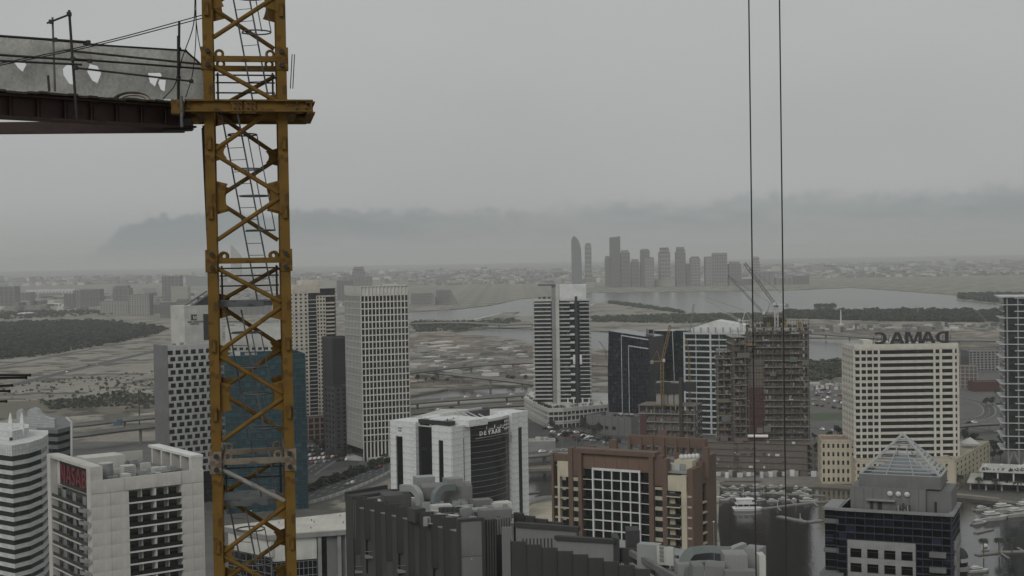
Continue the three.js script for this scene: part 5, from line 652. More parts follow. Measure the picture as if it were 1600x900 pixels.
  for (let i = 0; i < 14; i++) { const p = P(rr(640, 790), 780, rr(190, 205) * K).sub(o), q2 = p.clone().add(new THREE.Vector3(rr(-5, 5), 0, rr(-2, 2))); mesh(g, 'roof_pipe', bar(p.clone().setY(H - 1.6), q2.setY(H - 1.5), rr(0.06, 0.16), 6), i % 2 ? M.duct : M.dark); } for (let i = 0; i < 13; i++) { const p = P(716 + i * 6.4, 780, (197 - i * 0.3) * K).sub(o); mesh(g, 'rail_post', bar(p.clone().setY(H - 2), p.clone().setY(H - 0.8), 0.035, 5), M.metal); } mesh(g, 'roof_rail', bar(P(716, 780, 197 * K).sub(o).setY(H - 0.8), P(792.8, 780, 193.4 * K).sub(o).setY(H - 0.8), 0.035, 5), M.metal);
  for (const [x0, x1, d0, d1] of [[650, 745, 196, 189], [720, 800, 199, 193]]) mesh(g, 'cable_tray', beam(P(x0, 780, d0 * K).sub(o).setY(H - 1.1), P(x1, 780, d1 * K).sub(o).setY(H - 1.1), 0.8, 0.7), lt);
}
{ // second wing of the same estate, further down to the water
  const top = 845, o = P(890, top, 165 * K).setY(0), g = thing('fin_wing', 'lower charcoal wing with stepped fin panels before the brown block', 'building', o), H = P(800, 846, 168 * K).y, dk = conc(0.042, 0.043, 0.043), lt = conc(0.18, 0.184, 0.18);
  const W = (name, px0, d0, px1, d1, y0, y1, t, m, py = top) => { const p0 = P(px0, py, d0 * K).sub(o), p1 = P(px1, py, d1 * K).sub(o), f = new Face(p0.x, p0.z, p1.x, p1.z); return piece(g, name, m, f, 0, f.len, H + y0, H + y1, -t, 0); };
  const pb = [[796, 172], [1030, 150], [1240, 150], [1200, 176], [960, 192], [800, 196]].map(([x, d]) => { const p = P(x, top, d * K).sub(o); return [p.x, p.z]; }); mesh(g, 'body', prismGeo(inset(pb, 2), 0, H - 6), M.dark); mesh(g, 'roof_deck', prismGeo(inset(pb, 1.8), H - 6, H - 5.8), M.grey);
  for (let i = 0; i < 9; i++) { const x = 798 + i * 24, d = 167 - i * 1.9; W('fin_panel', x, d, x + 25, d - 0.2, -13, 0.25 - i * 0.02, 0.35, dk); W('panel_edge', x - 0.8, d - 0.1, x + 0.3, d - 0.1, -13, 0.28, 2, M.darker); }
  W('pale_return', 784, 172, 800, 172, -12, 1.2, 0.6, lt); for (let k = 0; k < 2; k++) W('window', 786 + k * 30, 170, 800 + k * 30, 170, -16, -6.6, 0.4, M.gblack);
  W('rear_wall', 806, 184, 900, 180, -6, -1.6, 0.7, lt); W('wall_coping', 804, 183.6, 903, 179.6, -1.6, -0.9, 1.1, dk); W('rear_wall', 868, 174, 958, 171, -6, -1.3, 0.7, conc(0.21, 0.215, 0.21)); W('wall_coping', 866, 173.6, 961, 170.6, -1.3, -0.7, 1.1, dk); W('wall_end', 958, 171, 968, 171, -6, -0.7, 5, dk);
  for (let i = 0; i < 9; i++) W('louvre_blade', 816 + i * 5.6, 175, 818.4 + i * 5.6, 175, -6, -1.5, 0.5, dk); [[803, 815, 8.2], [815, 834, 7.6], [834, 854, 7.0], [854, 876, 6.4]].forEach(([x0, x1, h]) => W('step_parapet', x0, 198, x1, 197, -8, h - 10.8, 0.8, dk)); W('roof_parapet', 968, 172, 1000, 171, -6, -2.4, 0.6, dk); W('roof_block', 980, 178, 1000, 178, -6, -1.2, 4, dk);
  { const gar = new MB(); for (let i = 0; i < 40; i++) { const p = P(rr(928, 975), top, rr(160, 168) * K).sub(o), t = clump(rr(0.2, 0.6), 16); t.translate(p.x, H - 5.4, p.z); gar.add(t); } gar.build(g, 'roof_planting', mat(0.3, 0.26, 0.16), true); }
  for (let i = 0; i < 16; i++) W('fence_slat', 934 + i * 2.6, 164, 935.4 + i * 2.6, 164, -5.8, -2.6 + rr(-0.3, 0.3), 0.1, M.beige);
  // plant: boxes, green-grey curved ducts, pale housings
  W('plant_box', 995, 166, 1028, 165, -5.8, -0.2, 2, M.duct); W('plant_box', 1026, 164, 1052, 163, -2.8, 0, 0.4, M.offwhite); for (let i = 0; i < 4; i++) for (let k = 0; k < 3; k++) W('louvre', 1030 + k * 7, 163.6, 1036 + k * 7, 163.4, -2.2 + i * 0.62, -1.8 + i * 0.62, 0.1, M.grey);
  W('housing', 1058, 157, 1082, 157, -6, -0.9, 4, M.grey); W('housing', 1082, 152, 1100, 152, -6, 0.2, 4, lt); W('housing', 1100.5, 152, 1132, 151.6, -6, 0.2, 4, lt); W('housing', 1132, 156, 1168, 156, -6, 0.6, 4, M.grey); W('housing', 1160, 161, 1186, 160, -6, 0.3, 3, M.grey); W('housing', 1186, 158, 1196, 158, -6, -0.1, 3, M.offwhite); W('housing', 1133, 150, 1181, 150, -6, 0.0, 2, lt);
  const D = (pts, w, h, m) => mesh(g, 'curved_duct', ductGeo(pts.map(([x, d, y]) => P(x, top, d * K).sub(o).setY(H + y)), w, h), m); D([[1066, 158, -4], [1068, 159, -1.2], [1078, 160, -0.3], [1105, 161, -0.3], [1128, 161, -0.5], [1142, 161, -0.5]], 1.5, 1.6, M.greendct); D([[1074, 156, -4], [1077, 156, -1.5], [1090, 156, -0.8], [1112, 156, -0.9], [1132, 155.5, -1.6]], 1.2, 1.3, M.greendct); D([[1140, 161, -0.4], [1150, 161.5, 0], [1164, 162, 0.3]], 1.1, 1.1, M.duct);
  for (let i = 0; i < 5; i++) { const p = P(1141 + i * 2.2, top, 158 * K).sub(o); mesh(g, 'duct_collar', new THREE.TorusGeometry(0.75, 0.1, 6, 16).rotateY(1.3).translate(p.x, H - 0.4, p.z), M.offwhite); }
  for (const [x0, d0, x1, d1, y] of [[985, 170, 1060, 155, -2.6], [985, 165, 1050, 152, -3.2], [1000, 174, 1060, 164, -2.6]]) mesh(g, 'roof_beam', beam(P(x0, top, d0 * K).sub(o).setY(H + y), P(x1, top, d1 * K).sub(o).setY(H + y), 0.6, 0.9), lt);
  for (let i = 0; i < 14; i++) { const p = P(rr(985, 1060), top, rr(158, 172) * K).sub(o); mesh(g, 'roof_unit', boxGeo(rr(0.5, 1.6), rr(0.4, 1.2), rr(0.5, 1.4)).translate(p.x, H - 5.2 + (i % 3), p.z), i % 2 ? M.dark : M.duct); }
  const p = P(1116, 880, 156 * K).sub(o); mesh(g, 'antenna', bar(p.clone().setY(H - 3), p.clone().setY(H + 5.4), 0.045), M.metal); mesh(g, 'antenna_tip', new THREE.SphereGeometry(0.16, 8, 6).translate(p.x, H + 5.5, p.z), M.offwhite); for (let i = 0; i < 8; i++) W('roof_rail_post', 1186 + i * 5, 150, 1186.6 + i * 5, 150, -5, -2.6 + (i % 2) * 0.2, 0.1, M.dark);
}
// ---------- unfinished towers, their cranes ----------
function frameTower(label, A, B, base, floors, D, o) {
  const b = building('unfinished_tower', label, A, B, o.top, D, 'unfinished concrete towers'), { g, F, L, W } = b, H = b.H, dv = H / floors;
  mesh(g, 'core', prismGeo(inset(b.pts, 4.5), 0, H - dv), M.rawconc);
  for (let k = 0; k <= floors; k++) { const e = o.jog ? rr(-o.jog, o.jog) : 0, v = k * dv; mesh(g, 'floor_slab', prismGeo([b.c(e, 0.4), b.c(W + e * 0.5, 0.4), b.c(W + e * 0.5, -D), b.c(e, -D)], v - 0.3, v + 0.12), k % 3 ? M.concrete : M.rawconc); }
  const nc = Math.round(W / 5.2); for (let i = 0; i <= nc; i++) for (const n of [-0.9, -D * 0.35]) piece(g, 'column', M.rawconc, F, Math.max(0.1, i * W / nc - 0.4), Math.min(W - 0.1, i * W / nc + 0.4), 0, H, n - 0.5, n + 0.3);
  const ns = Math.round(D / 6); for (let i = 0; i <= ns; i++) { piece(g, 'column', M.rawconc, L, Math.max(0.1, i * D / ns - 0.4), Math.min(D, i * D / ns + 0.4), 0, H, -1.2, -0.4); piece(g, 'column', M.rawconc, b.R, Math.max(0.1, i * D / ns - 0.4), Math.min(D, i * D / ns + 0.4), 0, H, -1.2, -0.4); }
  // bits left standing on the floors
  const bits = new MB(), bits2 = new MB(), bits3 = new MB(); for (let k = 0; k < floors; k++) for (let i = 0; i < W / 1.7; i++) { const u = rr(0.3, W - 2), q = rnd(); (q < 0.45 ? bits : q < 0.7 ? bits2 : bits3).box(F, u, u + rr(0.3, 2.2), k * dv + 0.13, k * dv + rr(0.5, 2.6), -rr(1.2, 3), -rr(0.3, 1.1)); }
  bits.build(g, 'stacked_material', M.rawconc, true); bits2.build(g, 'stacked_material', M.concrete, true); bits3.build(g, 'stacked_material', conc(0.16, 0.12, 0.08), true);
  if (o.scaf) { const s = new MB(), l = new MB(); const [u0, u1, v0, v1] = o.scaf, st = 1.7; for (let u = u0; u <= u1; u += st) s.add(bar(F.at(u, v0, 1.0), F.at(u, v1 + rr(-3, 2.5), 1.0), 0.075, 4)); for (let v = v0; v <= v1; v += 1.9) l.add(bar(F.at(u0, v, 1.05), F.at(u1, v, 1.05), 0.06, 4)); s.build(g, 'scaffold_tube', M.wood, true); l.build(g, 'scaffold_tube', M.blacksteel, true);
    for (let i = 0; i < (o.nets ?? 10); i++) { const u = rr(u0, u1 - 4), v = rr(v0, v1 - 4); piece(g, 'debris_net', mat(rr(0.1, 0.15), rr(0.1, 0.13), rr(0.09, 0.12), { roughness: 1 }), F, u, u + rr(3, 8), v, v + rr(2, 3.4), 1.12, 1.15); } }
  for (let i = 0; i < (o.boards ?? 9); i++) { const k = Math.floor(rr(2, floors)), u = rr(0, W - 5); piece(g, 'edge_board', [M.scafY, M.wood, M.tarp, M.beige, M.wood][i % 5], F, u, u + rr(2, 6), k * dv + 0.13, k * dv + 0.7, 0.15, 0.35); }
  return { ...b, dv };
}
const bigT = frameTower('tall unfinished concrete tower wrapped in scaffold behind the marina', [1166, 640], [1264, 636], 740, 22, 26, { top: 512, jog: 0.5, scaf: [0.3, 37, 4, 90], nets: 6, boards: 14 });
{ const { g, F, H, W } = bigT, v = (py) => P(1210, py, 636 * K).y; for (let i = 0; i < 13; i++) { const y = v(708) + i * (v(560) - v(708)) / 13; piece(g, 'red_screen', i > 8 ? M.rawconc : M.redpaint, F, 1.4, 9.6, y, y + (v(560) - v(708)) / 13 - 0.25, 0.5, 0.75); }
  for (const [x0, x1, y] of [[1166, 1198, 682], [1200, 1226, 692], [1170, 1225, 703]]) { const u = (x) => (x - 1166) / 98 * W; mesh(g, 'white_pipe', bar(F.at(u(x0), v(y), 1.6), F.at(u(x1), v(y), 1.6), y === 692 ? 0.4 : 0.95, 10), M.whitepaint); }
  for (let i = 0; i < 26; i++) { const u = i * W / 25; mesh(g, 'starter_bar', bar(F.at(u, H, -1), F.at(u + rr(-0.3, 0.3), H + rr(1, 5), -1), 0.1, 4), M.blacksteel); } for (let i = 0; i < 12; i++) piece(g, 'formwork', [M.wood, M.scafY, M.dark][i % 3], F, i * W / 12, i * W / 12 + 2.2, H, H + rr(0.8, 3), -8, -6 + rr(0, 4)); piece(g, 'lift_core', M.rawconc, F, W * 0.3, W * 0.56, H, H + 6, -18, -9); for (let i = 0; i < 6; i++) piece(g, 'core_formwork', M.wood, F, W * 0.28 + i * 1.9, W * 0.28 + i * 1.9 + 1.7, H + 2, H + 6.4 - rr(0, 1.5), -8.9, -8.5); piece(g, 'yellow_platform', M.scafY, F, -3, 5, v(540), v(540) + 1.4, 0.6, 2.6); }
frameTower('middle unfinished concrete wing stepping up to the scaffolded tower', [1144, 637], [1166, 637], 740, 20, 24, { top: 527, jog: 0.4, scaf: [0.2, 8, 4, 84], nets: 2, boards: 6 });
const lowT = frameTower('lowest unfinished concrete wing beside the silver tower', [1118, 641], [1143.6, 640], 740, 17, 25, { top: 549, jog: 0.9, scaf: [0.2, 9, 4, 77], nets: 3, boards: 8 });
{ const { g, F, W, H } = lowT; for (let i = 0; i < 14; i++) { const u = i * W / 13; mesh(g, 'starter_bar', bar(F.at(u, H, -1), F.at(u, H + rr(1, 3), -1), 0.09, 4), M.blacksteel); } const p = building('site_podium', 'wide unfinished podium decks at the foot of the scaffolded tower', [1086, 642], [1272, 625], 690, 14); for (let k = 0; k <= 5; k++) mesh(p.g, 'floor_slab', prismGeo(p.pts, k * p.H / 5 - 0.25, k * p.H / 5 + 0.15), M.rawconc); mesh(p.g, 'core', prismGeo(inset(p.pts, 4), 0, p.H), M.rawconc); for (let i = 0; i <= 16; i++) piece(p.g, 'column', M.rawconc, p.F, i * p.W / 16 * 0.985, i * p.W / 16 * 0.985 + 0.7, 0, p.H, -1.5, -0.6); for (let i = 0; i < 30; i++) { const u = rr(0, p.W - 3), k = Math.floor(rr(0, 6)); piece(p.g, 'stacked_material', [M.wood, M.tarp, M.dark, M.scafR, M.concrete][i % 5], p.F, u, u + rr(0.8, 3), k * p.H / 5 + 0.16, k * p.H / 5 + rr(0.6, 1.8), -rr(1, 2.4), -rr(0, 0.6)); } }
const coreT = frameTower('short unfinished tower with black climbing screens below a yellow crane', [997, 706], [1086, 696], 690, 6, 22, { top: 633, jog: 0.6, boards: 8 });
{ const { g, F, W, H } = coreT, v = (py) => P(1040, py, 698 * K).y, u = (x) => (x - 997) / 89 * W; for (let i = 0; i < 4; i++) piece(g, 'core_wall', M.concrete, F, u(1024 + i * 9.5), u(1032 + i * 9.5), H, v(598), -8, -3); for (const [x0, x1, y0, y1] of [[1021, 1034, 616, 600], [1034, 1048, 617, 598], [1048, 1060, 616, 600], [1066, 1087, 612, 598], [1022, 1058, 607, 604.5]]) piece(g, 'climbing_screen', M.black, F, u(x0), u(x1), v(y0), v(y1), -2.6, -1.8); piece(g, 'yellow_edge', M.scafY, F, u(1022), u(1064), H + 0.2, H + 0.9, -0.6, 0.3); piece(g, 'red_screen', M.redpaint, F, u(1000), u(1010), 2, H * 0.8, 0.4, 0.6); piece(g, 'brown_core', M.brownlite, F, u(1028), u(1042), 0, H * 0.5, 0.4, 0.8); piece(g, 'hoist_mast', M.wood, F, u(1062), u(1067), 0, v(590), 0.4, 1.6); }
// a lattice boom: three chords and zigzag lacing, one mesh
function boom(a, b, w, m, parent, name, step) { const d = b.clone().sub(a), l = d.length(), x = d.clone().normalize(), s = new THREE.Vector3().crossVectors(x, Math.abs(x.y) > 0.9 ? new THREE.Vector3(1, 0, 0) : new THREE.Vector3(0, 1, 0)).normalize(), t = new THREE.Vector3().crossVectors(s, x), M2 = new MB(), c = [[-0.5, -0.4], [0.5, -0.4], [0.5, 0.5], [-0.5, 0.5]].map(([p, q]) => s.clone().multiplyScalar(p * w).addScaledVector(t, q * w)); const th = w * 0.1; for (const o of c) M2.add(bar(a.clone().add(o), b.clone().add(o), th, 4)); const n = Math.max(3, Math.round(l / (step ?? w * 1.3))); for (let i = 0; i < n; i++) for (let k = 0; k < 4; k++) M2.add(bar(a.clone().addScaledVector(d, i / n).add(c[(k + i) % 2 ? k : (k + 1) % 4]), a.clone().addScaledVector(d, (i + 1) / n).add(c[(k + i) % 2 ? (k + 1) % 4 : k]), th * 0.65, 4)); return M2.build(parent, name, m); }
function siteCrane(label, px, pyBase, depth, pyTop, jibEnd, m, o = {}) {
  const d = depth * K, p0 = P(px, pyBase, d), p1 = P(px, pyTop, d), g = thing('luffing_crane', label, 'crane', p0, 'luffing cranes over the unfinished towers'), h = p1.y - p0.y, top = new THREE.Vector3(0, h, 0), e = P(jibEnd[0], jibEnd[1], d).sub(p0), w = o.w ?? 1.5; boom(new THREE.Vector3(), top, w, m, g, 'mast'); const sgn = Math.sign(e.x) || 1; boom(top, e, w * 0.75, o.jm ?? m, g, 'jib');
  if (!o.bare) { mesh(g, 'slewing_ring', new THREE.CylinderGeometry(w * 0.8, w * 0.8, 0.7, 12).translate(0, h, 0), M.dark); mesh(g, 'machine_deck', boxGeo(7, 0.7, 2).translate(-sgn * 3.5, h + 0.6, 0), m); mesh(g, 'counterweight', boxGeo(1.8, 2.2, 2.2).translate(-sgn * 6.4, h + 0.2, 0), M.concrete); mesh(g, 'cab', boxGeo(1.5, 1.9, 1.4).translate(sgn * 1.2, h + 1.2, 1), M.white); const ap = new THREE.Vector3(-sgn * 3, h + 7.5, 0); for (const z of [-0.8, 0.8]) mesh(g, 'a_frame', bar(new THREE.Vector3(-sgn * 1, h + 0.8, z), ap, 0.18, 5), m); mesh(g, 'a_frame_stay', bar(new THREE.Vector3(-sgn * 6.5, h + 1, 0), ap, 0.12, 5), m); mesh(g, 'pendant', bar(ap, e, 0.07, 4), M.rope); }
  return g;
}
const whiteM = mat(0.5, 0.5, 0.48), yel = mat(0.22, 0.14, 0.06), gm = mat(0.22, 0.22, 0.21);
siteCrane('white luffing crane on top of the scaffolded tower with raised jib', 1213, 512, 640, 478, [1163, 411], whiteM, { w: 2, jm: gm }); siteCrane('grey luffing crane behind the scaffolded tower, jib reaching up beside the hoist rope', 1196, 516, 690, 492, [1138, 431], gm); siteCrane('pale luffing crane above the silver tower pointing down the bay', 1158, 520, 720, 503, [1095, 462], whiteM); siteCrane('slim upright grey crane boom behind the dark prism towers', 1080, 560, 850, 512, [1084, 475], gm, { bare: 1, w: 1.4 }); siteCrane('yellow luffing crane on the short unfinished tower before the prisms', 1035, 632, 700, 566, [1047, 508], yel, { w: 2 }); siteCrane('thin yellow crane boom beside the silver tower', 1078, 660, 705, 555, [1072, 530], yel, { bare: 1, w: 1.2 }); siteCrane('small crane far off on the sand beyond the bridge', 1434, 488, 1900, 482, [1428, 476], gm, { bare: 1, w: 1.5 }); siteCrane('thin grey crane leaning on the sand by the glass tower', 1540, 511, 1800, 500, [1524, 484], gm, { bare: 1, w: 1.6 }); siteCrane('red crane boom on the building site beside the balcony tower', 947, 560, 1250, 548, [936, 533], M.scafR, { bare: 1, w: 1.6 });
{ const t = thing('monument_mast', 'slim white mast standing on the far sand', 'mast', G(1314, 508)), d = -G(1314, 508).z, h = 24 / FOCAL * d; mesh(t, 'shaft', bar(new THREE.Vector3(), new THREE.Vector3(0, h, 0), 1.8, 8, 0.7), M.white); mesh(t, 'plinth', boxGeo(8, 2, 8).translate(0, 1, 0), M.white); }

// ---------- marina ----------
function hullGeo(l, w, h) { const sh = new THREE.Shape(); sh.moveTo(-l / 2, -w / 2); sh.lineTo(l * 0.15, -w / 2); sh.quadraticCurveTo(l * 0.4, -w * 0.42, l / 2, 0); sh.quadraticCurveTo(l * 0.4, w * 0.42, l * 0.15, w / 2); sh.lineTo(-l / 2, w / 2); const g = new THREE.ExtrudeGeometry(sh, { depth: h, bevelEnabled: true, bevelSize: 0.12, bevelThickness: 0.12, bevelSegments: 1, curveSegments: 6 }); g.rotateX(-Math.PI / 2); const p = g.attributes.position; for (let i = 0; i < p.count; i++) { const y = p.getY(i), k = 0.72 + 0.28 * Math.min(1, y / h); p.setX(i, p.getX(i) * (0.9 + 0.1 * y / h)); p.setZ(i, p.getZ(i) * k); } g.computeVertexNormals(); return g; }
function boatProto(l) { const g = new THREE.Group(), w = l * 0.3, h = l * 0.11; mesh(g, 'hull', hullGeo(l, w, h), M.offwhite); const c = hullGeo(l * 0.55, w * 0.75, h * 0.75); c.translate(-l * 0.04, h, 0); mesh(g, 'cabin', c, M.offwhite); const q = hullGeo(l * 0.56, w * 0.77, h * 0.3); q.translate(-l * 0.035, h * 1.28, 0); mesh(g, 'cabin_window', q, M.gblack); const f = hullGeo(l * 0.3, w * 0.6, h * 0.45); f.translate(-l * 0.1, h * 1.85, 0); mesh(g, 'flybridge', f, M.white); mesh(g, 'deck', boxGeo(l * 0.26, 0.1, w * 0.7).translate(-l * 0.36, h + 0.15, 0), M.wood); mesh(g, 'radar_arch', new THREE.TorusGeometry(w * 0.26, 0.08, 5, 10, Math.PI).rotateY(Math.PI / 2).translate(-l * 0.16, h * 2.2, 0), M.white); return g; }
const boatP = [6.5, 9.5, 17].map(boatProto); let nb = 0;
function boat(px, py, k, turn, label) { const b = boatP[k].clone(); b.name = numbered(k === 2 ? 'yacht' : 'motor_boat'); b.position.copy(G(px, py, -1.5)); b.position.y = -1.75; b.rotation.y = turn; tag(b, label, 'boat', k === 2 ? 'yachts by the terraced podium' : 'boats in the marina'); scene.add(b); nb++; return b; }
boat(1552, 812, 2, 0.35, 'white yacht moored nearest to the pyramid block'); boat(1590, 806, 2, 0.4, 'white yacht behind the foremost one by the terraced podium'); boat(1570, 799, 2, 0.3, 'white yacht in the middle of the moored row below the terrace'); boat(1535, 797, 1, 0.3, 'smaller white cruiser closest to the quay wall'); boat(1605, 796, 2, 0.4, 'white yacht at the far end of the moored row'); boat(1530, 818, 1, 0.5, 'white cruiser half hidden by the pyramid block'); boat(1540, 858, 1, 1.2, 'white cruiser alongside the jetty beside the palms'); boat(1528, 893, 1, 0.2, 'white cruiser at the very bottom by the jetty');
for (let i = 0; i < 24; i++) { const r = i % 3; boat(1130 + Math.floor(i / 3) * 19 + rr(-7, 7), 764 + r * 8.5 + rr(-3, 3), rnd() < 0.72 ? 0 : 1, rr(-1.1, 1.1) + (r === 1 ? 2.9 : 0.1), 'small white motor boat berthed among the pontoons by the quay'); }
{ const t = thing('house_boat', 'big white two-deck house boat lying off the pontoons', 'boat', G(1168, 797, -1.5).setY(-1.7)); mesh(t, 'hull', hullGeo(15, 5.6, 1.5), M.whitepaint); mesh(t, 'lower_deck', boxGeo(10.5, 2.3, 4.6).translate(-1, 2.8, 0), M.white); mesh(t, 'cabin_window', boxGeo(10.6, 1.0, 4.7).translate(-1, 3.0, 0), M.gdark); mesh(t, 'upper_deck', boxGeo(7.5, 1.9, 4).translate(-1.6, 4.95, 0), M.white); mesh(t, 'roof', boxGeo(9, 0.25, 4.9).translate(-1.4, 6.05, 0), M.whitepaint); for (let i = 0; i < 4; i++) mesh(t, 'window_post', boxGeo(0.3, 2.2, 4.74).translate(-5.5 + i * 3, 2.8, 0), M.white); }
function pontoon(label, list, w) { const pts = list.map(([x, y]) => G(x, y, -1.1)), o = pts[0].clone(), t = thing('pontoon', label, 'pontoon', o.clone().setY(-1.5), 'floating pontoons of the marina'); for (let i = 0; i < pts.length - 1; i++) mesh(t, 'walkway', beam(pts[i].clone().sub(o).setY(0.2), pts[i + 1].clone().sub(o).setY(0.2 + i * 0.01), w, 0.5), M.deck); const a = pts[0], b = pts[pts.length - 1], n = Math.floor(a.distanceTo(b) / 11); for (let i = 1; i < n; i++) { const p = a.clone().lerp(b, i / n).sub(o); mesh(t, 'finger', boxGeo(1, 0.4, 9).translate(p.x, 0.16, p.z + (i % 2 ? 5 : -5)), M.deck); mesh(t, 'mooring_pile', new THREE.CylinderGeometry(0.2, 0.2, 3.4, 6).translate(p.x, 1, p.z + 0.8), M.offwhite); } }
pontoon('long pontoon crossing the marina behind the house boat', [[1130, 768], [1200, 770], [1290, 774]], 2.4); pontoon('pontoon carrying the small boats toward the pyramid block', [[1185, 795], [1240, 788], [1300, 782]], 2.4); pontoon('outermost pontoon ending in a pale landing stage', [[1216, 806], [1262, 815], [1284, 812]], 3.2); pontoon('pontoon under the palms beside the pyramid block', [[1526, 866], [1560, 862], [1640, 860]], 3); pontoon('jetty at the foot of the moored yachts', [[1524, 832], [1550, 826]], 2.2); pontoon('short landing in the inlet beside the white office', [[822, 771], [842, 768]], 3);
{ const t = thing('quay_hoarding', 'row of pale hoarding panels and cabins on the quay before the scaffolded tower', 'hoarding', G(1200, 745)), p = t.position; for (let i = 0; i < 24; i++) { const q = G(1122 + i * 6.8, 744 + rr(-1, 3)); mesh(t, 'hoarding_panel', boxGeo(rr(1.6, 3.4), rr(1.6, 4.4), rr(0.5, 2.2)).translate(q.x - p.x, 1.6, q.z - p.z), [M.offwhite, M.grey, M.white, M.beige, M.dark][i % 5]); } }
{ const t = thing('quay_wall', 'curving pale balustrade beside the brown block and the inlet', 'wall', G(845, 783)), o = t.position; const pts = smooth([[820, 792], [835, 785], [850, 781], [868, 780]].map(([x, y]) => G(x, y).sub(o)), 10); for (let i = 0; i < 10; i++) mesh(t, 'wall_panel', beam(pts[i].clone().setY(1.1), pts[i + 1].clone().setY(1.1), 0.3, 2), M.offwhite); patch('terrace', M.cream, [[818, 793], [835, 787], [868, 783], [868, 815], [818, 815]], 0.03); }

// ---------- cars, lamps, trees ----------
function carProto(m) { const g = new THREE.Group(), sh = new THREE.Shape([[-2.2, 0.35], [2.2, 0.35], [2.2, 0.85], [1.2, 1.0], [0.5, 1.5], [-1.2, 1.5], [-1.9, 0.95], [-2.2, 0.9]].map((p) => new THREE.Vector2(...p))), b = new THREE.ExtrudeGeometry(sh, { depth: 1.6, bevelEnabled: true, bevelSize: 0.08, bevelThickness: 0.08, bevelSegments: 1 }); b.translate(0, 0, -0.8); mesh(g, 'body', b, m); mesh(g, 'window_band', boxGeo(2.0, 0.36, 1.8).translate(-0.35, 1.2, 0), M.gblack); for (const [x, z] of [[1.35, 0.75], [-1.35, 0.75], [1.35, -0.75], [-1.35, -0.75]]) mesh(g, 'wheel', new THREE.CylinderGeometry(0.34, 0.34, 0.25, 8).rotateX(Math.PI / 2).translate(x, 0.34, z), M.black); return g; }
const carCols = [['white', M.whitepaint], ['silver', mat(0.4, 0.41, 0.42, { roughness: 0.35, metalness: 0.4 })], ['black', M.black], ['dark grey', M.dark], ['dark red', mat(0.18, 0.03, 0.03, { roughness: 0.4 })]], carP = carCols.map(([, m]) => carProto(m));
function car(p, turn, where, y = 0.05) { const k = [0, 0, 0, 1, 1, 2, 3, 4][Math.floor(rnd() * 8)], c = carP[k].clone(); c.name = numbered('car'); c.position.set(p.x, y, p.z); c.rotation.y = turn; tag(c, `small ${carCols[k][0]} car ${where}`, 'car', `${carCols[k][0]} cars ${where}`); scene.add(c); }
function onRoad(pts, n, w, where, y = 0.05) { for (let i = 0; i < n; i++) { const k = Math.floor(rr(1, pts.length - 1)), a = pts[k - 1], b = pts[k], t = rnd(), dx = b.x - a.x, dz = b.z - a.z, l = Math.hypot(dx, dz), s = rnd() < 0.5 ? -1 : 1, e = s * w; car({ x: a.x + dx * t - dz / l * e, z: a.z + dz * t + dx / l * e }, Math.atan2(-dz, dx) + (s < 0 ? 0 : Math.PI), where, y); } }
for (let r = 0; r < 5; r++) for (let i = 0; i < 11; i++) if (rnd() < 0.75) car(G(482 + i * 6.8 + r * 1.5, 700 + r * 6.2 - i * 0.7), rr(-0.1, 0.1) + 1.2, 'parked in the lot below the lattice tower'); for (let r = 0; r < 4; r++) for (let i = 0; i < 10; i++) if (rnd() < 0.6) car(G(830 + i * 10 + r * 12, 664 + r * 5 + i * 1.8), rr(-0.1, 0.1) + 0.5, 'parked behind the brown block');
onRoad(roads.boulevard, 9, 4, 'driving along the boulevard'); onRoad(roads.eastRoad, 12, 3, 'driving behind the cream tower'); onRoad(roads.northRoad, 14, 4, 'driving on the northern road'); onRoad(roads.plainRoad, 10, 4, 'driving across the sandy plain'); onRoad(decks.east, 6, 2.6, 'on the curving flyover', 7.05); onRoad(decks.wide, 10, 3.5, 'on the wide elevated road over the canal', 6.05); onRoad(decks.wideNear, 8, 3.5, 'on the nearer wide elevated road', 6.05); onRoad(decks.upper, 8, 2.6, 'on the highest elevated road', 12.05); onRoad(decks.canalBridge, 7, 3.5, 'on the canal bridge', 7.05); for (let i = 0; i < 44; i++) car(G(rr(1268, 1330), rr(602, 640)), rr(0, 3), 'parked beside the unfinished tower');
// palms
function palmProto() { const g = new THREE.Group(); mesh(g, 'trunk', bar(new THREE.Vector3(), new THREE.Vector3(0.1, 7.2, 0), 0.28, 7, 0.18), M.trunk); const M2 = new MB(); for (let i = 0; i < 22; i++) { const a = i * 2.4, up = rr(0.1, 1.0), pts = [0, 0.35, 0.7, 1].map((t) => new THREE.Vector3(Math.cos(a) * 2.7 * t, 7.2 + up * 2.4 * t - 2.6 * t * t, Math.sin(a) * 2.7 * t)); for (let k = 0; k < 3; k++) { const s = new THREE.Vector3(-Math.sin(a), 0, Math.cos(a)), w0 = [0.12, 0.5, 0.42][k], w1 = [0.5, 0.42, 0.03][k], v = [pts[k].clone().addScaledVector(s, w0), pts[k + 1].clone().addScaledVector(s, w1), pts[k + 1].clone().addScaledVector(s, -w1), pts[k].clone().addScaledVector(s, -w0)], q = new THREE.BufferGeometry().setFromPoints([v[0], v[1], v[2], v[0], v[2], v[3]]); q.setAttribute('uv', new THREE.Float32BufferAttribute(new Float32Array(12), 2)); q.computeVertexNormals(); M2.add(q); } } M2.build(g, 'crown', M.leaf); return g; }
const palmP = palmProto(); function palm(px, py, s, label, y = 0) { const t = palmP.clone(); t.name = numbered('palm_tree'); t.position.copy(G(px, py, y)); t.scale.setScalar(s); t.rotation.y = rnd() * 6; tag(t, label, 'palm tree', 'palms round the marina'); scene.add(t); }
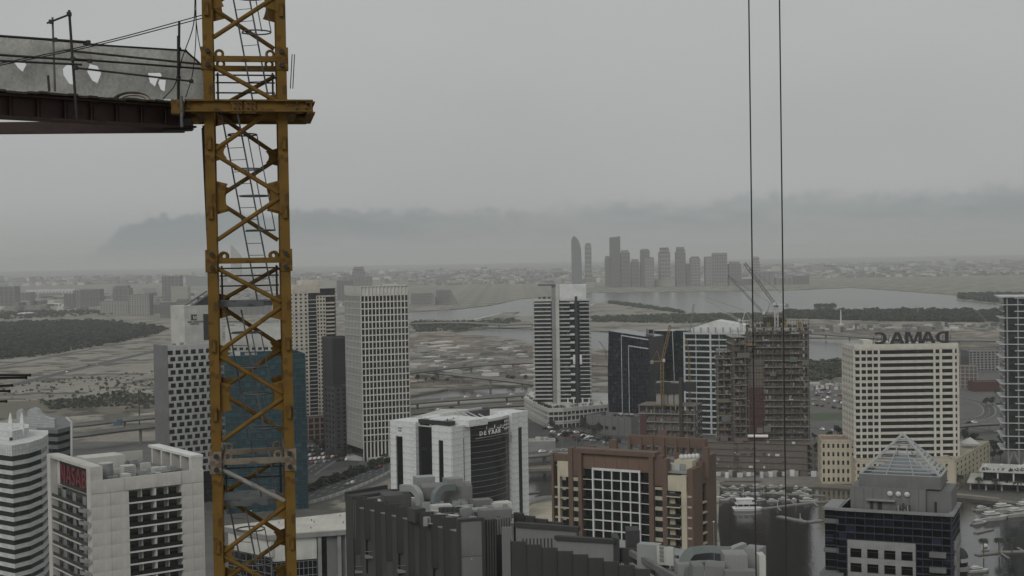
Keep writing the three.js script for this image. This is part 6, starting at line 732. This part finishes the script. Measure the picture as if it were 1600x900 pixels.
palm(1291, 752, 1.5, 'palm before the pink-roofed podium block, nearer to the quay'); palm(1330, 752, 1.6, 'palm at the corner of the pink-roofed podium block'); palm(1312, 754, 1.1, 'smaller palm between the two quay palms'); for (const [x, y, l] of [[1537, 868, 'palm on the pontoon closest to the pyramid block'], [1561, 867, 'middle palm of the three on the marina pontoon'], [1581, 866, 'last palm of the three on the marina pontoon']]) palm(x, y, 0.95, l, -1); for (const [x, y] of [[1350, 757], [1500, 764], [1530, 768], [1556, 770], [1590, 774]]) palm(x, y, 1, 'palm along the marina promenade');
// round-headed trees
function treeProto(k) { const g = new THREE.Group(), M2 = new MB(); M2.add(bar(new THREE.Vector3(), new THREE.Vector3(0.1, 2.4, 0), 0.25, 6, 0.16)); for (let i = 0; i < 4; i++) M2.add(bar(new THREE.Vector3(0.1, 2.2, 0), new THREE.Vector3(Math.cos(i * 1.7 + k) * 1.2, 3.8, Math.sin(i * 1.7 + k) * 1.2), 0.12, 5, 0.05)); M2.build(g, 'trunk', M.trunk); const C = new MB(); for (let i = 0; i < 7; i++) { const c = clump(rr(0.9, 1.5), 70, 0.85, 0.22); c.translate(rr(-1.4, 1.4), rr(3.2, 5.2), rr(-1.4, 1.4)); C.add(c); } C.build(g, 'crown', k % 2 ? M.leaf : M.leafgrey); return g; }
const treeP = [0, 1, 2].map(treeProto); function tree(px, py, s, where) { const k = Math.floor(rnd() * 3), t = treeP[k].clone(); t.name = numbered('street_tree'); t.position.copy(G(px, py)); t.scale.setScalar(s); t.rotation.y = rnd() * 6; tag(t, `round-headed dark tree ${where}`, 'tree', `trees ${where}`); scene.add(t); }
for (let i = 0; i < 16; i++) tree(rr(484, 560), rr(694, 728), rr(0.8, 1.3), 'in the parking lot below the lattice tower'); for (let i = 0; i < 22; i++) tree(rr(862, 985), rr(668, 700), rr(0.9, 1.6), 'round the podium of the balcony tower'); for (let i = 0; i < 18; i++) tree(rr(1268, 1332), rr(676, 740), rr(0.9, 1.7), 'between unfinished tower and pink-roofed podium'); for (let i = 0; i < 16; i++) tree(rr(1500, 1568), rr(690, 726), rr(0.9, 1.6), 'beside the terraced podium'); for (let i = 0; i < 14; i++) tree(rr(1530, 1600), rr(612, 650), rr(1, 1.7), 'by the flyover loop'); for (let i = 0; i < 10; i++) tree(rr(640, 830), rr(594, 600), rr(0.8, 1.4), 'on the canal bank'); for (let i = 0; i < 12; i++) tree(rr(100, 250), rr(600, 645), rr(0.5, 1), 'dotted over the sandy plain');
// lamps
const lampP = (() => { const g = new THREE.Group(); mesh(g, 'pole', bar(new THREE.Vector3(), new THREE.Vector3(0, 10, 0), 0.13, 6, 0.08), M.grey); mesh(g, 'arm', bar(new THREE.Vector3(-1.6, 10.2, 0), new THREE.Vector3(1.6, 10.2, 0), 0.06, 5), M.grey); for (const s of [-1, 1]) mesh(g, 'lamp_head', boxGeo(0.7, 0.14, 0.3).translate(s * 1.7, 10.15, 0), M.grey); return g; })();
function lamps(pts, n, off, where, y = 0) { for (let i = 0; i < n; i++) { const k = Math.max(1, Math.round((i + 0.5) / n * (pts.length - 1))), a = pts[k - 1], b = pts[k], dx = b.x - a.x, dz = b.z - a.z, l = Math.hypot(dx, dz), t = lampP.clone(); t.name = numbered('street_lamp'); t.position.set(b.x - dz / l * off, y, b.z + dx / l * off); t.rotation.y = Math.atan2(-dz, dx) + 1.57; tag(t, `slim grey street lamp ${where}`, 'street lamp', `lamps ${where}`); scene.add(t); } }
lamps(roads.boulevard, 8, 9.5, 'along the boulevard'); lamps(decks.upper, 9, 5.2, 'on the highest elevated road', 12); lamps(decks.wide, 8, 7.2, 'on the wide elevated road', 6); lamps(decks.wideNear, 8, 7.2, 'on the nearer wide elevated road', 6); lamps(decks.canalBridge, 8, 7.2, 'on the canal bridge', 7); lamps(decks.west, 6, 4.6, 'on the railway deck', 12); lamps(roads.plainRoad, 14, 9, 'across the sandy plain'); lamps(roads.eastRoad, 8, 7.5, 'behind the cream tower'); lamps(decks.eastBridge, 10, 6.8, 'on the long bridge over the channel', 8);
{ const t = thing('boulevard_barrier', 'white ribbed barrier curving along the boulevard below the towers', 'barrier', G(540, 775)), o = t.position, pts = smooth([[470, 792], [530, 774], [575, 756], [612, 738]].map(([x, y]) => G(x, y).sub(o)), 30); for (let i = 0; i < 30; i++) mesh(t, 'barrier_panel', beam(pts[i].clone().setY(0.9), pts[i + 1].clone().lerp(pts[i], 0.12).setY(0.9), 0.3, 1.8), i % 2 ? M.white : M.offwhite); patch('sandy_lot', M.sand, [[480, 796], [545, 775], [600, 752], [612, 746], [612, 790], [540, 800]], 0.025); }
{ const t = thing('gantry_sign', 'blue-panelled cabin on the railway deck over the plain', 'cabin', G(184, 664, 12)), b = mat(0.06, 0.1, 0.13); mesh(t, 'cabin_body', boxGeo(6, 2.6, 3).translate(0, 1.3, 0), b); mesh(t, 'cabin_roof', boxGeo(3, 1.4, 3.2).translate(1.2, 3.3, 0), b); const s = thing('gantry', 'dark sign gantry over the road beside the chequered tower', 'gantry', G(218, 664)); mesh(s, 'post', bar(new THREE.Vector3(), new THREE.Vector3(0, 17, 0), 0.5, 8), M.dark); mesh(s, 'arm', bar(new THREE.Vector3(0, 16.6, 0), new THREE.Vector3(8, 16.6, 0), 0.4, 8), M.dark); mesh(s, 'sign_panel', boxGeo(5, 4, 0.4).translate(6, 15, 0), M.dark); }
// ---------- yellow crane mast close by, its tie frame, walkway, ropes ----------
{
  const D = 28 * K, S = FOCAL / D, c0 = P(390, 450, D);                                     // pixels a metre at the mast
  const g = thing('tower_crane_mast', 'yellow lattice tower crane mast with inner ladders and rest platforms', 'crane mast', new THREE.Vector3(c0.x, 0, c0.z)), ang = Math.atan2(c0.x, c0.z) + Math.PI; g.rotation.y = ang;
  // own axes: x across, z toward the eye; half width in metres
  const w = 0.905, cw = 0.24, Y = (py) => P(390, py, D).y, mod = 306 / S, y0 = Y(407);
  const V = (x, y, z) => new THREE.Vector3(x, y, z), part = (name, geo, m, lab) => mesh(g, name, geo, m, lab);
  const yTop = y0 + mod * 2.6; for (const [x, z] of [[-w, w], [w, w], [-w, -w], [w, -w]]) part('chord', boxGeo(cw, yTop, cw).translate(x, yTop / 2, z), M.yellow);
  const dust = M.yellowdust;
  for (let k = -3; k < 2; k++) {
    const yj = y0 + (k + 1) * mod, at = (p) => yj - p / S, low = k === -2 ? dust : M.yellow;   // yj: the joint at the top of this section
    for (const s of [-1, 1]) for (const z of [w, -w]) { const js = part('joint_sleeve', boxGeo(cw + 0.05, 0.56, cw + 0.05).translate(s * (w + 0.02), yj, z), k === -2 ? dust : M.yellow); for (const dy of [-0.17, 0.17]) mesh(js, 'joint_pin', new THREE.CylinderGeometry(0.06, 0.06, cw + 0.3, 10).rotateX(Math.PI / 2).translate(s * w, yj + dy, z), M.blacksteel); part('lug', boxGeo(0.1, 0.32, 0.08).translate(s * (w + 0.01), at(128), z + 0.16), M.yellow); part('lug', boxGeo(0.1, 0.34, 0.08).translate(s * (w + 0.01), at(232), z + 0.16), M.yellow); }
    for (const z of [w, -w]) { part('horizontal_strut', boxGeo(2 * w - cw, 0.14, 0.12).translate(0, yj, z), low); for (const s of [-1, 1]) part('eye_plate', new THREE.TorusGeometry(0.09, 0.035, 6, 12).translate(s * (w - 0.28), yj + 0.12, z), low); }
    for (const x of [w, -w]) part('horizontal_strut', boxGeo(0.12, 0.14, 2 * w - cw).translate(x, yj, 0), low);
    const nodes = [[-1, 8], [1, 68], [-1, 141], [1, 208], [-1, 278]], e = w - cw / 2 - 0.02;
    for (const [z, flip] of [[w, 1], [-w, -1]]) {
      for (let i = 0; i < 4; i++) { const [a, pa] = nodes[i], [b, pb] = nodes[i + 1]; part('diagonal', bar(V(a * flip * e, at(pa + 4), z), V(b * flip * e, at(pb - 4), z), 0.058, 10), k === -2 && i === 0 && z > 0 ? mat(0.3, 0.29, 0.26, { map: rustT }) : M.yellow); }
      // holed gusset plates
      for (const [s, p, h] of [[flip, 72, 0.5], [-flip, 141, 0.3], [flip, 208, 0.62], [-flip, 208, 0.62]]) { const sh = new THREE.Shape(), q = 0.3; sh.moveTo(0, -h / 2 - 0.08); sh.lineTo(q, -h / 2); sh.quadraticCurveTo(q * 0.45, 0, q, h / 2); sh.lineTo(0, h / 2 + 0.08); for (const t of h > 0.4 ? [-1, 1] : []) { const o = new THREE.Path(); o.absarc(q * 0.55, t * (h / 2 - 0.08), 0.075, 0, 6.283, true); sh.holes.push(o); } const pg = new THREE.ExtrudeGeometry(sh, { depth: 0.03, bevelEnabled: false, curveSegments: 8 }); pg.translate(0, 0, -0.015); if (s > 0) pg.rotateY(Math.PI); pg.translate(s * (w - cw / 2), at(p), z); part('gusset_plate', pg, M.yellow); }
    }
    for (const x of [w, -w]) for (let i = 0; i < 4; i++) { const [a, pa] = nodes[i], [b, pb] = nodes[i + 1]; part('diagonal', bar(V(x, at(pa + 4), a * e), V(x, at(pb - 4), b * e), 0.06, 8), M.yellow); }
    // rest platform and rails
    part('rest_platform', boxGeo(2 * w - 0.5, 0.12, 1.5).translate(-0.1, at(66), -0.1), M.steel); part('platform_edge', boxGeo(2 * w - 0.7, 0.16, 0.05).translate(-0.2, at(66), 0.66), M.steel); for (const p of [12, 24, 40]) part('guard_rail', bar(V(-e, at(p), -0.7), V(e, at(p), -0.7), 0.022, 6), M.blacksteel); for (const s of [-1, 1]) part('rail_post', bar(V(s * (e - 0.06), at(66), -0.7), V(s * (e - 0.06), at(8), -0.7), 0.03, 6), M.blacksteel);
    // leaning ladder with its hoops
    const x0 = -0.62, x1 = 0.2, ya = at(76), yb = at(372); const sl = (t) => V(x0 + (x1 - x0) * t, ya + (yb - ya) * t, 0.15);
    let lr; for (const dx of [0, 0.4]) lr = part('ladder_rail', beam(sl(0).add(V(dx, 0, dx * 0.6)), sl(1).add(V(dx, 0, dx * 0.6)), 0.04, 0.065), M.steel); for (let i = 1; i < 16; i++) mesh(lr, 'ladder_rung', bar(sl(i / 16), sl(i / 16).add(V(0.4, 0, 0.24)), 0.009, 5), M.steel); for (const t of [0.12, 0.3, 0.44, 0.62]) part('ladder_hoop', new THREE.TorusGeometry(0.36, 0.02, 5, 20).rotateX(Math.PI / 2).translate(sl(t).x + 0.42, sl(t).y, 0.3), M.steel); for (const dx of [0.55, 0.78]) part('hoop_strap', bar(sl(0.12).add(V(dx, 0, 0.3)), sl(0.62).add(V(dx, 0, 0.3)), 0.014, 5), M.steel);
  }
  const loop = (x) => part('lashing', bar(V(x, y0 + mod * 0.85, w + 0.2), V(x + 0.06, y0 + mod * 1.02, w + 0.2), 0.012, 5), M.rope); loop(w + 0.2); loop(w + 0.26);
  // tie frame clamped round the mast
  const t = thing('mast_collar', 'yellow steel tie frame clamped round the crane mast', 'steel frame', new THREE.Vector3(c0.x, Y(176), c0.z)); t.rotation.y = ang; const px = (x) => (x - 390) / S;
  const ib = (a, b, hh, wd, name) => { const wb = mesh(t, name, beam(a, b, 0.05, hh), M.yellow); for (const s of [-1, 1]) mesh(wb, 'flange', beam(a.clone().add(V(0, s * hh / 2, 0)), b.clone().add(V(0, s * hh / 2, 0)), wd, 0.04), M.yellow); };
  ib(V(px(300), 0.04, 1.25), V(px(490), 0.04, 1.25), 0.26, 0.24, 'web_beam'); ib(V(px(296), -0.02, -1.25), V(px(486), -0.02, -1.25), 0.26, 0.24, 'web_beam'); ib(V(px(487), 0.0, 1.35), V(px(487), 0.0, -1.4), 0.26, 0.2, 'end_beam'); ib(V(px(322), 0.0, 1.1), V(px(322), 0.0, -1.1), 0.24, 0.2, 'end_beam'); ib(V(px(460), 0.0, 1.1), V(px(460), 0.0, -1.1), 0.24, 0.2, 'end_beam');
  for (const z of [1.27, -1.27]) for (const x of [376, 396]) mesh(t, 'splice_plate', boxGeo(0.28, 0.3, 0.14).translate(px(x), 0, z), M.yellow); for (const x of [374, 380, 393, 399, 466, 480, 306]) for (const y of [-0.07, 0.07]) mesh(t, 'bolt', new THREE.CylinderGeometry(0.025, 0.025, 0.2, 6).rotateX(Math.PI / 2).translate(px(x), y + 0.04, 1.3), M.blacksteel);
  mesh(t, 'clevis', boxGeo(0.3, 0.34, 0.5).translate(px(290), 0, 1.2), M.yellow); mesh(t, 'clevis_pin', bar(V(px(296), -0.5, 1.45), V(px(296), 0.25, 1.45), 0.04, 8), M.steel);
  // ---- tie beams
  const O = P(285, 185, 27.8 * K), tb = thing('tie_beam', 'maroon steel tie beam running out from the mast under the walkway', 'steel beam', O), L = (x, y, d) => P(x, y, d * K).sub(O), a = L(298, 184, 27.8), b = L(-70, 162, 24.3);
  const web = mesh(tb, 'web', beam(a, b, 0.06, 0.5), M.maroon); for (const s of [-1, 1]) mesh(web, 'flange', beam(a.clone().add(V(0, s * 0.25, 0)), b.clone().add(V(0, s * 0.25, 0)), 0.5, 0.05), M.maroon); for (let i = 1; i < 9; i++) { const p = a.clone().lerp(b, i / 9); mesh(tb, 'stiffener', boxGeo(0.03, 0.46, 0.4).translate(p.x, p.y, p.z), M.maroon); }
  mesh(tb, 'end_plate', beam(L(255, 197, 27.7), L(300, 195, 27.8), 0.5, 0.28), M.blacksteel);
  const t2 = thing('tie_strut', 'lower dark red tie strut converging on the mast beneath the walkway beam', 'steel beam', P(280, 200, 28.6 * K)), o2 = t2.position; mesh(t2, 'tube', beam(P(286, 198, 28.6 * K).sub(o2), P(-70, 201, 28.9 * K).sub(o2), 0.3, 0.3), M.maroon); mesh(t2, 'end_fork', beam(P(262, 200, 28.5 * K).sub(o2), P(300, 196, 28.5 * K).sub(o2), 0.36, 0.2), M.blacksteel);
  // ---- walkway boards on the beam
  const wk = thing('walkway', 'narrow walkway of dark planks laid on the maroon tie beam', 'walkway', O.clone()), dir = b.clone().sub(a).normalize(), nrm = V(-dir.z, 0, dir.x).normalize(); if (nrm.z > 0) nrm.negate(); const len = a.distanceTo(b);
  for (let i = 0; i < 24; i++) { const p = a.clone().addScaledVector(dir, (i + 0.5) * len / 24), q = p.clone().add(V(0, 0.31 + rr(-0.01, 0.03), 0)); mesh(wk, 'plank', beam(q.clone().addScaledVector(nrm, -0.35 - rr(0, 0.08)), q.clone().addScaledVector(nrm, 1.0), len / 24 * rr(0.82, 0.98), 0.05), M.wood); }
  { const p = L(205, 149, 26.8); mesh(wk, 'coiled_sheet', new THREE.TorusGeometry(0.34, 0.05, 6, 20, Math.PI).scale(1.2, 0.55, 1).translate(p.x, p.y - 0.12, p.z), M.wood); mesh(wk, 'coiled_sheet', new THREE.TorusGeometry(0.26, 0.05, 6, 20, Math.PI).scale(1.3, 0.5, 1).translate(p.x + 0.08, p.y - 0.13, p.z + 0.08), M.beige); }
  // ---- scaffold tubes
  const sc = thing('scaffold_guardrail', 'scaffold tube guardrail standing along the walkway to the mast', 'scaffold', O.clone()), tube = (x0, y0_, d0, x1, y1_, d1, r = 0.024, m = M.blacksteel, n = 'rail_tube') => mesh(sc, n, bar(L(x0, y0_, d0), L(x1, y1_, d1), r, 8), m);
  tube(82, 27, 25.9, 86, 143, 25.9, 0.025, M.steel, 'upright'); tube(108, 16, 25.4, 120, 185, 25.4, 0.032, M.blacksteel, 'upright'); tube(280, 33, 27.5, 279, 184, 27.5, 0.032, M.blacksteel, 'upright'); tube(278, 56, 27.3, 278, 160, 27.3, 0.026, M.blacksteel, 'upright'); tube(74, 36, 25.9, 110, 22, 25.4); tube(-60, 52, 25.4, 139, 66, 26.6, 0.03); tube(130, 69, 26.7, 292, 79, 27.8, 0.024); tube(-60, 62, 26, 320, 101, 28, 0.028, M.wood); tube(-60, 82, 24.6, 141, 95, 25.8, 0.028); tube(-60, 92, 24.4, 128, 101, 25.4, 0.026); tube(112, 92, 25.4, 326, 108, 27.8, 0.026); tube(118, 106, 25.3, 299, 127, 27.4, 0.025, M.wood); tube(75, 118, 25.7, 77, 143, 25.7, 0.03, M.wood, 'upright'); tube(290, 79, 27.8, 318, 105, 28, 0.024);
  for (const [x, y, d] of [[108, 22, 25.4], [80, 34, 25.8], [138, 66, 26.5], [114, 92, 25.4], [140, 95, 25.6], [118, 106, 25.3], [280, 77, 27.4], [280, 104, 27.4], [279, 122, 27.4], [86, 62, 25.9], [299, 127, 27.4]]) { const p = L(x, y, d); mesh(sc, 'coupler', boxGeo(0.09, 0.09, 0.1).translate(p.x, p.y, p.z), M.blacksteel); }
  // ---- torn net
  const netT = tex(256, (u, v) => { return 0.72 + 0.22 * fbm(u * 4, v * 4, 4, 4) + 0.1 * vnoise(u * 64, v * 64, 64); }, { rep: 0.3 }), netM = new THREE.MeshPhysicalMaterial({ map: netT, roughness: 1, transmission: 0.8, thickness: 0, side: THREE.DoubleSide }); netM.color.setRGB(0.9, 0.9, 0.87);
  const nt = thing('safety_net', 'grey torn safety net stretched behind the walkway guardrail', 'net', O.clone());
  const n0 = L(-70, 100, 25.6), n1 = L(320, 130, 28.5), nx = V(n1.x - n0.x, 0, n1.z - n0.z).normalize(), nn = V(-nx.z, 0, nx.x);      // the upright plane the net hangs in
  const onNet = ([x, y]) => { const r = ray(x, y), e = camera.position.clone().sub(O).sub(n0), k = -e.dot(nn) / r.dot(nn), p = e.addScaledVector(r, k); return new THREE.Vector2(p.dot(nx), p.y); };
  const sh = new THREE.Shape([[-70, 52], [0, 57], [60, 63], [140, 69], [215, 74], [288, 80], [305, 90], [318, 103], [320, 158], [285, 156], [140, 152], [0, 146], [-70, 142]].map(onNet)), hole = (pts) => sh.holes.push(new THREE.Path(pts.map(onNet).reverse()));
  hole([[20, 95], [38, 97], [41, 101], [35, 112], [28, 106]]); hole([[103, 102], [113, 101], [114, 132], [108, 131], [99, 117], [98, 108]]); hole([[140, 100], [152, 103], [158, 115], [152, 130], [144, 126], [136, 112]]); hole([[231, 114], [250, 114], [253, 118], [246, 124], [242, 135], [234, 129]]); hole([[249, 124], [259, 125], [257, 143], [251, 140], [247, 130]]);
  const ng = new THREE.ExtrudeGeometry(sh, { depth: 0.012, bevelEnabled: false }), np = ng.attributes.position; for (let i = 0; i < np.count; i++) { const q = n0.clone().addScaledVector(nx, np.getX(i)).addScaledVector(nn, np.getZ(i)); q.y = n0.y + (np.getY(i) - 0); np.setXYZ(i, q.x, q.y, q.z); } ng.computeVertexNormals(); mesh(nt, 'net_sheet', ng, netM);
  const hem = [[0, 57], [288, 80], [318, 103]].map(onNet).map((v) => { const q = n0.clone().addScaledVector(nx, v.x); q.y = n0.y + v.y; return q; }); mesh(nt, 'net_hem', bar(hem[0], hem[1], 0.014, 5), M.wood); mesh(nt, 'net_hem', bar(hem[1], hem[2], 0.014, 5), M.wood);
  const cable = (name, label, pts, r, m = M.rope) => { const v = pts.map(([x, y, d]) => P(x, y, d * K)), o = v[0].clone(), q = thing(name, label, 'rope', o, 'ropes and wires about the crane'), cv = new THREE.CatmullRomCurve3(v.map((p) => p.clone().sub(o))); mesh(q, 'strand', new THREE.TubeGeometry(cv, Math.max(2, pts.length * 5), r, 6), m); return q; };
  cable('stay_wire', 'upper of two thin stay wires slanting down across the walkway net', [[-20, 103, 25], [150, 68, 26.5], [318, 23, 28]], 0.013); cable('stay_wire', 'lower of two thin stay wires slanting down across the walkway net', [[-20, 106, 25], [150, 71, 26.4], [318, 28, 28]], 0.013);
  cable('hanging_rope', 'black rope hanging from above beside the mast to the walkway', [[305, -10, 27.6], [302, 40, 27.5], [285, 90, 27.4], [272, 135, 27.3], [255, 154, 27.2]], 0.014); cable('hanging_rope', 'second black rope hanging beside the mast in a shallow loop', [[306, -10, 27.6], [306, 60, 27.6], [300, 120, 27.5], [290, 152, 27.4]], 0.012); cable('hanging_rope', 'third black rope running straight down next to the mast chord', [[304, 10, 27.6], [310, 60, 27.7], [318, 98, 27.8]], 0.012);
  cable('power_cable', 'thick black power cable running down the edge of the mast', [[318, 196, 28.6], [322, 280, 28.6], [328, 400, 28.6], [335, 560, 28.6], [341, 940, 28.6]], 0.035); cable('power_cable', 'thinner black cable beside the thick one on the mast edge', [[316, 200, 28.9], [320, 290, 28.9], [326, 420, 28.9]], 0.022);
}
// hoist ropes of another crane, out over the marina
for (const [x0, x1, l] of [[1169.5, 1178, 'dark hoist rope hanging over the view, nearer to the mast'], [1217.5, 1226, 'second dark hoist rope hanging over the view, farther from the mast']]) { const a = P(x0, -40, 19), b = a.clone().setY(P(x1, 960, 19).y), t = thing('hoist_rope', l, 'rope', b, 'pair of hoist ropes'); mesh(t, 'strand', bar(new THREE.Vector3(), a.clone().sub(b), 0.0095, 8), M.rope); }
// reinforcing bars poking in at the edge
[[0, 586, 46, 586], [0, 591, 40, 590], [0, 606, 18, 602], [0, 611, 14, 611], [0, 628, 9, 627]].forEach(([x0, y0, x1, y1], i) => { const a = P(-60, y0, 13), b = P(x1, y1, 13.4), t = thing('reinforcing_bar', ['top of the steel bars poking in at the picture edge, longest', 'second steel bar from the top at the picture edge', 'third steel bar from the top at the picture edge', 'fourth steel bar from the top at the picture edge', 'lowest steel bar poking in at the picture edge'][i], 'steel bar', a, 'steel bars at the edge'); mesh(t, 'bar_shaft', bar(new THREE.Vector3(), b.clone().sub(a), 0.012, 6), M.blacksteel); mesh(t, 'bar_cap', bar(b.clone().sub(a), b.clone().sub(a).multiplyScalar(1.02), 0.016, 6), M.blacksteel); });
renderer.render(scene, camera);
